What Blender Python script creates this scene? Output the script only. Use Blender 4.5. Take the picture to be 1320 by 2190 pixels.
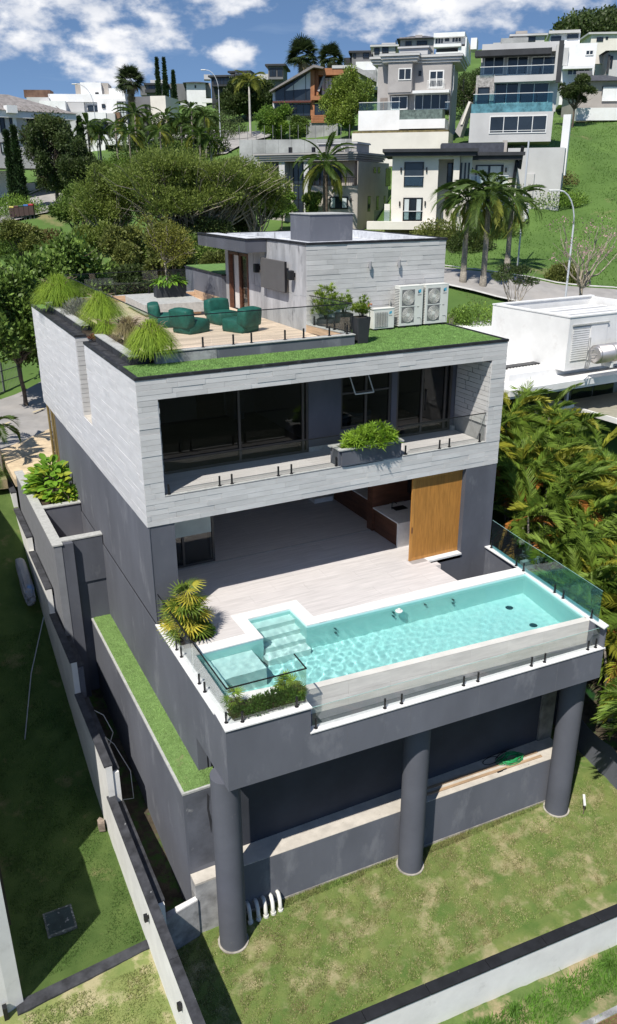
import bpy, math, random
import numpy as np
from mathutils import Vector, Matrix, Euler
for o in list(bpy.data.objects): bpy.data.objects.remove(o)
S = bpy.context.scene
COL = S.collection
rnd = random.Random(7)
NR = np.random.default_rng(11)
PI = math.pi
# ------------------------------------------------------------------ camera
CAM = Vector((-5.0682, -19.6016, 11.3697)); YAW, PIT, ROL, FPX = 0.4666, 0.3838, -0.0041, 1725.09
fw = Vector((math.sin(YAW)*math.cos(PIT), math.cos(YAW)*math.cos(PIT), -math.sin(PIT)))
r0 = Vector((math.cos(YAW), -math.sin(YAW), 0)); u0 = r0.cross(fw)
rt = math.cos(ROL)*r0 + math.sin(ROL)*u0; up = -math.sin(ROL)*r0 + math.cos(ROL)*u0
cd = bpy.data.cameras.new('camera'); co = bpy.data.objects.new('camera', cd); COL.objects.link(co)
mw = Matrix((rt, up, -fw)).transposed().to_4x4(); mw.translation = CAM; co.matrix_world = mw
cd.sensor_fit = 'VERTICAL'; cd.sensor_height = 24; cd.lens = FPX/2190*24; cd.clip_start = .1; cd.clip_end = 4000
S.camera = co
def pt(u, v, d):                                  # a point of the place seen in this direction, d metres ahead
    return CAM + (rt*((u-660)/FPX) + up*((1095-v)/FPX) + fw)*d
# ------------------------------------------------------------------ light
SUNDIR = Vector((0.56, 0.43, -1)).normalized()     # travel direction of sunlight
sl = bpy.data.lights.new('sun', 'SUN'); sl.energy = 5.0; sl.angle = math.radians(.5); sl.color = (1, .955, .88)
so = bpy.data.objects.new('sun', sl); COL.objects.link(so); so.rotation_euler = SUNDIR.to_track_quat('-Z', 'Y').to_euler(); so.location = (-20, -20, 40)
W = bpy.data.worlds.new('World'); S.world = W; W.use_nodes = True
nt = W.node_tree; N = nt.nodes; L = nt.links; N.clear()
def nd(t, **k):
    n = N.new(t)
    for a, b in k.items(): setattr(n, a, b)
    return n
def mth(op, a, b=None, c=None):
    n = N.new('ShaderNodeMath'); n.operation = op
    for i, s in enumerate((a, b, c)):
        if s is None: continue
        if isinstance(s, (int, float)): n.inputs[i].default_value = s
        else: L.new(s, n.inputs[i])
    return n.outputs[0]
sky = nd('ShaderNodeTexSky', sky_type='NISHITA', sun_disc=False)
sky.sun_elevation = math.asin(-SUNDIR.z); sky.sun_rotation = math.atan2(-SUNDIR.x, -SUNDIR.y)
sky.air_density = 1.0; sky.dust_density = .25; sky.ozone_density = 1.6; sky.altitude = 800
tc = nd('ShaderNodeTexCoord'); sx = nd('ShaderNodeSeparateXYZ'); L.new(tc.outputs['Generated'], sx.inputs[0])
cz = nd('ShaderNodeCombineXYZ'); L.new(sx.outputs[0], cz.inputs[0]); L.new(sx.outputs[1], cz.inputs[1]); L.new(mth('ADD', mth('MULTIPLY', mth('MAXIMUM', sx.outputs[2], -.04), 1.5), .17), cz.inputs[2])
nv = nd('ShaderNodeVectorMath', operation='NORMALIZE'); L.new(cz.outputs[0], nv.inputs[0]); L.new(nv.outputs[0], sky.inputs[0])
az = mth('ARCTAN2', sx.outputs[0], sx.outputs[1]); el = mth('ARCSINE', sx.outputs[2])
def azel(u, v):
    d = (rt*((u-660)/FPX) + up*((1095-v)/FPX) + fw).normalized(); return math.atan2(d.x, d.y), math.asin(d.z)
# cumulus banks standing over the hills, each an ellipse on the sky
blobs = [(60, 15, 330, 62), (230, 80, 175, 45), (75, 95, 150, 42), (245, 150, 95, 38), (462, 0, 110, 42), (500, 118, 48, 34), (687, 58, 46, 32), (960, 15, 260, 62), (790, 50, 110, 46), (1250, -60, 200, 60), (-200, 60, 180, 70), (1650, 0, 260, 70), (-520, -10, 220, 60)]
m = None
nz = nd('ShaderNodeTexNoise'); nz.inputs['Scale'].default_value = 26; nz.inputs['Detail'].default_value = 9; nz.inputs['Roughness'].default_value = .56
mp = nd('ShaderNodeMapping'); mp.inputs['Scale'].default_value = (1, 1, 1.9); L.new(tc.outputs['Generated'], mp.inputs[0]); L.new(mp.outputs[0], nz.inputs['Vector'])
for (u, v, su, sv) in blobs:
    a, e = azel(u, v); sa = su/FPX*1.02; se = sv/FPX
    q = mth('ADD', mth('POWER', mth('DIVIDE', mth('ABSOLUTE', mth('SUBTRACT', az, a)), sa), 2.0), mth('POWER', mth('DIVIDE', mth('ABSOLUTE', mth('SUBTRACT', el, e)), se), 2.0))
    q = mth('SUBTRACT', 1.05, q)
    m = q if m is None else mth('MAXIMUM', m, q)
# broken clouds for the rest of the sky, higher up
n2 = nd('ShaderNodeTexNoise'); n2.inputs['Scale'].default_value = 3.2; n2.inputs['Detail'].default_value = 6; L.new(mp.outputs[0], n2.inputs['Vector'])
hi = mth('MULTIPLY', mth('SUBTRACT', n2.outputs[0], .62), 7.0)
hi = mth('SUBTRACT', hi, mth('MULTIPLY', mth('SUBTRACT', 1.0, mth('MINIMUM', 1.0, mth('MULTIPLY', mth('MAXIMUM', el, 0.0), 4.2))), 3.0))
m = mth('MAXIMUM', m, hi)
m = mth('MAXIMUM', m, -.6)
dens = mth('ADD', mth('MULTIPLY', m, 1.0), mth('MULTIPLY', mth('SUBTRACT', nz.outputs[0], .55), 4.2))
cl = nd('ShaderNodeMapRange', interpolation_type='SMOOTHSTEP'); cl.inputs['From Min'].default_value = -.1; cl.inputs['From Max'].default_value = 1.25; L.new(dens, cl.inputs['Value'])
# thin veil streaks
n3 = nd('ShaderNodeTexNoise'); n3.inputs['Scale'].default_value = 7; n3.inputs['Detail'].default_value = 7; mp3 = nd('ShaderNodeMapping'); mp3.inputs['Scale'].default_value = (1, 1, 7); L.new(tc.outputs['Generated'], mp3.inputs[0]); L.new(mp3.outputs[0], n3.inputs['Vector'])
veil = nd('ShaderNodeMapRange'); veil.inputs['From Min'].default_value = .56; veil.inputs['From Max'].default_value = .9; veil.inputs['To Max'].default_value = .3; L.new(n3.outputs[0], veil.inputs['Value'])
n4 = nd('ShaderNodeTexNoise'); n4.inputs['Scale'].default_value = 17; n4.inputs['Detail'].default_value = 7; L.new(mp.outputs[0], n4.inputs['Vector'])
cr = nd('ShaderNodeValToRGB'); cr.color_ramp.elements[0].position = .36; cr.color_ramp.elements[0].color = (8.0, 8.5, 9.6, 1); cr.color_ramp.elements[1].position = .62; cr.color_ramp.elements[1].color = (12.4, 12.4, 12.6, 1); L.new(n4.outputs[0], cr.inputs[0])
mx0 = nd('ShaderNodeMixRGB'); L.new(veil.outputs[0], mx0.inputs[0]); hsv = nd('ShaderNodeHueSaturation'); hsv.inputs['Saturation'].default_value = 1.08; hsv.inputs['Value'].default_value = 1.6; L.new(sky.outputs[0], hsv.inputs['Color']); L.new(hsv.outputs[0], mx0.inputs[1]); mx0.inputs[2].default_value = (8, 9.5, 11.5, 1)
mx = nd('ShaderNodeMixRGB'); L.new(cl.outputs[0], mx.inputs[0]); L.new(mx0.outputs[0], mx.inputs[1]); L.new(cr.outputs[0], mx.inputs[2])
bg = nd('ShaderNodeBackground'); bg.inputs['Strength'].default_value = .072; L.new(mx.outputs[0], bg.inputs[0])
wo = nd('ShaderNodeOutputWorld'); L.new(bg.outputs[0], wo.inputs[0])
S.view_settings.view_transform = 'Standard'; S.view_settings.look = 'None'; S.view_settings.gamma = 1; S.view_settings.use_curve_mapping = False
S.view_settings.exposure = 0.22
S.render.engine = 'CYCLES'
S.cycles.transparent_max_bounces = 16; S.cycles.max_bounces = 8; S.cycles.diffuse_bounces = 3
# ------------------------------------------------------------------ materials
MATS = {}
def mat(name, col, rough=.8, var=.12, scale=3., bump=.0, bscale=40., metal=0., objr=0., stretch=None, col2=None, spec=.4, detail=5, obj=True, isl=0., trans=0., wear=None):
    if name in MATS: return MATS[name]
    m = bpy.data.materials.new(name); m.use_nodes = True; t = m.node_tree; n = t.nodes; l = t.links
    b = n['Principled BSDF']; b.inputs['Roughness'].default_value = rough; b.inputs['Metallic'].default_value = metal; b.inputs['Specular IOR Level'].default_value = spec
    tcn = n.new('ShaderNodeNewGeometry'); src = tcn.outputs['Position']
    if stretch:
        mpn = n.new('ShaderNodeMapping'); mpn.inputs['Scale'].default_value = stretch; l.new(src, mpn.inputs[0]); src2 = mpn.outputs[0]
    else: src2 = src
    no = n.new('ShaderNodeTexNoise'); no.inputs['Scale'].default_value = scale; no.inputs['Detail'].default_value = detail; no.inputs['Roughness'].default_value = .6 if detail < 10 else .72; l.new(src2, no.inputs['Vector'])
    r = n.new('ShaderNodeValToRGB'); c = Vector(col[:3]); c2 = Vector((col2 or [x*(1-var*1.6) for x in col])[:3])
    c1 = c*(1+(var if not col2 else 0)); r.color_ramp.elements[0].position = .33; r.color_ramp.elements[1].position = .67
    r.color_ramp.elements[0].color = (*c2, 1); r.color_ramp.elements[1].color = (*c1, 1); l.new(no.outputs[0], r.inputs[0]); out = r.outputs[0]
    if objr or isl:
        h = n.new('ShaderNodeHueSaturation'); mr = n.new('ShaderNodeMapRange')
        if objr:
            oi = n.new('ShaderNodeObjectInfo'); l.new(oi.outputs['Random'], mr.inputs['Value']); k = objr
        else:
            l.new(tcn.outputs['Random Per Island'], mr.inputs['Value']); k = isl
        mr.inputs['To Min'].default_value = 1-k; mr.inputs['To Max'].default_value = 1+k
        l.new(mr.outputs[0], h.inputs['Value']); l.new(out, h.inputs['Color']); out = h.outputs[0]
    if wear:                                     # patches of another colour (stains, bare spots)
        wc, ws, wt, ww = wear; w = n.new('ShaderNodeTexNoise'); w.inputs['Scale'].default_value = ws; w.inputs['Detail'].default_value = 8; w.inputs['Roughness'].default_value = .65; l.new(src2, w.inputs['Vector'])
        mr2 = n.new('ShaderNodeMapRange'); mr2.inputs['From Min'].default_value = wt; mr2.inputs['From Max'].default_value = wt+ww; l.new(w.outputs[0], mr2.inputs['Value'])
        mi = n.new('ShaderNodeMixRGB'); l.new(mr2.outputs[0], mi.inputs[0]); l.new(out, mi.inputs[1]); mi.inputs[2].default_value = (*wc, 1); out = mi.outputs[0]
    l.new(out, b.inputs['Base Color'])
    if bump:
        bn = n.new('ShaderNodeTexNoise'); bn.inputs['Scale'].default_value = bscale; bn.inputs['Detail'].default_value = 4; l.new(src2, bn.inputs['Vector'])
        bb = n.new('ShaderNodeBump'); bb.inputs['Strength'].default_value = min(1, bump); bb.inputs['Distance'].default_value = .02; l.new(bn.outputs[0], bb.inputs['Height']); l.new(bb.outputs[0], b.inputs['Normal'])
    if trans:
        tr = n.new('ShaderNodeBsdfTranslucent'); hs = n.new('ShaderNodeHueSaturation'); hs.inputs['Value'].default_value = 1.25; l.new(out, hs.inputs['Color']); l.new(hs.outputs[0], tr.inputs[0])
        ms = n.new('ShaderNodeMixShader'); ms.inputs[0].default_value = trans; l.new(b.outputs[0], ms.inputs[1]); l.new(tr.outputs[0], ms.inputs[2]); l.new(ms.outputs[0], n['Material Output'].inputs[0])
    MATS[name] = m; return m
def glass(name, tint=(.9, .95, .94), refl=1.0, rough=0.0, ior=1.5, bump=0., bs=3.):
    if name in MATS: return MATS[name]
    m = bpy.data.materials.new(name); m.use_nodes = True; t = m.node_tree; n = t.nodes; l = t.links; n.remove(n['Principled BSDF'])
    tr = n.new('ShaderNodeBsdfTransparent'); tr.inputs[0].default_value = (*tint, 1)
    g = n.new('ShaderNodeBsdfGlossy'); g.inputs['Roughness'].default_value = rough; g.inputs[0].default_value = (refl, refl, refl, 1)
    f = n.new('ShaderNodeFresnel'); gb = n.new('ShaderNodeNewGeometry'); mi = n.new('ShaderNodeMix'); mi.data_type = 'FLOAT'; mi.inputs[2].default_value = ior; mi.inputs[3].default_value = 1/ior
    l.new(gb.outputs['Backfacing'], mi.inputs[0]); l.new(mi.outputs[0], f.inputs[0])
    ms = n.new('ShaderNodeMixShader'); l.new(f.outputs[0], ms.inputs[0]); l.new(tr.outputs[0], ms.inputs[1]); l.new(g.outputs[0], ms.inputs[2]); l.new(ms.outputs[0], n['Material Output'].inputs[0])
    if bump:
        no = n.new('ShaderNodeTexNoise'); no.inputs['Scale'].default_value = bs; no.inputs['Detail'].default_value = 3
        ge = n.new('ShaderNodeNewGeometry'); l.new(ge.outputs['Position'], no.inputs['Vector'])
        bb = n.new('ShaderNodeBump'); bb.inputs['Strength'].default_value = bump; bb.inputs['Distance'].default_value = .05; l.new(no.outputs[0], bb.inputs['Height']); l.new(bb.outputs[0], g.inputs['Normal']); l.new(bb.outputs[0], f.inputs['Normal'])
    MATS[name] = m; return m
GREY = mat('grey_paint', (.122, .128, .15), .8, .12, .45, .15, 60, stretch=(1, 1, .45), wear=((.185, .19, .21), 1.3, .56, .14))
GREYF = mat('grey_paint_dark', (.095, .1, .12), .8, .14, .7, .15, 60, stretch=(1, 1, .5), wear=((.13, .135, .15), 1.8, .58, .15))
BARE = mat('bare_render', (.34, .34, .34), .9, .25, 2.2, .3, 30, wear=((.18, .18, .18), 2.0, .52, .12))
LEDGE = mat('pale_screed', (.52, .48, .42), .9, .1, 3, .3, 30, wear=((.1, .09, .08), 9, .66, .02))
SLAB = mat('stone_slab', (.545, .535, .52), .75, .06, 1.5, .15, 25, objr=.09, stretch=(1, 1, 5), wear=((.45, .445, .435), 1.3, .56, .3))
SLABL = mat('stone_slab_side', (.61, .60, .595), .75, .05, 1.4, .08, 25, isl=.04, stretch=(1, 1, 4), wear=((.55, .55, .56), 1.3, .55, .3))
BACKING = mat('mortar', (.34, .335, .33), .9, .1)
BLACK = mat('black_metal', (.012, .012, .014), .4, .1)
FLASH = mat('black_flashing', (.02, .02, .023), .65, .3, 4, wear=((.07, .07, .075), 3, .58, .1))
MEMB = mat('gutter_membrane', (.035, .036, .04), .8, .3, 5, .2, 30, wear=((.1, .1, .1), 4, .6, .1))
WHITE = mat('white_marble', (.74, .73, .71), .45, .06, 4, wear=((.6, .59, .57), 5, .6, .1))
TILE = mat('travertine_tile', (.58, .545, .53), .5, .08, 1.6, .05, 30, objr=.03, stretch=(.6, 7, 1))
TRAV = mat('travertine_panel', (.62, .6, .55), .5, .08, 1.8, .05, 30, objr=.04, stretch=(.7, .7, 5))
FLASHW = mat('white_membrane', (.6, .61, .63), .7, .15, 3, wear=((.4, .41, .43), 4, .55, .15))
PLANK = mat('wood_look_plank', (.66, .53, .41), .55, .14, 2.0, .05, 30, objr=.17, stretch=(1.2, 12, 1), col2=(.58, .45, .34))
WOODW = mat('wood_look_skirting', (.5, .35, .23), .6, .15, 2, objr=.1, stretch=(1, 1, 10))
CONC = mat('board_concrete', (.40, .40, .41), .85, .2, 1.6, .3, 20, objr=.06, stretch=(1, 1.0, .35), wear=((.2, .2, .21), 2.2, .58, .1))
TURF = mat('artificial_turf', (.15, .27, .07), .95, .2, 6, .9, 160, col2=(.105, .2, .045), wear=((.13, .16, .07), 1.2, .64, .1))
TURFB = mat('turf_blade', (.18, .32, .085), .8, .2, 3, isl=.4)
DOORW = mat('slatted_oak', (.43, .2, .045), .5, .15, 2, .1, 30, stretch=(12, 12, 1))
DARKW = mat('walnut_panel', (.12, .05, .028), .5, .2, 1.5, stretch=(1, 1, 6))
ALU = mat('bronze_aluminium', (.07, .062, .055), .4, .08, 2)
PLASTIC = mat('white_steel', (.66, .66, .62), .45, .05, 3)
GRILLE = mat('grey_grille', (.16, .16, .16), .5, .1)
DGREEN = mat('green_canvas', (.008, .085, .062), .62, .2, 5, .35, 9)
ROOMW = mat('room_wall', (.62, .61, .6), .9, .04)
ROOMF = mat('room_floor', (.3, .24, .19), .6, .1, 2)
LIGHTSTONE = mat('pale_granite', (.42, .42, .4), .7, .12, 8, wear=((.3, .3, .28), 4, .58, .1))
RAIL = glass('balustrade_glass', (.945, .96, .955))
POOLG = glass('blue_glass', (.55, .74, .74))
WIN = glass('window_glass', (.62, .62, .6), ior=1.55)
WIND = glass('tinted_window_glass', (.5, .5, .49), ior=1.42)
# ------------------------------------------------------------------ object helpers
ABS = {}
def link(o, parent=None):
    COL.objects.link(o)
    if parent is not None: o.parent = parent
    return o
def absloc(o): return ABS.get(o.name, Vector((0, 0, 0)))
def thing(name, label, cat, loc=(0, 0, 0), rot=0., group=None):
    o = bpy.data.objects.new(name, None); o.empty_display_size = .2; COL.objects.link(o); o.location = loc; o.rotation_euler = (0, 0, rot)
    o['label'] = label; o['category'] = cat
    if group: o['group'] = group
    ABS[o.name] = Vector(loc); return o
def tag(o, label, cat, group=None):
    o['label'] = label; o['category'] = cat
    if group: o['group'] = group
    return o
def struct(o): o['kind'] = 'structure'; return o
def stuff(o): o['kind'] = 'stuff'; return o
class B:
    def __init__(s): s.v = []; s.f = []
    def box(s, x0, x1, y0, y1, z0, z1):
        i = len(s.v); s.v += [(x0, y0, z0), (x1, y0, z0), (x1, y1, z0), (x0, y1, z0), (x0, y0, z1), (x1, y0, z1), (x1, y1, z1), (x0, y1, z1)]
        s.f += [tuple(i+k for k in q) for q in ((0, 3, 2, 1), (4, 5, 6, 7), (0, 1, 5, 4), (1, 2, 6, 5), (2, 3, 7, 6), (3, 0, 4, 7))]; return s
    def obox(s, c, half, ax, ay, az=Vector((0, 0, 1))):     # oriented box
        c = Vector(c); i = len(s.v)
        for (a, b, d) in ((-1, -1, -1), (1, -1, -1), (1, 1, -1), (-1, 1, -1), (-1, -1, 1), (1, -1, 1), (1, 1, 1), (-1, 1, 1)):
            s.v.append(tuple(c + Vector(ax)*a*half[0] + Vector(ay)*b*half[1] + Vector(az)*d*half[2]))
        s.f += [tuple(i+k for k in q) for q in ((0, 3, 2, 1), (4, 5, 6, 7), (0, 1, 5, 4), (1, 2, 6, 5), (2, 3, 7, 6), (3, 0, 4, 7))]; return s
    def prism(s, poly, z0, z1):            # poly counter-clockwise seen from above
        if sum(poly[k-1][0]*poly[k][1]-poly[k][0]*poly[k-1][1] for k in range(len(poly))) < 0: poly = poly[::-1]
        n = len(poly); i = len(s.v); s.v += [(p[0], p[1], z0) for p in poly]+[(p[0], p[1], z1) for p in poly]
        s.f += [tuple(range(i+n-1, i-1, -1)), tuple(range(i+n, i+2*n))]+[(i+k, i+(k+1) % n, i+n+(k+1) % n, i+n+k) for k in range(n)]; return s
    def prismx(s, poly, x0, x1):           # poly in (y,z)
        if sum(poly[k-1][0]*poly[k][1]-poly[k][0]*poly[k-1][1] for k in range(len(poly))) < 0: poly = poly[::-1]
        n = len(poly); i = len(s.v); s.v += [(x0, p[0], p[1]) for p in poly]+[(x1, p[0], p[1]) for p in poly]
        s.f += [tuple(range(i+n-1, i-1, -1)), tuple(range(i+n, i+2*n))]+[(i+k, i+(k+1) % n, i+n+(k+1) % n, i+n+k) for k in range(n)]; return s
    def prismy(s, poly, y0, y1):           # poly in (x,z)
        if sum(poly[k-1][0]*poly[k][1]-poly[k][0]*poly[k-1][1] for k in range(len(poly))) < 0: poly = poly[::-1]
        n = len(poly); i = len(s.v); s.v += [(p[0], y0, p[1]) for p in poly]+[(p[0], y1, p[1]) for p in poly]
        s.f += [tuple(range(i, i+n)), tuple(range(i+2*n-1, i+n-1, -1))]+[(i+k, i+n+k, i+n+(k+1) % n, i+(k+1) % n) for k in range(n)]; return s
    def quad(s, *p):
        i = len(s.v); s.v += [tuple(q) for q in p]; s.f.append(tuple(range(i, i+len(p)))); return s
    def tube(s, pts, r, n=8, cap=True, r2=None):
        pts = [Vector(p) for p in pts]; base = len(s.v); m = len(pts)
        for k, p in enumerate(pts):
            d = (pts[min(k+1, m-1)]-pts[max(k-1, 0)]).normalized(); a = d.cross(Vector((0, 0, 1)))
            if a.length < .05: a = d.cross(Vector((0, 1, 0)))
            a.normalize(); b = a.cross(d); rr = r if r2 is None else r+(r2-r)*k/(m-1)
            for j in range(n): t = 2*PI*j/n; s.v.append(tuple(p+(a*math.cos(t)+b*math.sin(t))*rr))
        for k in range(m-1):
            for j in range(n): s.f.append((base+k*n+j, base+k*n+(j+1) % n, base+(k+1)*n+(j+1) % n, base+(k+1)*n+j))
        if cap: s.f += [tuple(base+j for j in range(n-1, -1, -1)), tuple(base+(m-1)*n+j for j in range(n))]
        return s
    def lathe(s, c, prof, n=16):
        base = len(s.v); c = Vector(c)
        for (r, z) in prof:
            for j in range(n): t = 2*PI*j/n; s.v.append((c.x+r*math.cos(t), c.y+r*math.sin(t), c.z+z))
        for k in range(len(prof)-1):
            for j in range(n): s.f.append((base+k*n+j, base+k*n+(j+1) % n, base+(k+1)*n+(j+1) % n, base+(k+1)*n+j))
        s.f += [tuple(base+j for j in range(n-1, -1, -1)), tuple(base+(len(prof)-1)*n+j for j in range(n))]; return s
    def mesh(s, name, m=None, smooth=False):
        me = bpy.data.meshes.new(name); me.from_pydata(s.v, [], s.f)
        if m: me.materials.append(m)
        if smooth:
            for p in me.polygons: p.use_smooth = True
        me.update(); return me
    def obj(s, name, m, parent=None, smooth=False, local=False, bevel=0):
        if parent is not None and not local:
            a = absloc(parent); s.v = [(x-a.x, y-a.y, z-a.z) for x, y, z in s.v]
        o = bpy.data.objects.new(name, s.mesh(name, m, smooth)); link(o, parent)
        if parent is not None: ABS[o.name] = absloc(parent)
        else: ABS[o.name] = Vector((0, 0, 0))
        if bevel:
            md = o.modifiers.new('bevel', 'BEVEL'); md.width = bevel; md.segments = 2; md.limit_method = 'ANGLE'
        return o
UNIT = {}
def piece(name, m, parent, x0, x1, y0, y1, z0, z1):       # one slab / tile / plank, unit cube mesh shared
    k = (name, m.name)
    if k not in UNIT: UNIT[k] = B().box(0, 1, 0, 1, 0, 1).mesh(name, m)
    o = bpy.data.objects.new(name, UNIT[k]); link(o, parent); a = absloc(parent) if parent is not None else Vector((0, 0, 0))
    o.location = (x0-a.x, y0-a.y, z0-a.z); o.scale = (x1-x0, y1-y0, z1-z0); return o
def mesh_np(name, verts, faces, m, smooth=False):
    me = bpy.data.meshes.new(name); nv = len(verts); nf, k = faces.shape
    me.vertices.add(nv); me.vertices.foreach_set('co', verts.astype(np.float32).ravel())
    me.loops.add(nf*k); me.loops.foreach_set('vertex_index', faces.astype(np.int32).ravel())
    me.polygons.add(nf); me.polygons.foreach_set('loop_start', np.arange(0, nf*k, k, dtype=np.int32)); me.polygons.foreach_set('loop_total', np.full(nf, k, dtype=np.int32))
    if smooth: me.polygons.foreach_set('use_smooth', np.ones(nf, dtype=bool))
    me.update(calc_edges=True)
    if m: me.materials.append(m)
    return me
def obj_np(name, verts, faces, m, parent=None, smooth=False):
    if parent is not None: verts = verts-np.array(absloc(parent))
    o = bpy.data.objects.new(name, mesh_np(name, verts, faces, m, smooth)); link(o, parent)
    ABS[o.name] = absloc(parent) if parent is not None else Vector((0, 0, 0)); return o
def inst(name, me, parent, loc, rot=(0, 0, 0), sc=1.):
    o = bpy.data.objects.new(name, me); link(o, parent); o.location = loc; o.rotation_euler = rot
    o.scale = (sc, sc, sc) if isinstance(sc, (int, float)) else sc; return o
def dup(root, loc, rot=0., label=None, sc=None):
    r = root.copy(); COL.objects.link(r); r.location = loc; r.rotation_euler = (0, 0, rot)
    if label: r['label'] = label
    if sc: r.scale = (sc, sc, sc)
    for ch in list(root.children):
        c = ch.copy(); COL.objects.link(c); c.parent = r
        for g in list(ch.children):
            d = g.copy(); COL.objects.link(d); d.parent = c
    return r
# ================================================================== ground
LZ = -7.2
XR = lambda y: 11.73+.055*y                       # right face of the house follows the plot line
# ================================================================== THE HOUSE
H = thing('modern_house', 'grey house with stone-clad upper storey, roof terrace and cantilevered pool deck, standing in the foreground', 'house', (5.9, 4, LZ))
def courses(z0, z1, h=.15):
    n = max(1, round((z1-z0)/h)); return [(z0+(z1-z0)*k/n, z0+(z1-z0)*(k+1)/n) for k in range(n)]
def runs(a, b, seed, lo=.55, hi=1.35):
    r = random.Random(seed); out = []; x = a-r.random()*.8
    while x < b:
        w = r.uniform(lo, hi); x2 = x+w
        if b-x2 < .18: x2 = b
        s, e = max(a, x), min(b, x2)
        if e-s > .02: out.append((s, e))
        x = x2
    return out
G = .0055
def clad_y(parent, x0, x1, z0, z1, y, seed, depth=.028, h=.15, name='cladding_slab', xr=None, lo=.55, hi=1.35):
    for k, (a, b) in enumerate(courses(z0, z1, h)):
        for (s, e) in runs(x0, x1 if xr is None else xr(a), seed*97+k, lo, hi):
            piece(name, SLAB, parent, s+G*.4, e-G*.4, y-rnd.choice((0, .004, .008, .012)), y+depth, a+G*.5, b-G*.5)
def clad_x(bb, y0, y1, z0, z1, x, seed, sgn=-1, depth=.028, h=.15):
    for k, (a, b) in enumerate(courses(z0, z1, h)):
        for (s, e) in runs(y0, y1, seed*97+k):
            p = rnd.choice((0, .003, .006, .009))
            if sgn < 0: bb.box(x-p, x+depth, s+G*.4, e-G*.4, a+G*.5, b-G*.5)
            else: bb.box(x-depth, x+p, s+G*.4, e-G*.4, a+G*.5, b-G*.5)
ZB, ZT, YB, F2 = 2.946, 6.946, 15.4, 3.72
# upper volume: solid core behind the slabs
U = B()
e = .02
U.box(e, .54-e, e, 5.77-e, ZB, ZT-.05)                                   # left jamb / wing wall
U.box(.54-e, .56, 1.72, 5.77-e, ZB, ZT-.05)
U.box(e, .62-e, 5.77-e, 7.06+e, ZB, 4.3)
U.box(.62, .7, 5.5, 7.3, 4.2, ZT-.05)                                     # back of the slot
U.box(e, .62-e, 7.06+e, YB, ZB, ZT-.05)
U.box(.54-e, 11.17+e, e, 1.7, ZB, F2-.02)                                 # lower band + balcony slab
U.box(.54-e, 11.17+e, e, 1.7, 6.37+.02, ZT-.05)                           # upper band + soffit
U.prism([(11.17+e, e), (XR(0)-e, e), (XR(15)-e, 15), (11.17+e, 15)], ZB, ZT-.05)
U.box(.56, 11.2, 1.95, 15.38, ZT-.35, ZT-.05)                             # roof slab
U.box(.56, 11.2, 1.7, 15.38, ZB, F2-.05)
U.box(.62, 11.2, 15.2, 15.38, F2-.05, ZT-.35)
uv = U.obj('upper_storey', BACKING, H)
clad_y(uv, 0, 11.73, 6.37, ZT-.04, 0, 1)
clad_y(uv, 0, 11.73, ZB, 5.69-1.97, 0, 2)
clad_y(uv, 0, .54, F2, 6.37, 0, 3, lo=.5, hi=.9)
clad_y(uv, 11.17, 11.73, F2, 6.37, 0, 4, lo=.5, hi=.9)
sb = B()
clad_x(sb, 0, 5.77, ZB, ZT-.04, 0, 5); clad_x(sb, 7.06, YB, 4.3, ZT-.04, 0, 6); clad_x(sb, 5.77, YB, ZB, 4.3, 0, 7)
stuff(sb.obj('side_cladding', SLABL, H))
cy = B()
for k, (a, b) in enumerate(courses(4.3, ZT-.04)):
    cy.box(.028, .62, 7.06-.006*(k % 2), 7.085, a+G, b-G)                # end of the rear wing, seen in the slot
    for (s, t) in runs(1.7*0, 1.68, 300+k, .5, 1.2):
        if F2 < b <= 6.4: cy.box(11.142-.006*(k % 2), 11.172, s+.03, t-G, a+G, b-G)  # inner face of the right jamb
        if F2 < b <= 6.4: cy.box(.538, .568+.006*(k % 2), s+.03, t-G, a+G, b-G)
stuff(cy.obj('reveal_cladding', SLAB, H))
B().box(.02, .63, 5.78, 7.05, 4.3, 4.335).obj('slot_sill', LEDGE, H)
# right side wall (faces the neighbour)
B().prism([(XR(0)-.019, .001), (XR(0), .001), (XR(15), 15), (XR(15)-.019, 15)], ZB, ZT-.04).obj('right_side_wall', SLABL, H)
# black edge flashing round the roof
fl = B(); fl.box(-.02, .1, -.02, 5.78, ZT-.045, ZT+.03); fl.box(-.02, .1, 7.04, YB, ZT-.045, ZT+.03)
fl.box(.1, XR(0)+.02, -.02, .07, ZT-.045, ZT+.035); fl.box(.1, .62, 5.7, 5.78, ZT-.045, ZT+.028); fl.box(.1, .62, 7.04, 7.1, ZT-.045, ZT+.028)
fl.prism([(XR(0)-.05, .07), (XR(0)+.02, .07), (XR(4.2)+.02, 4.2), (XR(4.2)-.05, 4.2)], ZT-.045, ZT+.03)
fl.obj('roof_edge_flashing', FLASH, H)
ms = B(); ms.box(.1, .36, 1.75, 5.7, ZT-.05, ZT-.01); ms.box(.1, .36, 7.1, 14.1, ZT-.05, ZT-.01); ms.box(.36, 1.1, 1.75, 15.3, ZT-.05, ZT-.02); ms.obj('gutter_membrane', MEMB, H)
for k in range(12):
    y = 2.1+k*1.02
    if 5.6 < y < 7.2: continue
    piece('membrane_lap', FLASH, H, .1, .36, y, y+.07, ZT-.01, ZT-.004)
# turf on the roof
tf = B(); tf.prism([(.1, .07), (XR(0)-.05, .07), (XR(3.95)+.14, 3.93), (7.05, 3.93), (7.05, 1.58), (.34, 1.72), (.1, 1.72)], ZT-.05, ZT-.004)
tf.obj('artificial_turf', TURF, H); B().box(.1, .45, 14.15, 15.35, ZT-.05, ZT).obj('artificial_turf', TURF, H)
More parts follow.
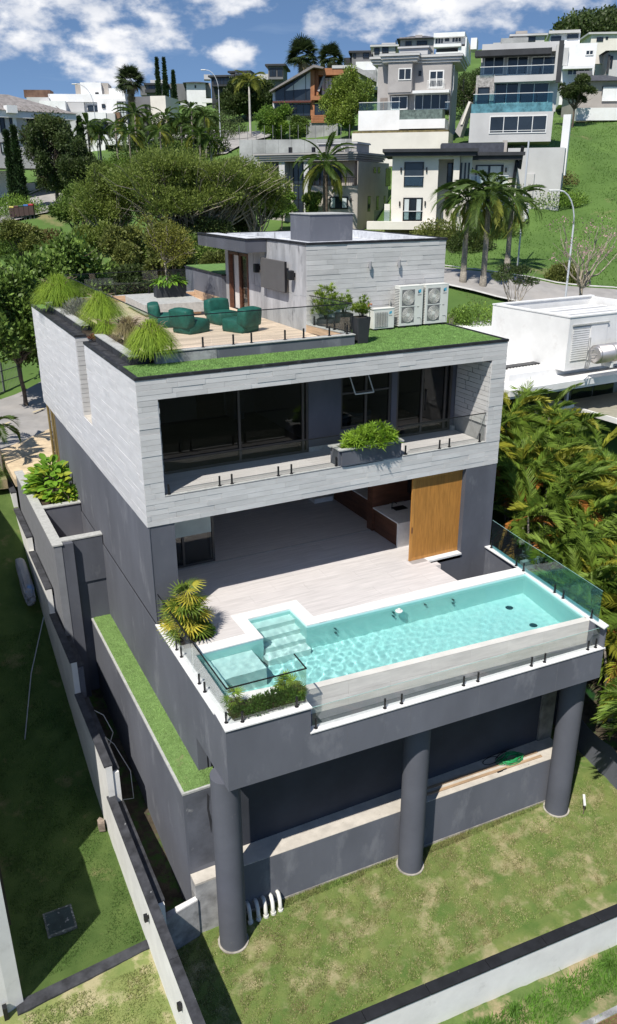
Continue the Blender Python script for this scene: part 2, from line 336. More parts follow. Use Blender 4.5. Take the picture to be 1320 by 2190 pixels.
# turf blades: short real blades over the strip
def blades(name, polys, z, n, h, m, parent=None, w=.012, seed=3):
    r = np.random.default_rng(seed); P = []
    for (x0, x1, y0, y1, fr) in polys:
        k = int(n*fr); P.append(np.stack([r.uniform(x0, x1, k), r.uniform(y0, y1, k)], 1))
    P = np.concatenate(P); k = len(P); a = r.uniform(0, 2*PI, k); hh = h*r.uniform(.6, 1.3, k); lean = r.normal(0, .4, (k, 2))*hh[:, None]
    d = np.stack([np.cos(a), np.sin(a)], 1)*w
    zz = z(P[:, 0], P[:, 1]) if callable(z) else np.full(k, z)
    v = np.empty((k, 3, 3)); v[:, 0, :2] = P-d; v[:, 1, :2] = P+d; v[:, 2, :2] = P+lean; v[:, :2, 2] = zz[:, None]; v[:, 2, 2] = zz+hh
    return stuff(obj_np(name, v.reshape(-1, 3), np.arange(3*k).reshape(-1, 3), m, parent))
blades('turf_blades', [(.1, 11.6, .08, 1.52, .55), (7.2, 11.75, 1.5, 3.9, .45)], ZT-.01, 60000, .03, TURFB, H, .008)
# roof planters along the left edge
for (y0, y1) in ((1.82, 5.7), (7.7, 14.1)):
    p = B(); p.box(.36, .9, y0, y1, ZT-.03, ZT+.2); pr = p.obj('edge_planter', MEMB, H)
    B().box(.34, .62, y0-.02, y1+.02, ZT+.2, ZT+.235).obj('planter_cap', LIGHTSTONE, pr)
    B().box(.62, .9, y0-.02, y1+.02, ZT+.19, ZT+.215).obj('planter_soil', mat('soil', (.05, .035, .022), .95, .4, 6, .6, 20), pr)
SOIL = MATS['soil']
B().box(.9, 1.15, 1.9, 14.1, ZT-.05, ZT+.03).obj('planting_strip_soil', SOIL, H)
B().box(.36, .9, 5.7, 7.7, ZT-.05, ZT+.05).obj('planting_gap_soil', SOIL, H)
# roof terrace: wood-look planks
rd = B().box(1.12, 6.75, 1.7, 15.2, ZT-.05, ZT+.035).obj('terrace_screed', BACKING, H)
nrow = 62; k = 0
for j in range(nrow):
    y = 1.72+j*.2
    if y > 14.2: break
    for (s, t) in runs(1.15, 6.74, 900+j, 1.15, 1.2):
        if t-s < .1: continue
        if k < 295: piece('wood_look_plank', PLANK, rd, s, t-.004, y, y+.196, ZT+.035, ZT+.055+rnd.random()*.002); k += 1
pb = B()
for j in range(int((14.3-1.72)/.2)):
    y = 1.72+j*.2
    if k >= 295 and j >= 49:
        for (s, t) in runs(1.15, 6.74, 900+j, 1.15, 1.2): pb.box(s, t-.004, y, y+.196, ZT+.03, ZT+.055)
if pb.v: stuff(pb.obj('far_planks', PLANK, rd))
ZD = ZT+.055
# kerb round the terrace
kb = B(); kb.prism([(1.0, 1.55), (7.16, 1.55), (7.16, 1.72), (1.0, 1.72)], ZT-.03, ZT+.29)
kb.prism([(7.0, 1.72), (7.16, 1.72), (6.9, 3.93), (6.74, 3.93)], ZT-.03, ZT+.29)
kb.obj('terrace_kerb', GREY, H)
kc = B(); kc.box(.98, 7.18, 1.52, 1.76, ZT+.29, ZT+.315); kc.prism([(6.97, 1.76), (7.18, 1.76), (6.93, 3.94), (6.72, 3.94)], ZT+.29, ZT+.315)
kc.obj('kerb_coping', LIGHTSTONE, H)
B().box(1.02, 2.75, 1.535, 1.549, ZT-.0, ZT+.24).obj('bare_kerb_render', BARE, H)
B().prism([(6.985, 1.77), (6.995, 1.77), (6.735, 3.93), (6.725, 3.93)], ZD, ZT+.285).obj('kerb_skirting', WOODW, H)
bk = B(); bk.box(1.1, 6.6, 14.2, 14.4, ZT-.03, ZT+.3); bk.obj('rear_kerb', LIGHTSTONE, H)
bw = B()
for s in range(6): bw.box(1.15+s*.9, 1.15+s*.9+.895, 14.18, 14.2, ZD, ZT+.29)
bw.obj('rear_kerb_skirting', WOODW, H)
# rear raised roof block
B().box(6.58, 11.4, 10.95, 15.3, ZT-.04, 8.15).obj('rear_roof_block', GREY, H)
B().box(6.54, 11.42, 10.9, 15.34, 8.15, 8.2).obj('block_flashing', FLASH, H)
B().box(6.62, 11.35, 10.97, 15.28, 8.2, 8.225).obj('block_turf', TURF, H)
for s in range(5): piece('skirting_tile', WOODW, rd, 6.55, 6.58, 10.95+s*.66, 10.95+s*.66+.655, ZD, ZT+.36)
# stair tower on the roof
TX0, TY0, TZ = 6.75, 3.95, 9.72
tw = B(); tw.box(TX0+.02, TX0+.3, TY0+.02, 8.6, ZT-.04, TZ-.05); tw.box(TX0+.02, TX0+.3, 8.6, 10.55, 9.1, TZ-.05); tw.box(TX0+.02, TX0+.3, 10.55, 10.95, ZT-.04, TZ-.05)
tw.box(TX0+.3, 12.08-.02, TY0+.02, TY0+.3, ZT-.04, TZ-.05); tw.prism([(11.75, TY0+.3), (11.93, TY0+.3), (12.3, 10.95), (12.1, 10.95)], ZT-.04, TZ-.05); tw.box(TX0+.3, 12.2, 10.7, 10.95, ZT-.04, TZ-.05)
tw.box(TX0+.3, 12.1, TY0+.3, 10.7, 9.3, 9.42)
twr = tw.obj('roof_tower', BACKING, H)
for k, (a, b) in enumerate(courses(ZT-.03, TZ-.05, .15)):
    for (s, t) in runs(TX0, 12.05, 5000+k): piece('tower_slab', SLAB, twr, s+G*.4, t-G*.4, TY0-rnd.choice((0, .004, .008, .012)), TY0+.028, a+G*.5, b-G*.5)
yy = TY0
for k in range(9):
    w = .52; y2 = min(yy+w, 8.62)
    if y2-yy < .1: break
    zc = ZT+1.12+(.0 if k % 2 else .04)
    piece('concrete_panel', CONC, twr, TX0-rnd.choice((0, .005, .01)), TX0+.03, yy+.004, y2-.004, ZT, zc-.004)
    piece('concrete_panel', CONC, twr, TX0-rnd.choice((0, .005, .01)), TX0+.03, yy+.004, y2-.004, zc+.004, TZ-.05); yy = y2
piece('concrete_panel', CONC, twr, TX0, TX0+.03, 8.62, 10.55, 9.11, TZ-.05); piece('concrete_panel', CONC, twr, TX0, TX0+.03, 10.56, 10.94, ZT, TZ-.05)
pc = B(); pc.box(TX0-.03, 12.1, TY0-.03, TY0+.1, TZ-.05, TZ+.02); pc.box(TX0-.03, TX0+.1, TY0+.1, 7.0, TZ-.05, TZ+.02); pc.prism([(11.98, TY0+.1), (12.12, TY0+.1), (12.4, 11), (12.27, 11)], TZ-.05, TZ+.02); pc.box(TX0+.1, 12.3, 10.88, 11.0, TZ-.05, TZ+.018)
pc.obj('tower_parapet_cap', FLASH, H)
pm = B(); pm.box(TX0+.1, 12.02, TY0+.1, TY0+.31, 9.42, TZ-.0); pm.box(TX0+.1, TX0+.31, TY0+.31, 10.7, 9.42, TZ-.0); pm.prism([(11.72, TY0+.31), (11.98, TY0+.31), (12.26, 10.7), (12.0, 10.7)], 9.42, TZ); pm.box(TX0+.1, 12.2, 10.69, 10.88, 9.42, TZ)
pm.box(TX0+.31, 12.0, TY0+.31, 10.69, 9.42, 9.47)
pm.obj('roof_membrane', FLASHW, H)
seam = B()
for k in range(7): seam.box(7.1+k*.75, 7.13+k*.75, TY0+.32, 10.68, 9.47, 9.477)
for k in range(6): seam.box(11.75+.055*k, 11.76+.055*k, 4.4+k*1.0, 4.44+k*1.0, 9.45, TZ-.01)
for k in range(7): seam.box(7.3+k*.72, 7.34+k*.72, 10.68, 10.69, 9.45, TZ-.01)
seam.obj('membrane_seam', mat('seam', (.33, .33, .34), .8), H)
B().box(7.68, 9.29, 5.5, 7.0, 9.62, 10.5).obj('water_tank_housing', GREY, H)
B().box(7.65, 9.32, 5.47, 7.03, 10.5, 10.53).obj('tank_housing_cap', LIGHTSTONE, H)
B().box(7.64, 9.33, 5.46, 7.04, 9.46, 9.66).obj('tank_housing_flashing', FLASHW, H)
# eaves canopy above the terrace door
B().box(5.95, TX0-.03, 6.95, 11.7, 9.28, TZ-.03).obj('door_canopy', GREYF, H)
cf = B(); cf.box(5.92, TX0-.03, 6.92, 7.05, TZ-.03, TZ+.02); cf.box(5.92, 6.03, 7.05, 11.7, TZ-.03, TZ+.02); cf.obj('canopy_flashing', FLASH, H)
cm = B(); cm.box(6.03, TX0, 7.05, 11.65, TZ-.03, TZ-.015); cm.obj('canopy_membrane', FLASHW, H)
# terrace door
dr = B(); dr.box(6.72, 6.86, 8.62, 8.74, ZD, 9.1); dr.box(6.72, 6.86, 9.42, 9.52, ZD, 9.1); dr.box(6.72, 6.86, 10.43, 10.55, ZD, 9.1); dr.box(6.72, 6.86, 8.74, 10.43, 9.0, 9.1)
d0 = dr.obj('terrace_door', DARKW, H)
B().box(6.79, 6.8, 8.74, 9.42, ZD, 9.0).obj('door_pane', WIN, d0)
B().box(6.9, 6.95, 8.9, 10.4, ZD, 9.0).obj('curtain', mat('curtain', (.62, .6, .58), .9, .1, 3, stretch=(12, 12, .5)), d0)
B().box(6.95, 11.9, 4.3, 10.7, ZT+.03, ZT+.05).obj('tower_floor', ROOMF, H)
# ------------------------------------------------ balcony
bl = B().box(.54, 11.17, .0, 1.7, F2-.02, F2).obj('balcony_screed', BACKING, H)
for i in range(9):
    for j in range(3):
        piece('balcony_tile', TILE, bl, .57+i*1.18, .57+(i+1)*1.18-.004 if i < 8 else 11.14, .02+j*.56, .02+j*.56+.556, F2, F2+.02)
piece('balcony_sill', LIGHTSTONE, bl, .54, 5.86, -.015, .12, F2+.02, F2+.045); piece('balcony_sill', LIGHTSTONE, bl, 8.02, 11.17, -.015, .12, F2+.02, F2+.045)
wl = B()
wl.box(.56, 1.0, 1.7, 1.95, F2, 6.39); wl.box(5.68, 6.8, 1.7, 1.95, F2, 6.39); wl.box(8.64, 8.84, 1.7, 1.95, F2, 6.39); wl.box(11.0, 11.14, 1.7, 1.95, F2, 6.39); wl.box(6.8, 8.64, 1.7, 1.95, F2, 4.3)
wl.box(1.0, 5.68, 1.72, 1.95, 6.25, 6.39); wl.box(8.84, 11.0, 1.72, 1.95, 6.25, 6.39); wl.box(6.8, 8.64, 1.72, 1.95, 6.25, 6.39)
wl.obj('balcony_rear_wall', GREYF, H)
sk = B(); sk.box(5.68, 6.8, 1.68, 1.7, F2+.02, F2+.17); sk.box(11.0, 11.14, 1.6, 1.7, F2+.02, F2+.17); sk.box(8.64, 8.84, 1.68, 1.7, F2+.02, F2+.17); sk.obj('balcony_skirting', LIGHTSTONE, H)
def frame_y(x0, x1, z0, z1, y, mull, fw_=.07, dep=.09, m=ALU, trans=(), pane=WIND, name='window', parent=H, panes=True):
    f = B(); f.box(x0, x0+fw_, y, y+dep, z0, z1); f.box(x1-fw_, x1, y, y+dep, z0, z1); f.box(x0+fw_, x1-fw_, y, y+dep, z0, z0+fw_); f.box(x0+fw_, x1-fw_, y, y+dep, z1-fw_, z1)
    xs = [x0+fw_]+list(mull)+[x1-fw_]
    for q in mull: f.box(q-fw_*.5, q+fw_*.5, y-.005, y+dep+.005, z0+fw_, z1-fw_)
    for (a, b, z) in trans: f.box(a, b, y+.002, y+dep-.002, z-fw_*.4, z+fw_*.4)
    w = f.obj(name, m, parent)
    if panes:
        for a, b in zip(xs[:-1], xs[1:]): B().box(a+.005, b-.005, y+dep*.5, y+dep*.5+.008, z0+fw_, z1-fw_).obj('pane', pane, w)
    return w
frame_y(1.0, 5.68, F2+.02, 6.25, 1.72, [3.42, 5.5], trans=[(1.07, 5.6, F2+.42)], name='balcony_sliding_window')
frame_y(6.8, 8.64, 4.3, 6.25, 1.74, [7.72], trans=[(6.87, 8.57, 5.42)], name='kitchenette_window')
frame_y(8.84, 11.0, F2+.02, 6.25, 1.72, [9.83, 10.75], trans=[(8.9, 10.95, F2+.35)], name='balcony_sliding_window')
hh = B(); hh.box(9.93, 9.96, 1.66, 1.7, 4.55, 5.25); hh.box(9.93, 9.96, 1.66, 1.72, 4.55, 4.6); hh.box(9.93, 9.96, 1.66, 1.72, 5.2, 5.25); hh.obj('pull_handle', BLACK, H)
# awning sash pushed open
aw = B(); P0, P1, P2, P3 = Vector((7.05, 1.7, 6.1)), Vector((7.7, 1.7, 6.1)), Vector((7.7, 1.25, 5.5)), Vector((7.05, 1.25, 5.5))
for a, b in ((P0, P1), (P1, P2), (P2, P3), (P3, P0)): aw.tube([a, b], .022, 6)
aw.obj('open_sash', PLASTIC, H)
# rooms behind the balcony
rm = B(); rm.box(1, 1.1, 1.95, 7.0, F2, 6.3); rm.box(1.1, 11.1, 6.95, 7.05, F2, 6.3); rm.box(11.05, 11.15, 1.95, 7, F2, 6.3); rm.box(6.1, 6.2, 1.95, 7, F2, 6.3); rm.box(8.7, 8.78, 1.95, 7, F2, 6.3); rm.obj('room_walls', ROOMW, H)
B().box(1.1, 11.05, 1.95, 6.95, F2-.02, F2+.03).obj('room_floor', ROOMF, H)
B().box(3.9, 4.9, 6.85, 6.95, F2+.03, 5.9).obj('room_door', DARKW, H)
B().box(5.0, 5.4, 6.2, 6.9, F2+.03, 5.8).obj('wardrobe', ROOMW, H)
for (x, y, lb) in ((7.25, 2.75, 'pale blue rounded armchair behind the kitchenette window, left one'), (8.05, 2.75, 'pale blue rounded armchair behind the kitchenette window, right one')):
    ac = thing('armchair', lb, 'armchair', (x, y, F2+.03)); BL_ = mat('pale_blue_fabric', (.45, .55, .6), .8, .05)
    B().lathe((x, y, F2+.33), [(.28, 0), (.33, .05), (.33, .14), (.28, .18)], 20).obj('seat', BL_, ac, True)
    bb_ = B(); ring = [(x+.36*math.cos(a), y+.36*math.sin(a), F2+.75) for a in [PI+PI*k/12 for k in range(13)]]; bb_.tube(ring, .07, 8); bb_.tube([(p[0], p[1], F2+.6) for p in ring], .07, 8); bb_.obj('curved_back', BL_, ac, True)
    for k in range(4): a = PI/4+k*PI/2; B().tube([(x+.22*math.cos(a), y+.22*math.sin(a), F2+.03), (x+.2*math.cos(a), y+.2*math.sin(a), F2+.34)], .018, 6).obj('leg', BLACK, ac)
# planter box let into the balcony front
pbx = B(); pbx.box(5.88, 7.92, -.06, .0, F2+.05, 4.2); pbx.box(5.8, 7.95, .42, .5, F2-.0, 4.24); pbx.box(5.8, 5.879, 0, .42, F2, 4.24); pbx.box(5.88, 7.92, -.06, 0, 4.2, 4.24); pbx.box(7.87, 7.95, 0, .42, F2, 4.24)
plb = thing('balcony_planter', 'grey planter box with pale stone rim let into the upper balcony front', 'planter', (6.9, .2, F2))
pbx.obj('planter_box', GREYF, plb)
pcp = B(); pcp.box(5.78, 8.0, -.09, .04, 4.24, 4.275); pcp.box(5.72, 8.02, .38, .54, 4.24, 4.275); pcp.box(5.78, 5.92, .04, .38, 4.24, 4.275); pcp.box(7.83, 8.02, .04, .38, 4.24, 4.275); pcp.obj('stone_rim', LIGHTSTONE, plb)
B().box(5.88, 7.87, 0, .42, 4.1, 4.2).obj('soil_bed', SOIL, plb)
# ------------------------------------------------ ground floor
lw = B()
lw.box(.05, .75, 0.02, .5, 0, ZB)                                        # front column
lw.prismx([(.5, -.05), (13.2, -.05), (13.2, ZB), (.5, ZB)], .05, .3)
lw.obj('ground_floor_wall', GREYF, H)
sw = B()
sw.prismx([(-.0, 0.0), (13.25, 0.0), (13.25, ZB), (0.0, ZB)], .03, .05)
sw.obj('side_wall_upper', GREY, H)
sw = B(); sw.prismx([(-3.1, -2.95), (15.0, -2.95), (15.0, -.03), (-3.1, -.03)], 0.0, .25); sw.prismx([(-5.07, -1.73), (-3.1, -1.73), (-3.1, -.03), (-5.07, -.03)], 0., .25)
sw.obj('side_wall_lower', GREY, H)
B().prismx([(-.1, -.03), (13.2, -.03), (13.2, 0.0), (-.1, 0.0)], .012, .05).obj('shadow_joint', BLACK, H)
rw = B(); rw.prism([(10.49, .0), (XR(0)-.02, .0), (XR(15)-.02, 15), (11.45, 15), (11.45, .3), (10.49, .3)], -3.2, ZB); rw.box(9.05, 10.49, .0, .3, -3.2, -.06)
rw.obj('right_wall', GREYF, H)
B().box(8.55, 10.49, -.06, .32, -.06, 0.0).obj('door_threshold', WHITE, H)
# slatted sliding panel
wd = thing('slatted_sliding_door', 'tall honey-coloured slatted wooden sliding panel closing the right end of the open lounge', 'sliding door', (9.6, .2, 0))
fr = B(); fr.box(8.57, 8.66, .18, .24, .005, 2.9); fr.box(10.52, 10.61, .18, .24, .005, 2.9); fr.box(8.66, 10.52, .18, .24, .005, .1); fr.box(8.66, 10.52, .18, .24, 2.8, 2.9); fr.obj('door_frame', DOORW, wd)
slt = B()
for k in range(62): x = 8.665+k*.03; slt.box(x, x+.02, .186, .23, .1, 2.8)
stuff(slt.obj('slats', DOORW, wd)); B().box(8.66, 10.52, .225, .235, .1, 2.8).obj('backing_board', DOORW, wd)
hb = B(); hb.box(8.595, 8.63, .165, .18, 1.0, 1.2); hb.obj('pull_recess', DARKW, wd); hb = B(); hb.box(10.55, 10.585, .165, .18, 1.15, 1.35); hb.obj('pull_recess', DARKW, wd)
# lounge interior
ff = B(); ff.box(.3, 2.28, -1.9, 0, -.2, -.02); ff.box(3.85, 9.15, -1.9, 0, -.2, -.02); ff.box(2.28, 3.85, -.8, 0, -.2, -.02); ff.box(.3, 11.45, 0.3, 14, -.2, -.02); ff.box(9.15, 10.5, 0, .3, -.2, -.06); flo = ff.obj('terrace_slab', BACKING, H)
k = 0
for j in range(18):
    y0 = -2.0+j*.6
    if y0 > 8.6: break
    x = .28-(.9 if j % 2 else 0)
    while x < 10.4:
        a, b = max(.28, x), min(x+1.8, 9.15 if y0 < .25 else 11.4)
        y1 = min(y0+.596, 8.9)
        if j < 4 and y0+.6 > -2.0:
            pass
        if b-a > .05:
            # the pool's entry bay is cut out of the floor
            if y0 < -.45 and a < 4.13 and b > 2.04:
                if a < 2.04: piece('floor_tile', TILE, flo, a, 2.04, y0, min(y1, y0+.596), -.02, 0)
                if b > 4.13: piece('floor_tile', TILE, flo, 4.13, b, y0, y1, -.02, 0)
                if y1 > -.5 and y0 < -.5: piece('floor_tile', TILE, flo, max(a, 2.04), min(b, 4.13), -.5, y1, -.02, 0)
            else: piece('floor_tile', TILE, flo, a, b-.004, y0, y1, -.02, 0)
        x += 1.8
B().box(.3, 9.1, 2.98, 3.06, 0.001, .012).obj('door_track', mat('track', (.45, .44, .43), .4), H)
il = B(); il.box(.3, 11.45, 8.9, 9.1, 0, ZB); il.obj('lounge_rear_wall', mat('lounge_wall', (.6, .57, .54), .9, .05), H)
B().box(.76, 10.48, .32, 8.9, ZB-.03, ZB-.004).obj('lounge_ceiling', ROOMW, H)
B().box(.3, .33, .5, 8.9, 0, ZB-.03).obj('lounge_side_wall', ROOMW, H)
iw = frame_y(.75, 2.95, .02, 2.9, 3.1, [1.9], pane=WIN, name='stacked_sliding_glass'); frame_y(1.6, 2.85, .02, 2.9, 3.22, [], pane=WIN, name='stacked_sliding_glass')
# kitchen block
kt = thing('kitchen_counter', 'walnut kitchen counter with pale worktop and waterfall end inside the open lounge', 'counter', (9.4, 2, 0))
kb2 = B(); kb2.box(8.86, 9.45, 1.33, 2.85, 0, .86); kb2.obj('cabinet', DARKW, kt); B().box(8.8, 10.45, 1.25, 2.9, .86, .9).obj('worktop', WHITE, kt); B().box(8.8, 10.45, 1.25, 1.33, 0, .86).obj('waterfall_end', WHITE, kt)
B().box(9.35, 9.85, 2.25, 2.6, .9, .905).obj('sink', BLACK, kt); B().tube([(9.3, 2.45, .9), (9.3, 2.45, 1.15), (9.32, 2.35, 1.2), (9.4, 2.3, 1.15)], .015, 6).obj('tap', BLACK, kt); B().box(9.8, 10.2, 1.7, 2.0, .9, .905).obj('hob', BLACK, kt)
kp = thing('walnut_wall_unit', 'tall walnut partition and wall panel behind the kitchen counter', 'wall unit', (9.3, 3.1, 0))
B().box(8.78, 9.1, 2.9, 3.25, 0, ZB-.01).obj('partition', DARKW, kp); B().box(9.1, 10.6, 2.95, 3.05, .9, ZB-.01).obj('wall_panel', DARKW, kp); B().box(10.25, 10.49, 1.3, 2.95, 1.2, ZB-.01).obj('tall_cabinet', BLACK, kp)
k3 = thing('low_walnut_counter', 'long low walnut counter with white top deeper inside the lounge', 'counter', (9.4, 5, 0))
B().box(9.1, 9.7, 3.25, 6.3, 0, .86).obj('cabinet', DARKW, k3); B().box(9.05, 9.75, 3.25, 6.35, .86, .9).obj('worktop', WHITE, k3)
B().box(8.2, 9.0, 6.2, 6.7, 0, .18).obj('plinth', WHITE, k3)
# ------------------------------------------------ stair void beside the terrace
st = thing('outdoor_stair', 'short pale stone stair sinking beside the slatted wooden panel', 'stairs', (9.7, -.9, -1))
for k in range(8):
    y = -.05-k*.235; z = -.14*(k+1)*1.0
    z = -.17*(k+1)+.06; B().box(9.16, 9.5, y-.235, y, -2.6, z).obj('step', TILE, st)
vd = B(); vd.box(10.35, 10.42, -1.85, 0, -3.2, -1.2)
wv = B(); wv.box(9.1, 9.15, -1.85, 0, -3.2, -.02); wv.obj('void_wall', GREYF, H)
B().box(9.15, 11.6, -1.9, 0, -3.25, -3.2).obj('void_floor', BARE, H)
# ================================================================== POOL PLATFORM
YF = lambda x: -5.33-.04*x                          # front face of the beam
YI = lambda x: -4.56-.07*x                          # outer face of the infinity wall
XE = lambda y: 11.75+.1*y                           # right edge of the platform
pf = B()
pf.prism([(0.25, YF(.25)+.0), (2.12, YF(2.12)), (2.12, YF(2.12)+.25), (.25, YF(.25)+.25)], -1.73, -.03)
pf.prism([(2.12, YF(2.12)), (11.18, YF(11.18)), (11.18, YF(11.18)+.25), (2.12, YF(2.12)+.25)], -1.73, -.765)
pf.box(0, .25, -5.34, -5.08, -1.73, -.03)
pf.prism([(2.12, YF(2.12)+.25), (11.15, YF(11.15)+.25), (11.2, YI(11.2)+.02), (2.12, YI(2.12)+.02)], -1.0, -.765)
pf.prism([(.25, -5.08), (2.12, -5.15), (2.12, -4.4), (.25, -4.4)], -1.7, -.3)
pf.prism([(.25, -4.4), (2.12, -4.5), (11.2, -5.2), (11.45, -1.85), (.25, -1.9)], -1.73, -1.62)      # soffit slab
pf.prism([(11.18, YF(11.18)+.25), (11.2, YI(11.2)), (11.55, -1.8), (11.75, 0), (11.55, 0), (11.5, -1.8), (11.1, YI(11)), (11.0, YI(11)), (11.0, YF(11)+.25)], -1.73, -.03)
pf.prism([(11.18, YF(11.18)), (11.22, YF(11.2)), (11.24, YI(11.2)), (11.18, YI(11.2))], -1.73, -.03)
pf.obj('pool_platform', GREY, H)
jn = B()
for x in (3.1, 4.9, 7.0, 9.6): jn.prism([(x, YF(x)-.0015), (x+.012, YF(x)-.0015), (x+.012, YF(x)+.01), (x, YF(x)+.01)], -1.72, -.775)
jn.obj('render_joint', mat('joint', (.15, .155, .17), .8), H)
# swimming pool
P = thing('swimming_pool', 'turquoise infinity pool with white marble coping and travertine front wall on the cantilevered deck', 'pool', (6, -3.4, -1.5))
FZ = -1.45
POOLT = mat('pool_tile', (.52, .80, .77), .5, .05, 3, col2=(.46, .77, .74))
POOLS = mat('pool_step', (.68, .80, .77), .5, .05, 3)
fl_ = B(); fl_.prism([(.35, -4.3), (2.2, -4.7), (11.05, -5.3), (11.42, -2.0), (3.8, -1.85), (3.8, -.85), (2.35, -.85), (2.35, -1.9), (.35, -1.9)], FZ-.1, FZ); fl_.obj('pool_floor', POOLT, P)
pw = B()
pw.box(.3, 2.4, -2.0, -1.88, FZ, -.03); pw.prism([(3.73, -1.98), (11.34, -2.22), (11.34, -2.0), (3.73, -1.88)], FZ, -.03)
pw.box(.33, .45, -4.2, -2.0, FZ, -.03); pw.prism([(11.34, -2.22), (11.46, -2.1), (11.1, -5.2), (10.98, -5.2)], FZ, -.03)
pw.box(2.28, 2.4, -1.88, -.89, FZ, -.03); pw.box(3.73, 3.85, -1.88, -.89, FZ, -.03); pw.box(2.28, 3.85, -.89, -.8, FZ, -.03)
pw.prism([(.33, -4.2), (2.3, -4.46), (2.3, -4.33), (.45, -4.08)], FZ, -.03)
pw.prism([(2.3, YI(2.3)+.02), (11.0, YI(11)+.02), (11.0, YI(11)+.2), (2.3, YI(2.3)+.2)], FZ, -.05)
pw.prism([(2.3, YI(2.3)+.02), (2.3, -4.33), (2.12, -4.33), (2.12, YI(2.3)+.02)], FZ, -.05)
pw.obj('pool_wall', POOLT, P)
ps = B()
for k in range(4): ps.box(2.4, 3.73, -.89-.34*(k+1), -.89-.34*k, FZ, -.28-.27*k)
ps.obj('entry_steps', POOLS, P)
bn = B(); bn.box(.46, 2.05, -3.0, -2.01, FZ, -.5); bn.box(.45, .85, -4.1, -3.0, FZ, -.5); bn.obj('spa_bench', POOLS, P)
# water: real wavy surface
poly = np.array([(.38, -1.93), (.38, -4.16), (2.24, -4.42), (2.24, YI(2.3)+.1), (11.04, YI(11)+.1), (11.4, -2.14), (3.8, -1.93), (3.8, -.83), (2.33, -.83), (2.33, -1.93)])
def inside(px_, py_, pg):
    r = np.zeros(len(px_), bool); j = len(pg)-1
    for i in range(len(pg)):
        c = ((pg[i, 1] > py_) != (pg[j, 1] > py_)) & (px_ < (pg[j, 0]-pg[i, 0])*(py_-pg[i, 1])/(pg[j, 1]-pg[i, 1]+1e-12)+pg[i, 0]); r ^= c; j = i
    return r
st_ = .035; X_, Y_ = np.meshgrid(np.arange(.3, 11.5, st_), np.arange(-5.4, -.7, st_)); ny_, nx_ = X_.shape; xf, yf = X_.ravel(), Y_.ravel(); zf = np.zeros(len(xf)); rr_ = np.random.default_rng(5)
amp = .0004+.0012*np.exp(-((xf-2.0)/2.4)**2)+.0005*np.exp(-((xf-4.5)/2.5)**2)
for k in range(34):
    lam = rr_.uniform(.1, .42); th = rr_.uniform(0, 2*PI); kk = 2*PI/lam; zf += amp*(lam/.4)**1.1*.3*np.sin(kk*(xf*np.cos(th)+yf*np.sin(th))+rr_.uniform(0, 6.28)+.6*np.sin(1.7*xf+2.1*yf+k))
idx = np.arange(nx_*ny_).reshape(ny_, nx_); q4 = np.stack([idx[:-1, :-1], idx[:-1, 1:], idx[1:, 1:], idx[1:, :-1]], -1).reshape(-1, 4)
cxy = (xf[q4].mean(1), yf[q4].mean(1)); q4 = q4[inside(cxy[0], cxy[1], poly)]
used, inv = np.unique(q4, return_inverse=True); q4 = inv.reshape(-1, 4)
WATER = bpy.data.materials.new('pool_water'); WATER.use_nodes = True; n_ = WATER.node_tree.nodes; n_.remove(n_['Principled BSDF']); gl = n_.new('ShaderNodeBsdfGlass'); gl.inputs['IOR'].default_value = 1.33; gl.inputs['Roughness'].default_value = 0; gl.inputs['Color'].default_value = (.86, .985, .985, 1)
WATER.node_tree.links.new(gl.outputs[0], n_['Material Output'].inputs[0])
wo_ = obj_np('water_surface', np.stack([xf[used], yf[used], zf[used]-.085], 1), q4, WATER, P, True)
wo_.cycles.is_caustics_caster = True
for o in P.children:
    if o.name.split('.')[0] in ('pool_floor', 'pool_wall', 'entry_steps', 'spa_bench'): o.cycles.is_caustics_receiver = True
sl.cycles.is_caustics_light = True
# coping
cp = B()
cp.box(2.04, 2.4, -.89, -.5, -.03, 0.004); cp.box(2.4, 3.74, -.89, -.5, -.03, .004); cp.box(3.74, 4.13, -.89, -.5, -.03, .004)
cp.box(2.04, 2.4, -1.62, -.89, -.03, .004); cp.box(3.74, 4.13, -1.62, -.89, -.03, .004)
cp.prism([(1.2, -2.02), (2.4, -2.02), (2.4, -1.62), (1.2, -1.62)], -.03, .004)
cp.prism([(.02, -1.62), (1.2, -1.62), (1.2, -2.02), (.46, -2.02), (.46, -4.15), (.02, -4.15)][::-1], -.03, .0045)
cp.prism([(3.74, -1.98), (9.1, -2.15), (9.1, -1.66), (3.74, -1.62)], -.03, .004)
cp.prism([(9.1, -2.15), (11.32, -2.22), (11.5, -1.8), (9.1, -1.66)], -.03, .004)
cp.prism([(11.36, -2.22), (11.0, -5.18), (10.98, -5.9), (11.22, -5.83), (11.62, -1.8), (11.8, 0.0), (11.5, 0.0), (11.4, -1.8)], -.03, .0045)
cp.prism([(-.02, -5.37), (2.14, -5.46), (2.14, -5.2), (.3, -5.12), (.3, -4.62), (.02, -4.62)], -.03, .0045)
cp.prism([(.02, -4.62), (.3, -4.62), (.72, -4.4), (2.14, -4.62), (2.3, YI(2.3)), (2.3, -4.33), (.46, -4.09), (.46, -4.15), (.02, -4.15)], -.03, .0052)
cp.prism([(-.02, -4.62), (.02, -4.62), (.02, -1.6), (.02, .0), (-.02, 0)], -.03, .0052)
cp.prism([(.02, -1.62), (.25, -1.62), (.25, -.02), (.02, -.02)][::1], -.03, .0045)
cp.prism([(.25, -1.62), (.3, -1.62), (.3, -1.4), (.25, -1.4)], -.03, .004)
cp.prism([(2.1, YF(2.1)-.03), (11.25, YF(11.25)-.03), (11.2, YF(11.2)+.22), (2.1, YF(2.1)+.22)], -.765, -.735)
cp.obj('marble_coping', WHITE, P)
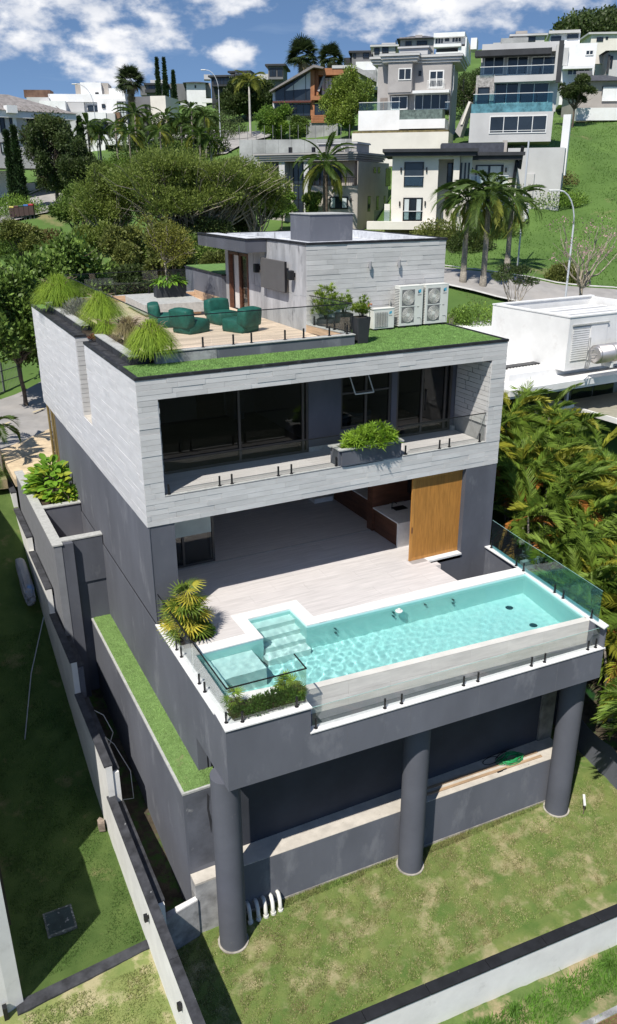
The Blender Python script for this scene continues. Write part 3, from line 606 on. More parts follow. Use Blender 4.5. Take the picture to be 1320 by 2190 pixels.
cp = B(); cp.prism([(2.3, YI(2.3)-.0), (11.0, YI(11)), (11.0, YI(11)+.21), (2.3, YI(2.3)+.21)], -.05, -.03); cp.obj('overflow_edge', TRAV, P)
dx = 1.19; x = 2.3; k = 0
while x < 10.98:
    for (z0, z1, off) in ((-.765, -.42, .45), (-.415, -.055, 0)):
        a = x+off*0; b = min(x+dx-.004, 11.0)
        q = B(); q.prism([(a, YI(a)), (b, YI(b)), (b, YI(b)+.02), (a, YI(a)+.02)], z0, z1-.004); q.obj('travertine_panel', TRAV, P)
    x += dx
q = B(); q.prism([(2.13, YF(2.13)+.25), (2.15, YF(2.13)+.25), (2.3, YI(2.3)+.0), (2.28, YI(2.28)+.0)], -.765, -.03); q.obj('travertine_return', TRAV, P)
for (u, v) in ((6.4, -.35), (8.3, -.35)):
    pass
JET = mat('jet_fitting', (.1, .22, .22), .4)
for (x, z) in ((4.6, -.5), (4.6, -.75), (6.5, -.35), (6.5, -.6), (7.6, -.35), (8.6, -.5), (8.6, -.75)):
    B().tube([(x, -2.09-.031*(x-3.74)-.0, z), (x, -2.01-.031*(x-3.74), z)], .035, 8).obj('pool_jet', JET, P)
for (x, y) in ((10.35, -2.75), (10.3, -3.9)): B().lathe((x, y, FZ), [(.12, 0), (.12, .01), (.02, .015)], 16).obj('floor_drain', JET, P)
# floating chlorinator
fc = thing('floating_dispenser', 'small round white chlorine dispenser floating near the back edge of the pool', 'pool float', (6.55, -2.35, -.09)); B().lathe((6.55, -2.35, -.1), [(.06, 0), (.11, .01), (.11, .04), (.05, .06), (.045, .1)], 18).obj('float_body', PLASTIC, fc, smooth=False)
# ------------------------------------------------ glass railings
def railing(name, label, pts, z0, h, panels, spig, cap=True, gap=.012, sh=.28, zs=None, m=RAIL, drop=.0):
    """pts: polyline of the glass line; spig: list of positions; panels: list of (a,b) along segments"""
    t = thing(name, label, 'railing', (pts[0][0], pts[0][1], z0))
    for s in range(len(pts)-1):
        a = Vector((*pts[s], 0)); b = Vector((*pts[s+1], 0)); d = (b-a); Ln = d.length; d.normalize(); n = Vector((-d.y, d.x, 0))
        k = max(1, panels[s]); w = Ln/k
        for i in range(k):
            c = a+d*(w*(i+.5)); B().obox(c+Vector((0, 0, z0+.06-drop+(h-.06+drop)/2)), (w/2-gap/2, .006, (h-.06+drop)/2), d, n).obj('glass_panel', m, t)
        if cap: B().obox(a+d*Ln/2+Vector((0, 0, z0+h+.012)), (Ln/2+.012, .014, .012), d, n).obj('top_rail', BLACK, t)
        else: B().obox(a+d*Ln/2+Vector((0, 0, z0+h+.002)), (Ln/2, .0065, .002), d, n).obj('glass_edge', mat('glass_edge', (.3, .5, .46), .2), t)
    for (x, y) in spig:
        q = B(); q.lathe((x, y, z0), [(.05, 0), (.05, .015), (.028, .018), (.028, sh)], 10); q.obj('spigot', BLACK, t)
    return t
railing('glass_railing', 'clear glass railing with black spigots by the yellow palm on the pool deck', [(.1, -.1), (.1, -2.9)], 0, .95, [2], [(.1, -.19), (.1, -1.56), (.1, -1.95)])
railing('glass_railing', 'glass corner railing with black top rail around the pool corner planting', [(.1, -2.93), (.12, -5.2), (2.07, -5.28), (2.09, -4.6)], 0, .98, [1, 1, 1], [(.1, -3.32), (.1, -3.71), (.12, -5.08), (.46, -5.22), (1.82, -5.27)])
railing('glass_railing', 'low glass screen with nine black spigots in front of the pool travertine wall', [(2.2, YF(2.2)+.1), (11.1, YF(11.1)+.1)], -.735, .62, [5], [(x, YF(x)+.1) for x in (2.3, 4.2, 4.68, 6.55, 7.0, 8.75, 9.2, 10.72, 11.0)], cap=False)
railing('glass_railing', 'blue-tinted glass railing on the right side of the pool against the palms', [(11.62, -.15), (11.4, -2.0), (11.33, -2.9), (11.05, -5.6)], 0, 1.0, [1, 1, 2], [(11.62, -.2), (11.45, -1.67), (11.4, -2.07), (11.25, -3.64), (11.21, -4.04), (11.08, -5.3)], cap=False, m=POOLG)
railing('glass_railing', 'left balcony glass railing with thin black handrail, long span before the planter', [(.6, .05), (5.8, .05)], F2+.045, .92, [4], [(.67, .05), (2.11, .05), (2.47, .05), (3.88, .05), (4.29, .05), (5.74, .05)])
railing('glass_railing', 'right balcony glass railing from the planter to the stone jamb', [(8.06, .05), (11.12, .05)], F2+.045, .92, [2], [(8.15, .05), (9.41, .05), (9.78, .05), (10.96, .05)])
rt1 = railing('glass_railing', 'railing with black handrail along front and left of the roof terrace', [(7.08, 1.65), (1.17, 1.65), (1.2, 14.3)], ZT+.315, .88, [4, 7], [(x, 1.65) for x in (6.95, 6.35, 5.5, 4.9, 3.85, 3.3, 2.4, 1.5, 1.25)]+[(1.19, y) for y in (4, 6, 8, 10, 12, 13.8)])
railing('glass_railing', 'short glass return of the roof terrace beside the tub plants', [(7.08, 1.7), (6.82, 3.85)], ZT+.315, .88, [1], [(7.06, 1.95), (6.98, 2.5), (6.94, 2.9), (6.85, 3.6)])
railing('glass_railing', 'glass railing at the far back of the roof terrace behind the concrete bench', [(1.2, 14.3), (6.5, 14.3)], ZT+.315, .88, [4], [(x, 14.3) for x in (1.5, 2.5, 3.2, 4.6, 5.3, 6.2)])
for (x, z) in ((2.4, 4.86),): pass
# ================================================================== LOWER STRUCTURE
LS = thing('lower_structure', 'dark grey undercroft walls and retaining base below the pool deck', 'retaining wall', (5, -3, LZ))
B().box(.85, 2.84, 3.05, 3.07, 1.1, 2.82).obj('reflection_pane', mat('pale_reflection', (.5, .55, .5), .8, .05), H)  # bright reflection in the sliding glass, put in as a pale opaque pane
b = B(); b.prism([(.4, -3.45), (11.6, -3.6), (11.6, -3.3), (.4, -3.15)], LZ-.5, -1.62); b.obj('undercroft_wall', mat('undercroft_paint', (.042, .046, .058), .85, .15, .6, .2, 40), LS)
b = B(); b.prism([(11.3, -3.66), (11.85, -3.68), (11.85, -3.3), (11.3, -3.3)], LZ-.4, -1.62); b.obj('concrete_pilaster', mat('raw_concrete', (.2, .19, .165), .9, .3, 2, .3, 20), LS)
b = B(); b.prism([(.62, -3.62), (.66, -3.62), (.66, -3.46), (.62, -3.46)], -5.43, -2.2); b.obj('drain_pipe_chase', LIGHTSTONE, LS)
b = B(); b.prism([(.15, -4.1), (11.8, -4.55), (11.8, -4.4), (.15, -3.9)], LZ-.4, -5.47); b.obj('plinth_wall', GREY, LS)
b = B(); b.prism([(.15, -3.9), (11.8, -4.4), (11.8, -3.5), (.15, -3.4)], LZ-.4, -5.5); b.prism([(.15, -4.1), (11.8, -4.55), (11.8, -4.4), (.15, -3.9)], -5.47, -5.455); b.prism([(.15, -3.9), (11.8, -4.4), (11.8, -3.5), (.15, -3.45)], -5.5, -5.46); b.obj('plinth_screed', LEDGE, LS)
b = B(); b.prism([(.7, -4.13), (11.8, -4.56), (11.8, -4.53), (.7, -4.1)], LZ-.1, LZ+.1); b.obj('plinth_footing', mat('footing', (.4, .37, .32), .9, .3, 3), LS)
b = B(); b.box(-.62, .15, -4.14, -3.74, LZ-.4, -5.5); b.obj('bare_plinth', BARE, LS); B().box(-.62, .15, -4.14, -3.76, -5.5, -5.44).obj('plinth_ledge', LEDGE, LS)
b = B(); b.box(-.66, -.0, -3.75, 6.4, LZ-.4, -2.84); b.box(-.0, .4, -3.75, -3.1, LZ-.4, -2.84); b.obj('bulging_base_wall', GREY, LS)
b = B(); b.box(-.6, .18, -3.753, -3.74, -5.3, -2.9); b.obj('patched_render', mat('patched', (.105, .11, .13), .85, .2, 1.4, .3, 20, wear=((.28, .28, .28), 1.6, .6, .1)), LS)
b = B(); b.prismy([(-.02, -3.0), (.03, -3.1), (.0, -3.5), (.05, -3.9), (.02, -4.3), (-.01, -3.9), (-.05, -3.5)], -3.762, -3.74); b.obj('render_crack', mat('crack', (.03, .03, .035), .95), LS)
b = B(); b.box(-.67, -.6, -3.76, 6.4, -2.84, -2.78); b.box(-.6, .38, -3.76, -3.7, -2.84, -2.78); b.obj('ledge_trim', LIGHTSTONE, LS)
b = B(); b.box(-.6, -.0, -3.7, 6.38, -2.84, -2.77); b.box(0, .36, -3.7, -3.12, -2.84, -2.77); b.obj('ledge_turf', mat('ledge_turf', (.2, .32, .1), .95, .3, 5, .9, 140, col2=(.14, .24, .065), wear=((.26, .26, .13), 2, .62, .1)), LS)
blades('ledge_turf_blades', [(-.6, -.0, -3.7, 6.35, .9), (0, .36, -3.7, -3.12, .1)], -2.78, 22000, .035, mat('ledge_blade', (.23, .36, .11), .8, .2, 3, isl=.4), LS, .008, 5)
b = B(); b.box(.3, .42, -3.1, -3.0, -2.9, -1.7); b.box(.25, .4, -5.1, -3.1, -1.9, -1.73); b.obj('recess_post', GREY, LS)
b = B(); b.box(.35, .5, -3.1, -3.05, -2.84, -1.73); b.obj('recess_back', GREY, LS)
b = B(); b.prism([(-1.72, -4.42), (-.6, -4.2), (-.6, -4.05), (-1.72, -4.22)], LZ-.3, -5.95); b.obj('cross_wall', BARE, LS); B().prism([(-1.2, -4.3), (-.6, -4.18), (-.6, -4.05), (-1.2, -4.14)], -5.95, -5.93).obj('cross_wall_top', WHITE, LS)
for (x, y) in ((.13, -4.75), (5.73, -4.72), (11.2, -4.9)):
    c = B(); c.lathe((x, y, 0), [(.36, LZ-.3), (.36, LZ-.29), (.36, -1.71), (.36, -1.7)], 48)
    o = c.obj('concrete_column', mat('column_paint', (.095, .1, .12), .8, .08, .8, .15, 40, wear=((.3, .28, .25), 3, .69, .06)), None, smooth=True)
    n_ = {.13: 'left-hand grey round column beside the white drain pipes', 5.73: 'middle grey round column under the pool beam', 11.2: 'right-hand grey round column next to the coiled green hose'}[x]
    tag(o, n_, 'column', 'round columns carrying the pool deck')
    for p in o.data.polygons:
        if abs(p.normal.z) > .5: p.use_smooth = False
    B().lathe((x, y, LZ), [(.41, -.1), (.41, .03)], 24).obj('column_footing', MATS['footing'], o)
# pvc stub pipes
PVC = mat('white_pvc', (.68, .67, .62), .5, .1)
for k, x in enumerate((.78, 1.02, 1.24, 1.46, 1.68)):
    t = thing('drain_pipe', 'white bent plastic drain pipe by the left column foot, '+('first from the column, in shade', 'second from the column', 'middle one of the five', 'fourth from the column', 'farthest from the column')[k], 'pipe', (x, -4.4, LZ), group='five white drain pipes')
    B().tube([(x, -4.1, LZ+.42), (x, -4.25, LZ+.44), (x-.02, -4.38, LZ+.36), (x-.03, -4.44, LZ+.15), (x-.03, -4.45, LZ-.02)], .055, 10).obj('elbow_pipe', PVC, t, smooth=True)
    B().lathe((x-.03, -4.45, LZ), [(.075, 0), (.075, .08)], 12).obj('collar', PVC, t)
# ================================================================== ENTRANCE PLANTER ON THE LEFT
SP = thing('side_planter', 'raised grey planter wall with pale coping along the left side of the house', 'planter', (-1, 10, -3))
b = B(); b.prismx([(5.95, LZ), (14.4, LZ), (14.4, .33), (5.95, .33)], -1.65, -1.4); b.obj('outer_wall', mat('light_grey_paint', (.2, .205, .22), .8, .06), SP)
b = B(); b.box(-1.4, -1.02, 5.97, 6.22, LZ, .33); b.box(-1.4, 0, 9.6, 9.8, -3, .33); b.box(-1.4, 0, 6.2, 6.45, -1.3, .33); b.box(-1.02, 0.02, 6.25, 6.45, LZ, -1.2); b.obj('cross_wall', GREYF, SP)
b = B(); b.box(-1.7, -1.36, 5.92, 14.4, .33, .38); b.box(-1.36, .02, 6.18, 6.5, .33, .375); b.box(-1.36, .02, 9.56, 9.84, .33, .375); b.obj('stone_coping', LIGHTSTONE, SP)
b = B(); b.box(-1.4, 0.02, 6.5, 9.56, -1.5, -1.1); b.obj('pit_floor', mat('sand', (.4, .28, .18), .95, .2, 3, .3, 20), SP)
b = B(); b.box(-1.4, .02, 8.1, 9.6, -1.12, -1.05); b.obj('pit_slab', mat('pink_screed', (.55, .42, .32), .9, .15, 4), SP)
b = B(); b.box(-1.4, .02, 9.84, 14.2, -.2, .2); b.obj('soil_bed', SOIL, SP)
# windows on the side wall far end
b = B(); b.prismx([(13.3, 0), (14.9, 0), (14.9, ZB), (13.3, ZB)], .04, .06); b.obj('side_glazing', WIND, H)
for y in (13.3, 13.9, 14.8): piece('glazing_mullion', mat('brass_frame', (.25, .18, .07), .4), uv, .0, .08, y, y+.09, -.3, ZB)
# ================================================================== ROOF OBJECTS
# air conditioning units
FANM = mat('fan_grey', (.22, .22, .23), .4, .1)
LOGO = mat('logo_blue', (.08, .38, .55), .5, .02); LOGOD = mat('logo_dark', (.03, .05, .08), .5)
INK = mat('dark_print', (.06, .06, .06), .6)
def text(body, name, parent, loc, size, m, rot=(PI/2, 0, 0), ext=.001):
    c = bpy.data.curves.new(name, 'FONT'); c.body = body; c.size = size; c.extrude = ext; c.align_x = 'CENTER'; c.align_y = 'CENTER'
    o = bpy.data.objects.new('tmp_text', c); dg = bpy.context.evaluated_depsgraph_get(); COL.objects.link(o); bpy.context.view_layer.update(); me = bpy.data.meshes.new_from_object(o.evaluated_get(bpy.context.evaluated_depsgraph_get())); bpy.data.objects.remove(o); me.materials.clear(); me.materials.append(m)
    t = bpy.data.objects.new(name, me); link(t, parent); t.location = loc; t.rotation_euler = rot; return t
def fan(parent, x, z, w, h, y):
    B().box(x-w/2, x+w/2, y+.004, y+.03, z-h/2, z+h/2).obj('fan_recess', GRILLE, parent, local=True)
    g = B(); ns = 22
    for k in range(11): r = .045+k*.0195*w/.5; g.tube([(x+r*math.cos(2*PI*j/ns), y-.012, z+r*math.sin(2*PI*j/ns)) for j in range(ns+1)], .0032, 4, False)
    for k in range(36): a = 2*PI*k/36; g.tube([(x+.04*math.cos(a), y-.008, z+.04*math.sin(a)), (x+w*.46*math.cos(a+.35), y-.008, z+w*.46*math.sin(a+.35))], .0028, 4, False)
    stuff(g.obj('fan_guard', PLASTIC, parent, local=True))
    b = B()
    for k in range(3):
        a = 2*PI*k/3+.5
        b.quad((x+.05*math.cos(a), y+.0, z+.05*math.sin(a)), (x+w*.4*math.cos(a), y+.0, z+w*.4*math.sin(a)), (x+w*.4*math.cos(a+.9), y+.002, z+w*.4*math.sin(a+.9)), (x+.05*math.cos(a+.9), y+.002, z+.05*math.sin(a+.9)))
    b.obj('fan_blades', FANM, parent, local=True)
    B().tube([(x, y-.016, z), (x, y-.004, z)], .058, 16).obj('fan_hub', PLASTIC, parent, local=True)
def ac_tall(label, loc):
    t = thing('air_conditioner', label, 'air conditioner', loc, 0, 'twin-fan condenser units on the roof')
    b = B(); b.box(0, .93, 0, .32, .06, 1.35); b.obj('casing', PLASTIC, t, local=True, bevel=.012)
    b = B(); b.box(-.004, .934, -.004, .324, 1.335, 1.36); b.obj('lid', PLASTIC, t, local=True, bevel=.006)
    for z in (.98, .42): fan(t, .34, z+.0, .5, .52, -.006)
    B().box(.05, .63, -.008, -.002, .685, .712).obj('divider', PLASTIC, t, local=True)
    lv = B()
    for k in range(22): z = .12+k*.053; lv.box(-.006, .0, .02, .3, z, z+.022)
    stuff(lv.obj('side_louvres', GRILLE, t, local=True))
    for (x) in (.18, .75): B().box(x-.06, x+.06, -.03, .35, 0, .06).obj('foot', BLACK, t, local=True)
    B().quad((.72, -.003, 1.1), (.84, -.003, 1.13), (.84, -.003, 1.24), (.72, -.003, 1.2)).obj('logo_patch', LOGO, t, local=True)
    B().quad((.72, -.0045, 1.1), (.78, -.0045, 1.115), (.72, -.0045, 1.2)).obj('logo_triangle', LOGOD, t, local=True)
    text('DAIKIN', 'brand_lettering', t, (.78, -.004, 1.05), .045, INK); text('VRV', 'model_lettering', t, (.74, -.004, .66), .05, INK)
    B().tube([(.72, -.004, .3), (.84, -.006, .3), (.88, -.006, .22), (.88, -.004, .12)], .006, 5).obj('service_panel_edge', GRILLE, t, local=True)
    return t
ac_tall('left of the two tall white twin-fan condensers against the stone roof wall', (9.95, 3.45, ZT+.0))
ac_tall('right of the two tall white twin-fan condensers at the end of the stone roof wall', (10.98, 3.45, ZT+.0))
t = thing('air_conditioner', 'small white single-fan condenser left of the two tall ones', 'air conditioner', (8.93, 3.4, ZT))
B().box(0, .8, 0, .3, .05, .68).obj('casing', PLASTIC, t, local=True, bevel=.012); B().box(.06, .54, -.004, .0, .1, .58).obj('fan_recess', GRILLE, t, local=True)
g = B()
for k in range(20): z = .11+k*.0235; g.box(.05, .55, -.014, -.004, z, z+.007)
for k in range(5): x = .1+k*.1; g.box(x, x+.006, -.012, -.004, .1, .58)
stuff(g.obj('grille_bars', PLASTIC, t, local=True)); B().tube([(.3, -.004, .34), (.3, .0, .34)], .19, 20).obj('fan_disc', FANM, t, local=True)
B().quad((.6, -.003, .5), (.7, -.003, .53), (.7, -.003, .61), (.6, -.003, .58)).obj('logo_patch', LOGO, t, local=True); text('DAIKIN', 'brand_lettering', t, (.65, -.004, .46), .035, INK)
B().box(-.02, .82, -.01, .31, .68, .7).obj('lid', PLASTIC, t, local=True)
for x in (.12, .68): B().box(x-.05, x+.05, -.02, .32, 0, .05).obj('foot', BLACK, t, local=True)
t = thing('valve_stub', 'small copper and white pipe valve beside the small condenser', 'pipe', (8.85, 3.6, ZT)); B().tube([(8.85, 3.6, ZT), (8.85, 3.6, ZT+.75)], .03, 8).obj('riser_pipe', PVC, t); B().tube([(8.85, 3.6, ZT+.75), (8.85, 3.58, ZT+.86), (8.92, 3.5, ZT+.84)], .035, 8).obj('copper_bend', mat('copper', (.35, .12, .06), .4), t)
t = thing('conduit', 'thin grey pipe run up the wall left of the tall condensers', 'pipe', (9.86, 3.85, ZT)); B().tube([(9.86, 3.9, ZT), (9.86, 3.9, ZT+.9)], .025, 8).obj('conduit_pipe', LIGHTSTONE, t)
# wall lamps on the tower
for x, lb in ((9.03, 'left cylindrical wall lamp on the stone tower front'), (10.15, 'right cylindrical wall lamp on the stone tower front')):
    t = thing('wall_lamp', lb, 'wall lamp', (x, 3.94, 8.9), 0, 'cylindrical wall lamps on the tower')
    B().tube([(x, 3.85, 8.85), (x, 3.85, 9.1)], .045, 14).obj('lamp_body', mat('grey_alu', (.3, .3, .31), .4, .05), t); B().box(x-.03, x+.03, 3.85, 3.945, 8.93, 9.02).obj('lamp_bracket', MATS['grey_alu'], t)
# television & speakers
t = thing('television', 'grey covered television panel mounted on the concrete side of the roof tower', 'television', (6.6, 6.1, 8.1))
B().box(6.55, 6.63, 5.15, 7.1, 8.12, 9.1).obj('screen_cover', mat('grey_cover', (.105, .1, .1), .6, .05), t, bevel=.01); B().box(6.62, 6.74, 5.6, 6.7, 8.35, 8.9).obj('wall_bracket', BLACK, t); B().box(6.556, 6.632, 5.13, 5.15, 8.12, 9.1).obj('side_edge', BLACK, t)
for y, lb in ((4.75, 'black outdoor speaker right of the television'), (7.55, 'black outdoor speaker left of the television')):
    t = thing('speaker', lb, 'speaker', (6.6, y, 8.6), 0, 'wall speakers'); B().box(6.5, 6.68, y-.1, y+.1, 8.56, 8.86).obj('speaker_cabinet', BLACK, t, bevel=.03); B().box(6.68, 6.745, y-.04, y+.04, 8.65, 8.78).obj('speaker_bracket', BLACK, t)
# bean bag chairs
def beanbag(label, loc, rot, first=[]):
    t = thing('beanbag_chair', label, 'beanbag chair', loc, rot, 'green beanbag chairs on the roof terrace')
    if not first:
        def cushion(bx, seed, puff):
            v = []; f = []; r = np.random.default_rng(seed); n = 10
            x0, x1, y0, y1, z0, z1 = bx
            import bmesh
            bm = bmesh.new(); bmesh.ops.create_cube(bm, size=1); bmesh.ops.subdivide_edges(bm, edges=bm.edges[:], cuts=9, use_grid_fill=True)
            for q in bm.verts:
                a, b, c = q.co.x*2, q.co.y*2, q.co.z*2
                rad = (abs(a)**4+abs(b)**4+abs(c)**4)**.25; k = 1/max(rad, .001); m_ = max(abs(a), abs(b), abs(c)); s_ = .62+.38*k*m_
                wr = .012*math.sin(a*9+seed)*math.cos(b*7+c*5)+.008*math.sin(c*14+a*3)
                a2, b2, c2 = a*(1+puff*(1-b*b)*(1-c*c)*.5)*s_+wr, b*(1+puff*(1-a*a)*(1-c*c)*.5)*s_+wr, c*(1+puff*(1-a*a)*(1-b*b)*.5)*s_+wr
                q.co = Vector(((x0+x1)/2+a2*(x1-x0)/2, (y0+y1)/2+b2*(y1-y0)/2, (z0+z1)/2+c2*(z1-z0)/2))
            me = bpy.data.meshes.new('cushion'); bm.to_mesh(me); bm.free(); me.materials.append(DGREEN)
            for p in me.polygons: p.use_smooth = True
            return me
        first += [cushion((-.42, .42, -.45, .5, -.02, .44), 1, .2), cushion((-.42, .42, .18, .56, .25, .86), 4, .22)]
        tb = B().box(-.05, .05, .565, .572, .6, .63).mesh('label_tab', PLASTIC); first.append(tb)
        tb = B(); tb.tube([(-.36, -.4, .4), (-.38, .1, .41), (-.36, .2, .42)], .008, 5); first.append(tb.mesh('seam_piping', DGREEN))
    a = bpy.data.objects.new('seat_cushion', first[0]); link(a, t); b = bpy.data.objects.new('back_cushion', first[1]); link(b, t); b.rotation_euler = (-.1, 0, 0)
    c = bpy.data.objects.new('white_tab', first[2]); link(c, t); c.location = (0, .02, .08); d = bpy.data.objects.new('seam_piping', first[3]); link(d, t)
    for q in t.children: q.scale = (1.0, 1.0, .95)
    return t
beanbag('green beanbag chair at front left, its back to the pool side and white tab showing', (3.5, 5.75, ZD), math.radians(115))
beanbag('green beanbag chair at far left, half hidden by the front left one', (3.15, 7.25, ZD), math.radians(75))
beanbag('green beanbag chair at far right, facing the camera under the television', (5.05, 6.95, ZD), math.radians(10))
beanbag('green beanbag chair at front right, turned away with a white tab on its back', (4.95, 5.2, ZD), math.radians(205))
# concrete bench and black planter
t = thing('concrete_bench', 'low pale concrete bench block at the back of the roof terrace', 'bench', (4.2, 11, ZD))
B().prism([(3.0, 9.4), (5.2, 9.25), (5.5, 12.3), (3.1, 12.4)], ZD+.1, ZD+.46).obj('bench_top', LIGHTSTONE, t, bevel=.01); B().prism([(3.1, 9.5), (5.1, 9.35), (5.4, 12.2), (3.2, 12.3)], ZD, ZD+.1).obj('recessed_base', WOODW, t)
# tub plants containers
tub = thing('tapered_planter', 'tall square black planter holding a leafy bush at the kerb corner on the turf', 'planter', (7.5, 2.1, ZT))
b = B(); i0 = 0
def frustum(cx, cy, z0, z1, w0, w1): 
    q = B(); 
    q.v = [(cx-w0, cy-w0, z0), (cx+w0, cy-w0, z0), (cx+w0, cy+w0, z0), (cx-w0, cy+w0, z0), (cx-w1, cy-w1, z1), (cx+w1, cy-w1, z1), (cx+w1, cy+w1, z1), (cx-w1, cy+w1, z1)]
    q.f = [(0, 3, 2, 1), (4, 5, 6, 7), (0, 1, 5, 4), (1, 2, 6, 5), (2, 3, 7, 6), (3, 0, 4, 7)]; return q
frustum(7.48, 1.75, ZT, ZT+.78, .17, .22).obj('tub', mat('charcoal_pot', (.03, .032, .036), .7, .1), tub, bevel=.01); B().box(7.29, 7.67, 1.56, 1.94, ZT+.78, ZT+.785).obj('pot_soil', SOIL, tub)
tub2 = thing('tapered_planter', 'second square black planter behind the kerb corner one, by the glass return', 'planter', (7.4, 2.7, ZT)); frustum(7.4, 2.65, ZT, ZT+.78, .17, .22).obj('tub', MATS['charcoal_pot'], tub2, bevel=.01); B().box(7.21, 7.59, 2.46, 2.84, ZT+.78, ZT+.785).obj('pot_soil', SOIL, tub2)
tub3 = thing('round_planter', 'round dark green pot under the tallest roof bush at the tower corner', 'planter', (7.25, 3.5, ZT)); b = B(); b.lathe((7.25, 3.45, ZT), [(.2, 0), (.3, .15), (.36, .35), (.34, .5), (.3, .52)], 20); b.obj('pot', MATS['charcoal_pot'], tub3, smooth=True)
bp = thing('black_trough_planter', 'black rectangular trough on the concrete bench holding leaves and a small tree', 'planter', (4.5, 11.3, ZD+.46)); B().prism([(3.95, 11.0), (5.1, 10.95), (5.15, 11.5), (4.0, 11.55)], ZD+.46, ZD+.95).obj('trough', MATS['charcoal_pot'], bp)
# hoses, boards on the plinth ledge
t = thing('garden_hose', 'tangled green garden hose coiled on the plinth ledge by the right column', 'hose', (9.9, -3.95, -5.43)); b = B(); pts = []
for k in range(150):
    a = k*.42; r = .26+.09*math.sin(k*.37)+.07*math.sin(k*.11); pts.append((9.9+r*1.25*math.cos(a)+.06*math.sin(k*.23), -4.0+r*.62*math.sin(a), -5.42+.02*(k % 5)/2+.03*math.sin(k*.5)+.03))
b.tube(pts, .013, 5); b.obj('hose_coil', mat('green_hose', (.03, .3, .1), .4, .1), t, smooth=True)
b = B(); b.tube([(9.2+.4*math.cos(k*.3)+k*.02, -3.75+.14*math.sin(k*.33), -5.43) for k in range(30)], .012, 5); b.obj('black_loop', BLACK, t)
for k, (y0, y1, lb) in enumerate(((-3.82, -3.98, 'long timber board on the plinth ledge nearest the dark wall'), (-4.04, -4.15, 'long thin timber board on the plinth ledge nearest the edge'))):
    t = B(); t.prism([(6.4, y0), (10.9, y0-.2), (10.9, y0-.29), (6.4, y0-.09)], -5.455, -5.425); tag(t.obj('timber_board', mat('timber', (.42, .29, .18), .8, .2, 3, stretch=(.5, 8, 8))), lb, 'board')
t = thing('hand_trowel', 'small dark trowel lying on the plinth ledge left of the green hose', 'tool', (9.3, -4.25, -5.45)); B().box(9.15, 9.35, -4.3, -4.22, -5.452, -5.43).obj('blade', BLACK, t); B().tube([(9.35, -4.26, -5.44), (9.5, -4.28, -5.42)], .015, 6).obj('handle', BLACK, t)
# ================================================================== PLANT LIBRARY
def leafm(name, col, isl=.35, tr=.28, col2=None, rough=.55, scale=.6):
    return mat(name, col, rough, .22, scale, isl=isl, trans=tr, col2=col2, detail=3, spec=.3)
BARK = mat('bark', (.13, .10, .075), .95, .3, 5, .6, 12)
BARKP = mat('pale_bark', (.3, .26, .2), .95, .3, 5, .6, 12)
PALMT = mat('palm_trunk', (.27, .24, .2), .95, .3, 6, .7, 8, stretch=(1, 1, 5))
def leaf_arrays(P, D, size, asp=.45, r=NR, fold=False):
    """one quad (diamond) leaf per point; D = preferred direction or None"""
    n = len(P); a = r.normal(size=(n, 3)) if D is None else D+r.normal(size=(n, 3))*.55
    a /= np.linalg.norm(a, axis=1)[:, None]+1e-9
    b = np.cross(a, r.normal(size=(n, 3))); b /= np.linalg.norm(b, axis=1)[:, None]+1e-9
    s = size*r.uniform(.65, 1.35, n)[:, None]
    v = np.empty((n, 4, 3)); v[:, 0] = P; v[:, 1] = P+a*s*.5+b*s*asp*.5; v[:, 2] = P+a*s; v[:, 3] = P+a*s*.5-b*s*asp*.5
    return v.reshape(-1, 3), np.arange(4*n).reshape(-1, 4)
def limb_pts(a, b, r, n=6, wig=.08, sag=.0):
    a, b = Vector(a), Vector(b); L_ = (b-a).length; out = []
    for k in range(n+1):
        t = k/n; p = a.lerp(b, t); s = math.sin(t*PI)*wig*L_
        p = p+Vector((r.uniform(-s, s), r.uniform(-s, s), r.uniform(-s, s)*.5-sag*L_*math.sin(t*PI))); out.append(p)
    return out
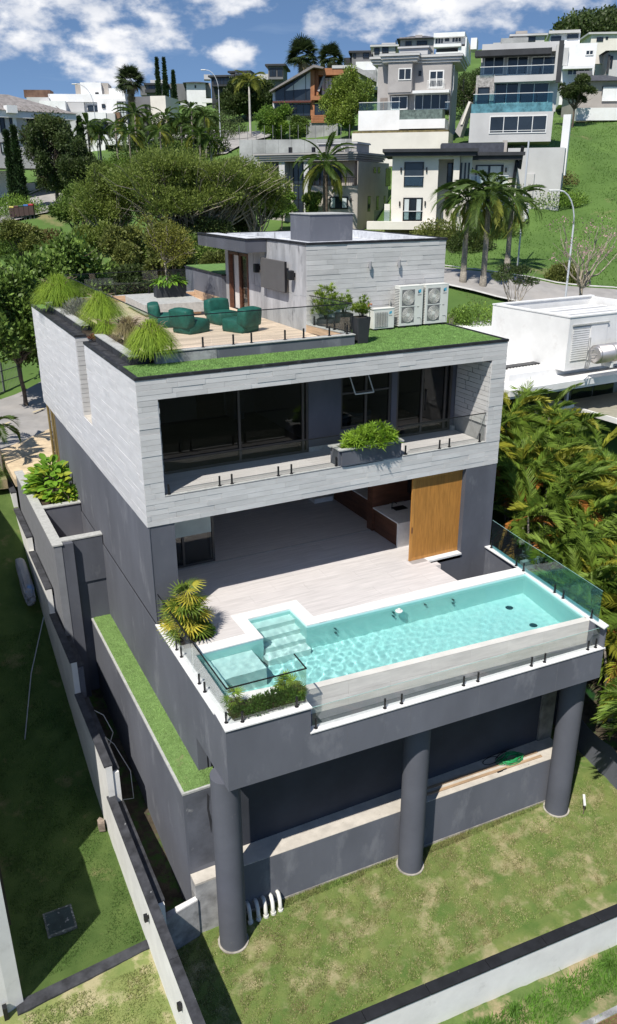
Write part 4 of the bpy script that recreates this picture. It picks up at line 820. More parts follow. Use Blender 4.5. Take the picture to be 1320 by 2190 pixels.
def tree(name, label, cat, base, h, crown, lm, n_leaf=12000, size=.14, clumps=16, cz=None, flat=1., trunk_r=.18, bark=BARK, seed=1, group=None, limbs=True, fill=.0, asp=.5, droop=0., up=.25, ck=.42, twigs=0, fork=.35, layers=None):
    """crown = (rx, ry, rz) metres about height cz"""
    r = random.Random(seed); q = np.random.default_rng(seed)
    base = Vector(base); t = thing(name, label, cat, base, 0, group)
    cz = h-crown[2] if cz is None else cz
    cs = []
    for k in range(clumps):
        for _ in range(30):
            d = Vector((r.gauss(0, 1), r.gauss(0, 1), r.gauss(0, 1))).normalized(); rad = r.uniform(.35, 1.) if fill else r.uniform(.55, .95)
            c = Vector((d.x*crown[0]*rad, d.y*crown[1]*rad, cz+d.z*crown[2]*rad*flat))
            if c.z > cz-crown[2]*.75: break
        cs.append((c, r.uniform(.75, 1.2)))
    fk = h*fork; tk = B(); top = Vector((r.uniform(-.2, .2), r.uniform(-.2, .2), fk)); tk.tube(limb_pts((0, 0, -.5), top, r, 4, .03), trunk_r*1.2, 9, True, trunk_r*.75)
    tk.obj('trunk', bark, t, True, local=True)
    if limbs:
        lb = B()
        for c, s in cs:
            pts = limb_pts(top, c, r, 6, .07, .04); lb.tube(pts, trunk_r*.5, 5, False, .02)
            for _ in range(2+twigs):
                k = r.randint(2, 5); e = c+Vector((r.gauss(0, 1)*crown[0]*.25, r.gauss(0, 1)*crown[1]*.25, r.uniform(-.1, .5)*crown[2]*.5)); lb.tube(limb_pts(pts[k], e, r, 4, .08), trunk_r*.16, 4, False, .012)
        stuff(lb.obj('branches', bark, t, True, local=True))
    per = n_leaf//clumps; PP = []; DD = []
    for c, s in cs:
        k = int(per*s); g = q.normal(size=(k, 3)); g /= np.linalg.norm(g, axis=1)[:, None]; rad = q.uniform(.25, 1, k)**.45
        sc_ = np.array([crown[0], crown[1], crown[2]*flat])*ck*s
        # lumpy sub-clusters
        ns = 9; sub = q.normal(size=(ns, 3)); sub /= np.linalg.norm(sub, axis=1)[:, None]; w = g@sub.T; near = w.max(1); rad = rad*(.72+.45*np.clip(near, 0, 1)**3)
        p = np.array(c)+g*rad[:, None]*sc_; fz = q.random(k) < .22; p[fz] += q.normal(size=(int(fz.sum()), 3))*np.array(crown)*.09; keep = (g[:, 2] > -.75)
        dd = g*.7+np.array([0, 0, up-droop]); PP.append(p[keep]); DD.append(dd[keep])
    P_ = np.concatenate(PP); D_ = np.concatenate(DD); v, f = leaf_arrays(P_, D_, size, asp, q)
    o = bpy.data.objects.new('crown', mesh_np('crown', v, f, lm)); link(o, t); stuff(o)
    return t
def bush(name, label, cat, base, rad, lm, n=2500, size=.1, seed=1, group=None, asp=.5, stems=True, up=.4):
    q = np.random.default_rng(seed); r = random.Random(seed); t = thing(name, label, cat, base, 0, group)
    g = q.normal(size=(n, 3)); g[:, 2] = np.abs(g[:, 2])-.15; g /= np.linalg.norm(g, axis=1)[:, None]; ns = 12; sub = q.normal(size=(ns, 3)); sub[:, 2] = np.abs(sub[:, 2]); sub /= np.linalg.norm(sub, axis=1)[:, None]
    near = (g@sub.T).max(1); rd = q.uniform(.2, 1, n)**.5*(.7+.4*np.clip(near, 0, 1)**4)
    p = g*rd[:, None]*np.array(rad); p[:, 2] += rad[2]*.12; v, f = leaf_arrays(p, g*.8+np.array([0, 0, up]), size, asp, q)
    o = bpy.data.objects.new('foliage', mesh_np('foliage', v, f, lm)); link(o, t); stuff(o)
    if stems:
        b = B()
        for _ in range(9): e = Vector((r.gauss(0, .4)*rad[0], r.gauss(0, .4)*rad[1], rad[2]*r.uniform(.5, .9))); b.tube(limb_pts((0, 0, -.05), e, r, 4, .06), max(.006, rad[2]*.012), 5, False, .004)
        stuff(b.obj('stems', BARK, t, local=True))
    return t
# ---- feather fronds
def frond_mesh(name, Ln, n, leaf, width, droop, m, seed, vee=.5, stem=.18, lw=.035, curl=0., stiff=False):
    """arching pinnate frond along +x, rachis bends down"""
    r = np.random.default_rng(seed); V = []; F = []
    def rach(t):
        a = t*droop; x = Ln*(math.sin(a)/droop if droop > .01 else t); z = Ln*((math.cos(a)-1)/droop if droop > .01 else 0); return np.array([x, curl*t*t*Ln, z]), np.array([math.cos(a), 2*curl*t, -math.sin(a)])
    for k in range(n):
        t = stem+(1-stem)*k/(n-1); p, d = rach(t); up_ = np.array([-d[2]*-1, 0, d[0]]) if False else np.array([math.sin(t*droop), 0, math.cos(t*droop)])
        prof = math.sin(min(1, (t-stem)/(1-stem)*.92+.08)*PI)**.55*1.0 if t < .98 else .5
        ll = leaf*max(.25, prof)*r.uniform(.85, 1.1)
        for s in (-1, 1):
            side = np.array([0, s, 0]); dr = side*math.cos(vee*r.uniform(.6, 1.2))*.9+up_*math.sin(vee)*(.8)+d*(.55+.5*t); dr /= np.linalg.norm(dr)
            mid = p+dr*ll*.55; tip = p+dr*ll*.98+np.array([0, 0, -ll*(.12 if stiff else .32)*r.uniform(.6, 1.4)])
            w = d*lw*.5+up_*lw*.25; i = len(V); V += [p-w*.5, p+w*.5, mid+w, tip, mid-w]; F.append((i, i+1, i+2, i+3, i+4))
    b = B(); b.v = [tuple(v) for v in V]; b.f = F
    b.tube([tuple(rach(k/9)[0]) for k in range(10)], .018*Ln/2, 4, False, .004); return b.mesh(name, m)
FM = {}
def fronds(key, Ln, n, leaf, droop, m, var=4, **k):
    kk = (key, m.name)
    if kk not in FM: FM[kk] = [frond_mesh('frond', Ln, n, leaf, .5, droop*(.75+.22*i), m, 40+i, curl=(-.12, .1, .0, .15)[i % 4], **k) for i in range(var)]
    return FM[kk]
def palm(name, label, cat, base, h, key, nf, mats, Ln=2.6, n=34, leaf=.55, droop=1.3, tr=.16, seed=1, group=None, elev=(-.3, 1.25), lean=(0, 0), trunk=PALMT, bulge=0., crownshaft=None, sc=1., lw=.05, stiff=False, vee=.5):
    r = random.Random(seed); t = thing(name, label, cat, base, 0, group); top = Vector((lean[0], lean[1], h))
    b = B(); pts = [(lean[0]*(k/6)**1.5, lean[1]*(k/6)**1.5, -.4+(h+.4)*k/6) for k in range(7)]
    b.tube(pts, tr*1.15, 10, True, tr*.8)
    if bulge: b.lathe((0, 0, 0), [(tr*1.7, -.2), (tr*1.35, .3), (tr*1.1, .9)], 10)
    b.obj('trunk', trunk, t, True, local=True)
    if crownshaft: c = B(); c.tube([top-Vector((0, 0, .1)), top+Vector((0, 0, .7*sc))], tr*.8, 8, True, tr*.35); c.obj('crownshaft', crownshaft, t, True, local=True); top = top+Vector((0, 0, .6*sc))
    ga = 2.39996
    for k in range(nf):
        q = k/(nf-1); m = mats[0] if q > .3 or len(mats) < 2 else mats[1] if r.random() < .65 or len(mats) < 3 else mats[2]
        ms_ = fronds(key, Ln, n, leaf, droop, m, lw=lw, stiff=stiff, vee=vee); el_ = elev[0]+(elev[1]-elev[0])*q**.8+r.uniform(-.12, .12)
        e = Euler((r.uniform(-.3, .3), -el_, k*ga+r.uniform(-.2, .2)), 'XYZ')
        o = inst('frond', ms_[r.randrange(len(ms_))], t, top, (0, 0, 0), r.uniform(.85, 1.12)*sc); o.rotation_euler = (Matrix.Rotation(k*ga+r.uniform(-.2, .2), 3, 'Z') @ Matrix.Rotation(-el_, 3, 'Y') @ Matrix.Rotation(r.uniform(-.5, .5), 3, 'X')).to_euler()
    return t
G_ARECA = leafm('areca_green', (.21, .3, .045), .35, .35, col2=(.12, .2, .025)); G_ARECY = leafm('areca_yellow', (.40, .38, .05), .3, .35, col2=(.26, .29, .03)); G_ARECO = leafm('areca_dry_orange', (.42, .17, .035), .35, .2, col2=(.25, .12, .03))
G_PALM = leafm('palm_green', (.11, .17, .035), .3, .3, col2=(.06, .11, .02)); G_PALMY = leafm('palm_yellow_green', (.26, .27, .05), .3, .3, col2=(.16, .19, .03)); G_DEAD = leafm('palm_dead', (.26, .19, .11), .3, .1)
# ---- clump of areca canes
def areca(label, base, H_, n_st, seed, spread=.5, sc=1., group='areca palms beside the house'):
    r = random.Random(seed); t = thing('areca_palm', label, 'palm', base, 0, group)
    for s in range(n_st):
        a = r.uniform(0, 2*PI); lean = spread*r.uniform(.3, 1); hh = H_*r.uniform(.6, 1.0); top = Vector((math.cos(a)*lean, math.sin(a)*lean, hh))
        b = B(); b.tube([(math.cos(a)*.12, math.sin(a)*.12, -.3), tuple(top*.5), tuple(top)], .05, 6, True, .035); b.obj('cane', PALMT, t, True, local=True)
        nf = r.randint(5, 7)
        for k in range(nf):
            q = k/(nf-1); x = r.random(); m = G_ARECO if (q < .3 and x < .32) else G_ARECY if x < .26 else G_ARECA
            ms_ = fronds('areca', 2.15, 38, .6, 1.15, m, lw=.034, vee=.85); el_ = -.1+1.3*q+r.uniform(-.2, .2); azm = a+k*2.4+r.uniform(-.4, .4)
            o = inst('frond', ms_[r.randrange(4)], t, top, (0, 0, 0), r.uniform(.8, 1.15)*sc); o.rotation_euler = (Matrix.Rotation(azm, 3, 'Z') @ Matrix.Rotation(-el_, 3, 'Y') @ Matrix.Rotation(r.uniform(-.9, .9), 3, 'X')).to_euler()
    return t
# ---- fountain grass
def fountain(name, label, base, rad, h, n, m, seed, plume=None, np_=0, group='ornamental grasses along the roof edge', w=.012, cat='ornamental grass'):
    q = np.random.default_rng(seed); t = thing(name, label, cat, base, 0, group); S_ = 7
    a = q.uniform(0, 2*PI, n); R_ = rad*1.1*q.uniform(.02, 1, n)**.62; hh = h*q.uniform(.6, 1.12, n)*(1.08-.28*(R_/rad)**2); o0 = q.normal(0, .07*rad, (n, 2))
    T = np.linspace(0, 1, S_); x = R_[:, None]*(T**1.6); z = hh[:, None]*(np.sin(T*PI*.62)/math.sin(PI*.5))*1.0-(R_/rad*h*.38)[:, None]*T**3
    cx = o0[:, 0, None]+np.cos(a)[:, None]*x; cy_ = o0[:, 1, None]+np.sin(a)[:, None]*x; ww = w*(1-T*.85); nx, ny = -np.sin(a)[:, None]*ww, np.cos(a)[:, None]*ww
    V = np.stack([np.stack([cx-nx, cy_-ny, z], -1), np.stack([cx+nx, cy_+ny, z], -1)], 2).reshape(-1, 3)
    b0 = (np.arange(n)*S_*2)[:, None]+(np.arange(S_-1)*2)[None, :]; F = np.stack([b0, b0+1, b0+3, b0+2], -1).reshape(-1, 4)
    o = bpy.data.objects.new('grass_blades', mesh_np('grass_blades', V, F, m)); link(o, t); stuff(o)
    if np_:
        r = random.Random(seed); b = B()
        for _ in range(np_):
            aa = r.uniform(0, 2*PI); l = h*r.uniform(1.15, 1.5); rr = rad*r.uniform(.3, .85); p = [(math.cos(aa)*rr*t_**1.7, math.sin(aa)*rr*t_**1.7, l*t_*(1-.18*t_)) for t_ in (0, .3, .55, .75)]
            b.tube(p, .004, 3, False); e = p[-1]; b.tube([e, (e[0]+math.cos(aa)*.07, e[1]+math.sin(aa)*.07, e[2]+.07), (e[0]+math.cos(aa)*.17, e[1]+math.sin(aa)*.17, e[2]+.09)], .016, 5, True, .005)
        stuff(b.obj('seed_plumes', plume, t, local=True))
    return t
G_FG = leafm('fountain_grass', (.30, .40, .05), .3, .35, col2=(.18, .29, .03)); G_FGB = leafm('dry_grass', (.32, .27, .13), .3, .3); PLUME = leafm('seed_plume', (.3, .22, .15), .3, .2)
fountain('fountain_grass', 'nearest big green fountain grass tuft spilling over the front corner of the roof', (1.0, 1.8, ZT+.15), .78, .9, 3600, G_FG, 1, PLUME, 26)
fountain('fountain_grass', 'light green fountain grass tuft in the middle of the roof edge behind the grey shrub', (1.05, 7.6, ZT+.15), .85, 1.0, 3200, G_FG, 2, PLUME, 14)
fountain('fountain_grass', 'farthest light green fountain grass tuft at the left rear roof corner', (.7, 12.9, ZT+.1), 1.1, 1.15, 3600, G_FG, 3, PLUME, 22)
fountain('fountain_grass', 'thin brownish grass tuft between the two bigger nearest grasses', (1.0, 4.2, ZT+.15), .55, .7, 1200, G_FGB, 4, PLUME, 26)
fountain('fountain_grass', 'small loose green grass by the slot in the roof edge', (.8, 5.9, ZT+.1), .5, .5, 900, G_FG, 6, PLUME, 8)
bush('lavender_shrub', 'grey-green lavender-like shrub between the two far roof grasses', 'shrub', (.95, 10.4, ZT+.15), (.65, .8, .6), leafm('grey_leaf', (.17, .18, .14), .3, .2), 2600, .11, 8, asp=.15, up=.9)
# red groundcover
bush('ground_cover_plant', 'low reddish ground cover in the slot between the roof planters', 'plant', (.55, 6.1, ZT+.05), (.3, .35, .1), leafm('red_leaf', (.2, .07, .04), .3, .2), 700, .05, 9, stems=False)
# ---- broad leaved shrub in the side planter: every leaf an object
def paddle(name, Ln, w, m, fold=.25, bend=.5):
    b = B(); n = 6; V = []
    for k in range(n+1):
        t = k/n; ww = w*math.sin(min(1, t*.93+.07)*PI)**.7*(.5+.55*t) if k < n else .01; x = Ln*t*(1-.1*t*bend); z = -Ln*bend*.5*t*t
        b.v += [(x, -ww, z+ww*fold), (x, 0, z), (x, ww, z+ww*fold)]
    for k in range(n): i = k*3; b.f += [(i, i+3, i+4, i+1), (i+1, i+4, i+5, i+2)]
    b.tube([(-.12*Ln, 0, -.03), (.02, 0, 0)], .008, 4, False); return b.mesh(name, m, True)
def leafy(name, label, cat, base, rad, nl, meshes, seed, group=None, stem_m=BARK, stem_n=8, el_=(.1, 1.2), sz=(.8, 1.2), hollow=.4, sub='leaf'):
    r = random.Random(seed); t = thing(name, label, cat, base, 0, group); b = B()
    for _ in range(stem_n): e = Vector((r.gauss(0, .35)*rad[0], r.gauss(0, .35)*rad[1], rad[2]*r.uniform(.4, .85))); b.tube(limb_pts((r.uniform(-.1, .1)*rad[0], r.uniform(-.1, .1)*rad[1], -.05), e, r, 4, .05), .014, 5, False, .006)
    stuff(b.obj('stems', stem_m, t, local=True))
    for k in range(nl):
        d = Vector((r.gauss(0, 1), r.gauss(0, 1), abs(r.gauss(0, .8))+.02)).normalized(); q = r.uniform(hollow, 1)**.6; p = Vector((d.x*rad[0]*q*.85, d.y*rad[1]*q*.85, rad[2]*(.12+d.z*q*.85)))
        a = math.atan2(d.y, d.x)+r.uniform(-.7, .7); e = r.uniform(*el_)*(.5+.5*d.z)
        o = inst(sub, meshes[r.randrange(len(meshes))], t, p, (0, 0, 0), r.uniform(*sz)); o.rotation_euler = (Matrix.Rotation(a, 3, 'Z') @ Matrix.Rotation(-e, 3, 'Y') @ Matrix.Rotation(r.uniform(-.6, .6), 3, 'X')).to_euler()
    return t
G_FIG = leafm('broad_leaf', (.2, .36, .035), .25, .35, col2=(.11, .23, .02)); G_FIGY = leafm('broad_leaf_yellow', (.34, .38, .04), .2, .35, col2=(.22, .3, .03))
pad = [paddle('leaf', .46, .13, G_FIG, .3, .5), paddle('leaf', .38, .12, G_FIG, .2, .8), paddle('leaf', .42, .12, G_FIG, .15, .3), paddle('leaf', .42, .12, G_FIGY, .3, .5)]
leafy('broad_leaved_shrub', 'glossy broad-leaved lime green shrub filling the raised side planter', 'shrub', (-.55, 11.6, .15), (1.1, 1.75, 1.3), 290, pad, 3, sz=(.85, 1.35))
pads = [paddle('leaf', .22, .05, G_FIG, .3, .6), paddle('leaf', .2, .045, G_FIGY, .2, .8)]
leafy('small_leaf_shrub', 'smaller yellowish leafy plant at the front rim of the side planter', 'shrub', (-.3, 10.1, .3), (.9, .35, .5), 130, pads, 4)
# ---- balcony planter shrub: long narrow leaf rosettes
G_NAR = leafm('narrow_leaf', (.22, .34, .03), .25, .35, col2=(.12, .23, .02))
def rosette(n, Ln, w, m, seed, el0=.2, el1=1.2):
    r = random.Random(seed); b = B()
    for k in range(n):
        a = k*2.4; e = el0+(el1-el0)*k/n; d = Vector((math.cos(a)*math.cos(e), math.sin(a)*math.cos(e), math.sin(e))); s = Vector((-math.sin(a), math.cos(a), 0)); i = len(b.v); l = Ln*r.uniform(.8, 1.1)
        for q_, ww in ((0, .3), (.45, 1), (1, .05)):
            p = d*l*q_+Vector((0, 0, -l*.25*q_*q_)); b.v += [tuple(p-s*w*ww), tuple(p+s*w*ww)]
        b.f += [(i, i+1, i+3, i+2), (i+2, i+3, i+5, i+4)]
    return b.mesh('leaf_cluster', m)
ros = [rosette(13, .24, .017, G_NAR, k) for k in range(3)]
leafy('balcony_shrub', 'bright green narrow-leaved shrub overflowing the balcony planter', 'shrub', (6.93, .1, 4.08), (1.12, .46, .8), 190, ros, 5, el_=(-.7, 1.0), sub='leaf_cluster', hollow=.5)
# ---- rhapis palm on the pool deck: fan leaves
def fanleaf(n, Ln, w, m, seed, spread=2.6, droop=.3):
    r = random.Random(seed); b = B()
    for k in range(n):
        a = -spread/2+spread*k/(n-1); l = Ln*(.75+.25*math.cos(a))*r.uniform(.9, 1.05); d = Vector((math.cos(a), math.sin(a), 0)); s = Vector((-math.sin(a), math.cos(a), 0)); i = len(b.v)
        for q_, ww in ((.05, .3), (.5, 1), (1, .25)): p = d*l*q_+Vector((0, 0, -droop*l*q_*q_+.03)); b.v += [tuple(p-s*w*ww), tuple(p+s*w*ww)]
        b.f += [(i, i+1, i+3, i+2), (i+2, i+3, i+5, i+4)]
    b.tube([(-.4, 0, -.1), (0, 0, .03)], .006, 4, False); return b.mesh('fan_leaf', m)
G_RHA = leafm('rhapis_green', (.14, .2, .025), .3, .3, col2=(.08, .13, .015)); G_RHY = leafm('rhapis_yellow', (.48, .4, .05), .3, .3, col2=(.3, .3, .04))
fan_ = [fanleaf(10, .4, .02, G_RHA, 1), fanleaf(9, .36, .02, G_RHY, 2), fanleaf(11, .42, .02, G_RHA, 3, 2.8, .5), fanleaf(8, .38, .022, G_RHY, 4, 2.4, .6)]
leafy('lady_palm', 'yellow-green lady palm on the pool deck beside the front column', 'palm', (.62, -.85, 0), (.58, .62, 1.75), 92, fan_, 6, el_=(.0, 1.1), sub='fan_leaf', hollow=.3, stem_n=12)
B().prism([(.28, -1.4), (1.15, -1.4), (1.15, -.12), (.28, -.12)], -.02, .03).obj('palm_bed_soil', SOIL, H)
G_DK = leafm('dark_shrub', (.04, .09, .015), .35, .25); G_MID = leafm('mid_shrub', (.08, .16, .025), .35, .3)
bush('under_shrub', 'small dark green shrub at the foot of the lady palm', 'shrub', (1.05, -1.15, 0), (.3, .3, .32), G_DK, 700, .08, 11)
# ---- planting bed at the pool corner
bedm = [fanleaf(9, .24, .014, G_RHA, 7), fanleaf(9, .22, .014, G_NAR, 8)]
B().prism([(.3, -5.14), (2.08, -5.2), (2.08, -4.62), (.72, -4.42), (.3, -4.62)], -.3, -.03).obj('corner_bed_soil', SOIL, P)
for k, (x, y, rx, ry, h_, mm, lb) in enumerate(((.55, -4.95, .28, .2, .25, G_DK, 'dark shrub at the outer left corner of the pool bed'), (.95, -4.95, .32, .25, .32, G_MID, 'green shrub second from the left in the pool bed'), (1.35, -4.95, .35, .25, .4, G_DK, 'darkest rounded shrub in the middle of the pool bed'), (1.8, -4.98, .32, .25, .32, G_MID, 'green shrub at the right end of the pool bed'))):
    bush('bed_shrub', lb, 'shrub', (x, y, -.03), (rx, ry, h_), mm, 900, .075, 20+k, stems=False)
for k, (x, y, h_, lb) in enumerate(((.5, -4.6, .5, 'small fan-leaved plant at the left of the pool bed'), (1.72, -4.75, .75, 'tallest fan-leaved plant in the pool bed'), (2.0, -4.85, .45, 'fan-leaved plant at the right edge of the pool bed'))):
    leafy('bed_palm', lb, 'plant', (x, y, 0), (.16, .16, h_), 16, bedm, 30+k, el_=(.2, 1.2), sub='fan_leaf', stem_n=3)
# ---- roof tub plants
G_ROOF = leafm('roof_bush', (.2, .27, .035), .3, .3, col2=(.11, .18, .02)); rro = [rosette(12, .13, .014, G_ROOF, 20+k) for k in range(3)]
leafy('tub_bush', 'tallest loose bright bush in the round pot at the tower corner', 'shrub', (7.2, 3.45, ZT+.5), (.62, .55, 1.25), 150, rro, 12, el_=(0, 1.3), sub='leaf_cluster', hollow=.1)
leafy('tub_bush', 'leafy bush in the kerb corner black planter', 'shrub', (7.48, 1.75, ZT+.78), (.4, .36, .62), 75, rro, 13, el_=(0, 1.2), sub='leaf_cluster', hollow=.1)
leafy('tub_bush', 'leafy bush in the second black planter by the glass return', 'shrub', (7.4, 2.65, ZT+.78), (.42, .4, .7), 80, rro, 14, el_=(0, 1.2), sub='leaf_cluster', hollow=.1)
# trough plant and the slim tree standing in it
pd2 = [paddle('leaf', .34, .06, G_FIG, .3, .9), paddle('leaf', .32, .055, G_MID, .3, .9)]
leafy('trough_plant', 'broad green leaves filling the black trough on the concrete bench', 'plant', (4.55, 11.25, ZD+.9), (.62, .34, .42), 90, pd2, 15, el_=(-.3, .8), hollow=.4)
tree('ornamental_tree', 'slim yellowish-green tree rising from the black trough at the back of the roof terrace', 'tree', (4.55, 11.3, ZD+.8), 2.9, (.95, .95, 1.05), leafm('yellowish_leaf', (.2, .2, .035), .35, .3, col2=(.12, .14, .02)), 5200, .085, 14, None, 1, .045, BARKP, 17, fork=.3, fill=1)
# ================================================================== PLOT WALLS AND LAWNS
LAWN = mat('lawn_turf', (.19, .22, .065), .95, .2, 1.0, .9, 45, col2=(.075, .14, .025), detail=14, wear=((.34, .30, .165), 1.1, .5, .14))
LAWN2 = mat('lawn_neighbour', (.24, .26, .09), .95, .2, 1.3, .8, 45, col2=(.14, .19, .05), detail=14, wear=((.38, .34, .19), 1.6, .5, .1))
def sheet(name, x0, x1, y0, y1, zf, m, st=.4, amp=.02, seed=3):
    nx, ny = int((x1-x0)/st)+1, int((y1-y0)/st)+1; X, Y = np.meshgrid(np.linspace(x0, x1, nx), np.linspace(y0, y1, ny)); q = np.random.default_rng(seed)
    Z = zf(X, Y)+q.normal(0, amp, X.shape); i = np.arange(nx*ny).reshape(ny, nx); F = np.stack([i[:-1, :-1], i[:-1, 1:], i[1:, 1:], i[1:, :-1]], -1).reshape(-1, 4)
    return struct(obj_np(name, np.stack([X.ravel(), Y.ravel(), Z.ravel()], 1), F, m, None, True))
def leftz(x, y): return np.interp(y, [-20, 0, 2.6, 6.4, 8.6, 10.7, 15.5, 18, 30], [-7.2, -7.2, -6.6, -5.2, -4.38, -3.4, -.8, -.3, -.2])
nx_l, ny_l = 90, 60; U_l, V_l = np.meshgrid(np.linspace(0, 1, nx_l), np.linspace(0, 1, ny_l)); X_l = -1.75+U_l*15.95; Yb = -7.97-.067*(X_l+3.2)+.0; Y_l = Yb+(3-Yb)*V_l
i_l = np.arange(nx_l*ny_l).reshape(ny_l, nx_l); struct(obj_np('lawn', np.stack([X_l.ravel(), Y_l.ravel(), LZ+NR.normal(0, .015, X_l.size)], 1), np.stack([i_l[:-1, :-1], i_l[:-1, 1:], i_l[1:, 1:], i_l[1:, :-1]], -1).reshape(-1, 4), LAWN, None, True))
sheet('neighbour_lawn', -9, -1.75, -9.4, -4.0, lambda x, y: leftz(x, y), LAWN2)
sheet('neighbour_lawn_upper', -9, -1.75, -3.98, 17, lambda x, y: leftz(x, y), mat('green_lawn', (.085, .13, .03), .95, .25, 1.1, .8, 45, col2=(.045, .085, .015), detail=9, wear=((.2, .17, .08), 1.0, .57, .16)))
sheet('side_passage', -1.75, -.6, -4.1, 7, lambda x, y: np.interp(y, [-4, 6.4], [-7.1, -5.7])+0*x, mat('dark_soil', (.07, .055, .035), .95, .3, 3, .6, 20, wear=((.05, .1, .02), 2, .5, .1)))
GB = mat('grass_blade', (.2, .3, .07), .8, .25, 1.2, isl=.4, col2=(.24, .22, .09), trans=.2)
blades('lawn_grass', [(-1.6, 13.6, -7.9, -4.2, 1)], LZ-.01, 150000, .04, GB, None, .009, 6)
blades('straw_grass', [(-1.6, 13.6, -7.9, -4.4, 1)], LZ-.01, 60000, .035, mat('straw_blade', (.42, .36, .2), .8, .2, 3, isl=.3), None, .008, 16)
blades('edge_grass', [(.7, 5.4, -4.42, -4.2, .45), (6, 10.9, -4.62, -4.42, .45), (-1.5, 13, -7.9, -7.75, .1)], LZ-.01, 9000, .11, GB, None, .01, 26)
blades('neighbour_grass', [(-5.2, -2.0, -8.5, -4.4, 1)], lambda x, y: leftz(x, y)-.01, 16000, .05, GB, None, .012, 7)
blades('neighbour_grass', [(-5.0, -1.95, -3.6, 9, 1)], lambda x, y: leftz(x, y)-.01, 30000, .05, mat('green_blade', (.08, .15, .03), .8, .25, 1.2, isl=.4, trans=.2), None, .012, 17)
WALLW = mat('white_rendered_wall', (.72, .71, .68), .85, .06, 1.2, .15, 25, wear=((.5, .49, .46), 1.6, .58, .25))
COPB = mat('dark_stone_coping', (.045, .046, .052), .7, .35, 3, .1, 30, wear=((.3, .3, .3), 7, .68, .04))
# left boundary wall in descending steps
bwl = thing('boundary_wall', 'stepped white boundary wall with dark copings running down between the left lawn and the house', 'wall', (-1.8, 3, LZ))
segs = [(22, 14.6, -.6), (14.55, 11.12, -1.3), (11.0, 7.4, -1.85), (7.25, 3.7, -2.78), (3.6, -.4, -3.92), (-.32, -8.3, -5.02)]
prev = None
for k, (ya, yb, zt) in enumerate(segs):
    x0, x1 = -1.9, -1.72
    b = B(); ya2 = ya if k == 0 else segs[k-1][1]
    if k == len(segs)-1: b.prism([(x0, ya2), (x1, ya2), (x1-.06, yb), (x0-.06, yb)], LZ-1.5, zt-.05)
    else: b.prismx([(ya2, LZ-.5), (yb, LZ-.5), (yb, zt-.05), (ya2, zt-.05)], x0, x1)
    b.obj('outer_leaf', WALLW, bwl)
    n = max(1, round((ya-yb)/1.9)); w = (ya-yb)/n
    for i in range(n):
        c = B(); a_, b_ = ya-w*i, ya-w*(i+1)
        dxa = -.06*(3-a_)/11 if k == len(segs)-1 else 0; dxb = -.06*(3-b_)/11 if k == len(segs)-1 else 0
        c.prism([(x0-.04+dxa, a_-.004), (x1+.02+dxa, a_-.004), (x1+.02+dxb, b_+.004), (x0-.04+dxb, b_+.004)], zt-.05, zt); c.obj('coping_stone', COPB, bwl)
    if k >= 1:
        yb3 = max(yb, -4.45) if k == len(segs)-1 else yb+.05; zz = zt-.3
        b = B(); b.prismx([(ya2+.1, LZ-.5), (yb3, LZ-.5), (yb3, zz-.05), (ya2+.1, zz-.05)], x1+.004, x1+.19); b.obj('inner_leaf', GREY if k < 4 else WALLW, bwl)
        n = max(1, round((ya-yb3)/1.9)); w = (ya-yb3)/n
        for i in range(n): piece('coping_slab', COPB, bwl, x1+.03, x1+.23, ya-w*(i+1)+.004+.1, ya-w*i-.004+.1, zz-.05, zz)
for y, z, lb in ((-4.35, -5.6, 'small black wall lamp on the white wall face near the cross strip'), (-7.0, -5.6, 'small black wall lamp at the lower end of the white boundary wall')):
    t = thing('wall_spotlight', lb, 'wall lamp', (-1.95, y, z)); B().box(-2.06, -1.97, y-.05, y+.05, z-.18, z+.02).obj('lamp_housing', BLACK, t); B().box(-1.97, -1.9, y-.03, y+.03, z-.12, z-.04).obj('lamp_arm', BLACK, t)
# black conduit on the copings end
t = thing('white_hose', 'loose pale hose looping out over the side passage behind the stepped wall', 'hose', (-1.3, 1.5, -5.5)); b = B()
b.tube([(-1.55, 3.1, -4.3), (-1.2, 3.0, -4.6), (-1.05, 2.5, -5.0), (-1.4, 1.9, -5.2), (-1.55, 1.8, -5.0)], .014, 6); b.tube([(-1.55, 2.6, -4.8), (-1.1, 2.3, -5.3), (-.85, 1.4, -5.8), (-1.0, .6, -6.2), (-1.5, .5, -6.0)], .014, 6); b.obj('hose_loop', PVC, t, True)
# lawn cross strip, hatch
t = B().prism([(-5.3, -4.35), (-1.9, -3.98), (-1.9, -3.7), (-5.3, -3.98)], LZ-.1, LZ+.05).obj('retaining_kerb', COPB); tag(t, 'low dark kerb strip crossing the left lawn to the white wall', 'kerb')
t = thing('inspection_hatch', 'square dark inspection cover with worn pale edges in the shaded left lawn', 'manhole cover', (-3.87, -2.05, LZ)); B().box(-4.2, -3.53, -2.42, -1.7, LZ-.05, LZ+.085).obj('hatch_cover', mat('hatch', (.035, .055, .055), .8, .2, 3, wear=((.3, .3, .3), 8, .62, .04)), t); fr_ = B(); fr_.box(-4.25, -3.48, -2.47, -2.42, LZ-.05, LZ+.08); fr_.box(-4.25, -3.48, -1.7, -1.65, LZ-.05, LZ+.08); fr_.box(-4.25, -4.2, -2.42, -1.7, LZ-.05, LZ+.08); fr_.box(-3.53, -3.48, -2.42, -1.7, LZ-.05, LZ+.08); fr_.obj('hatch_frame', mat('hatch_rim', (.12, .13, .12), .9, .3, 6, wear=((.35, .35, .33), 9, .55, .05)), t)
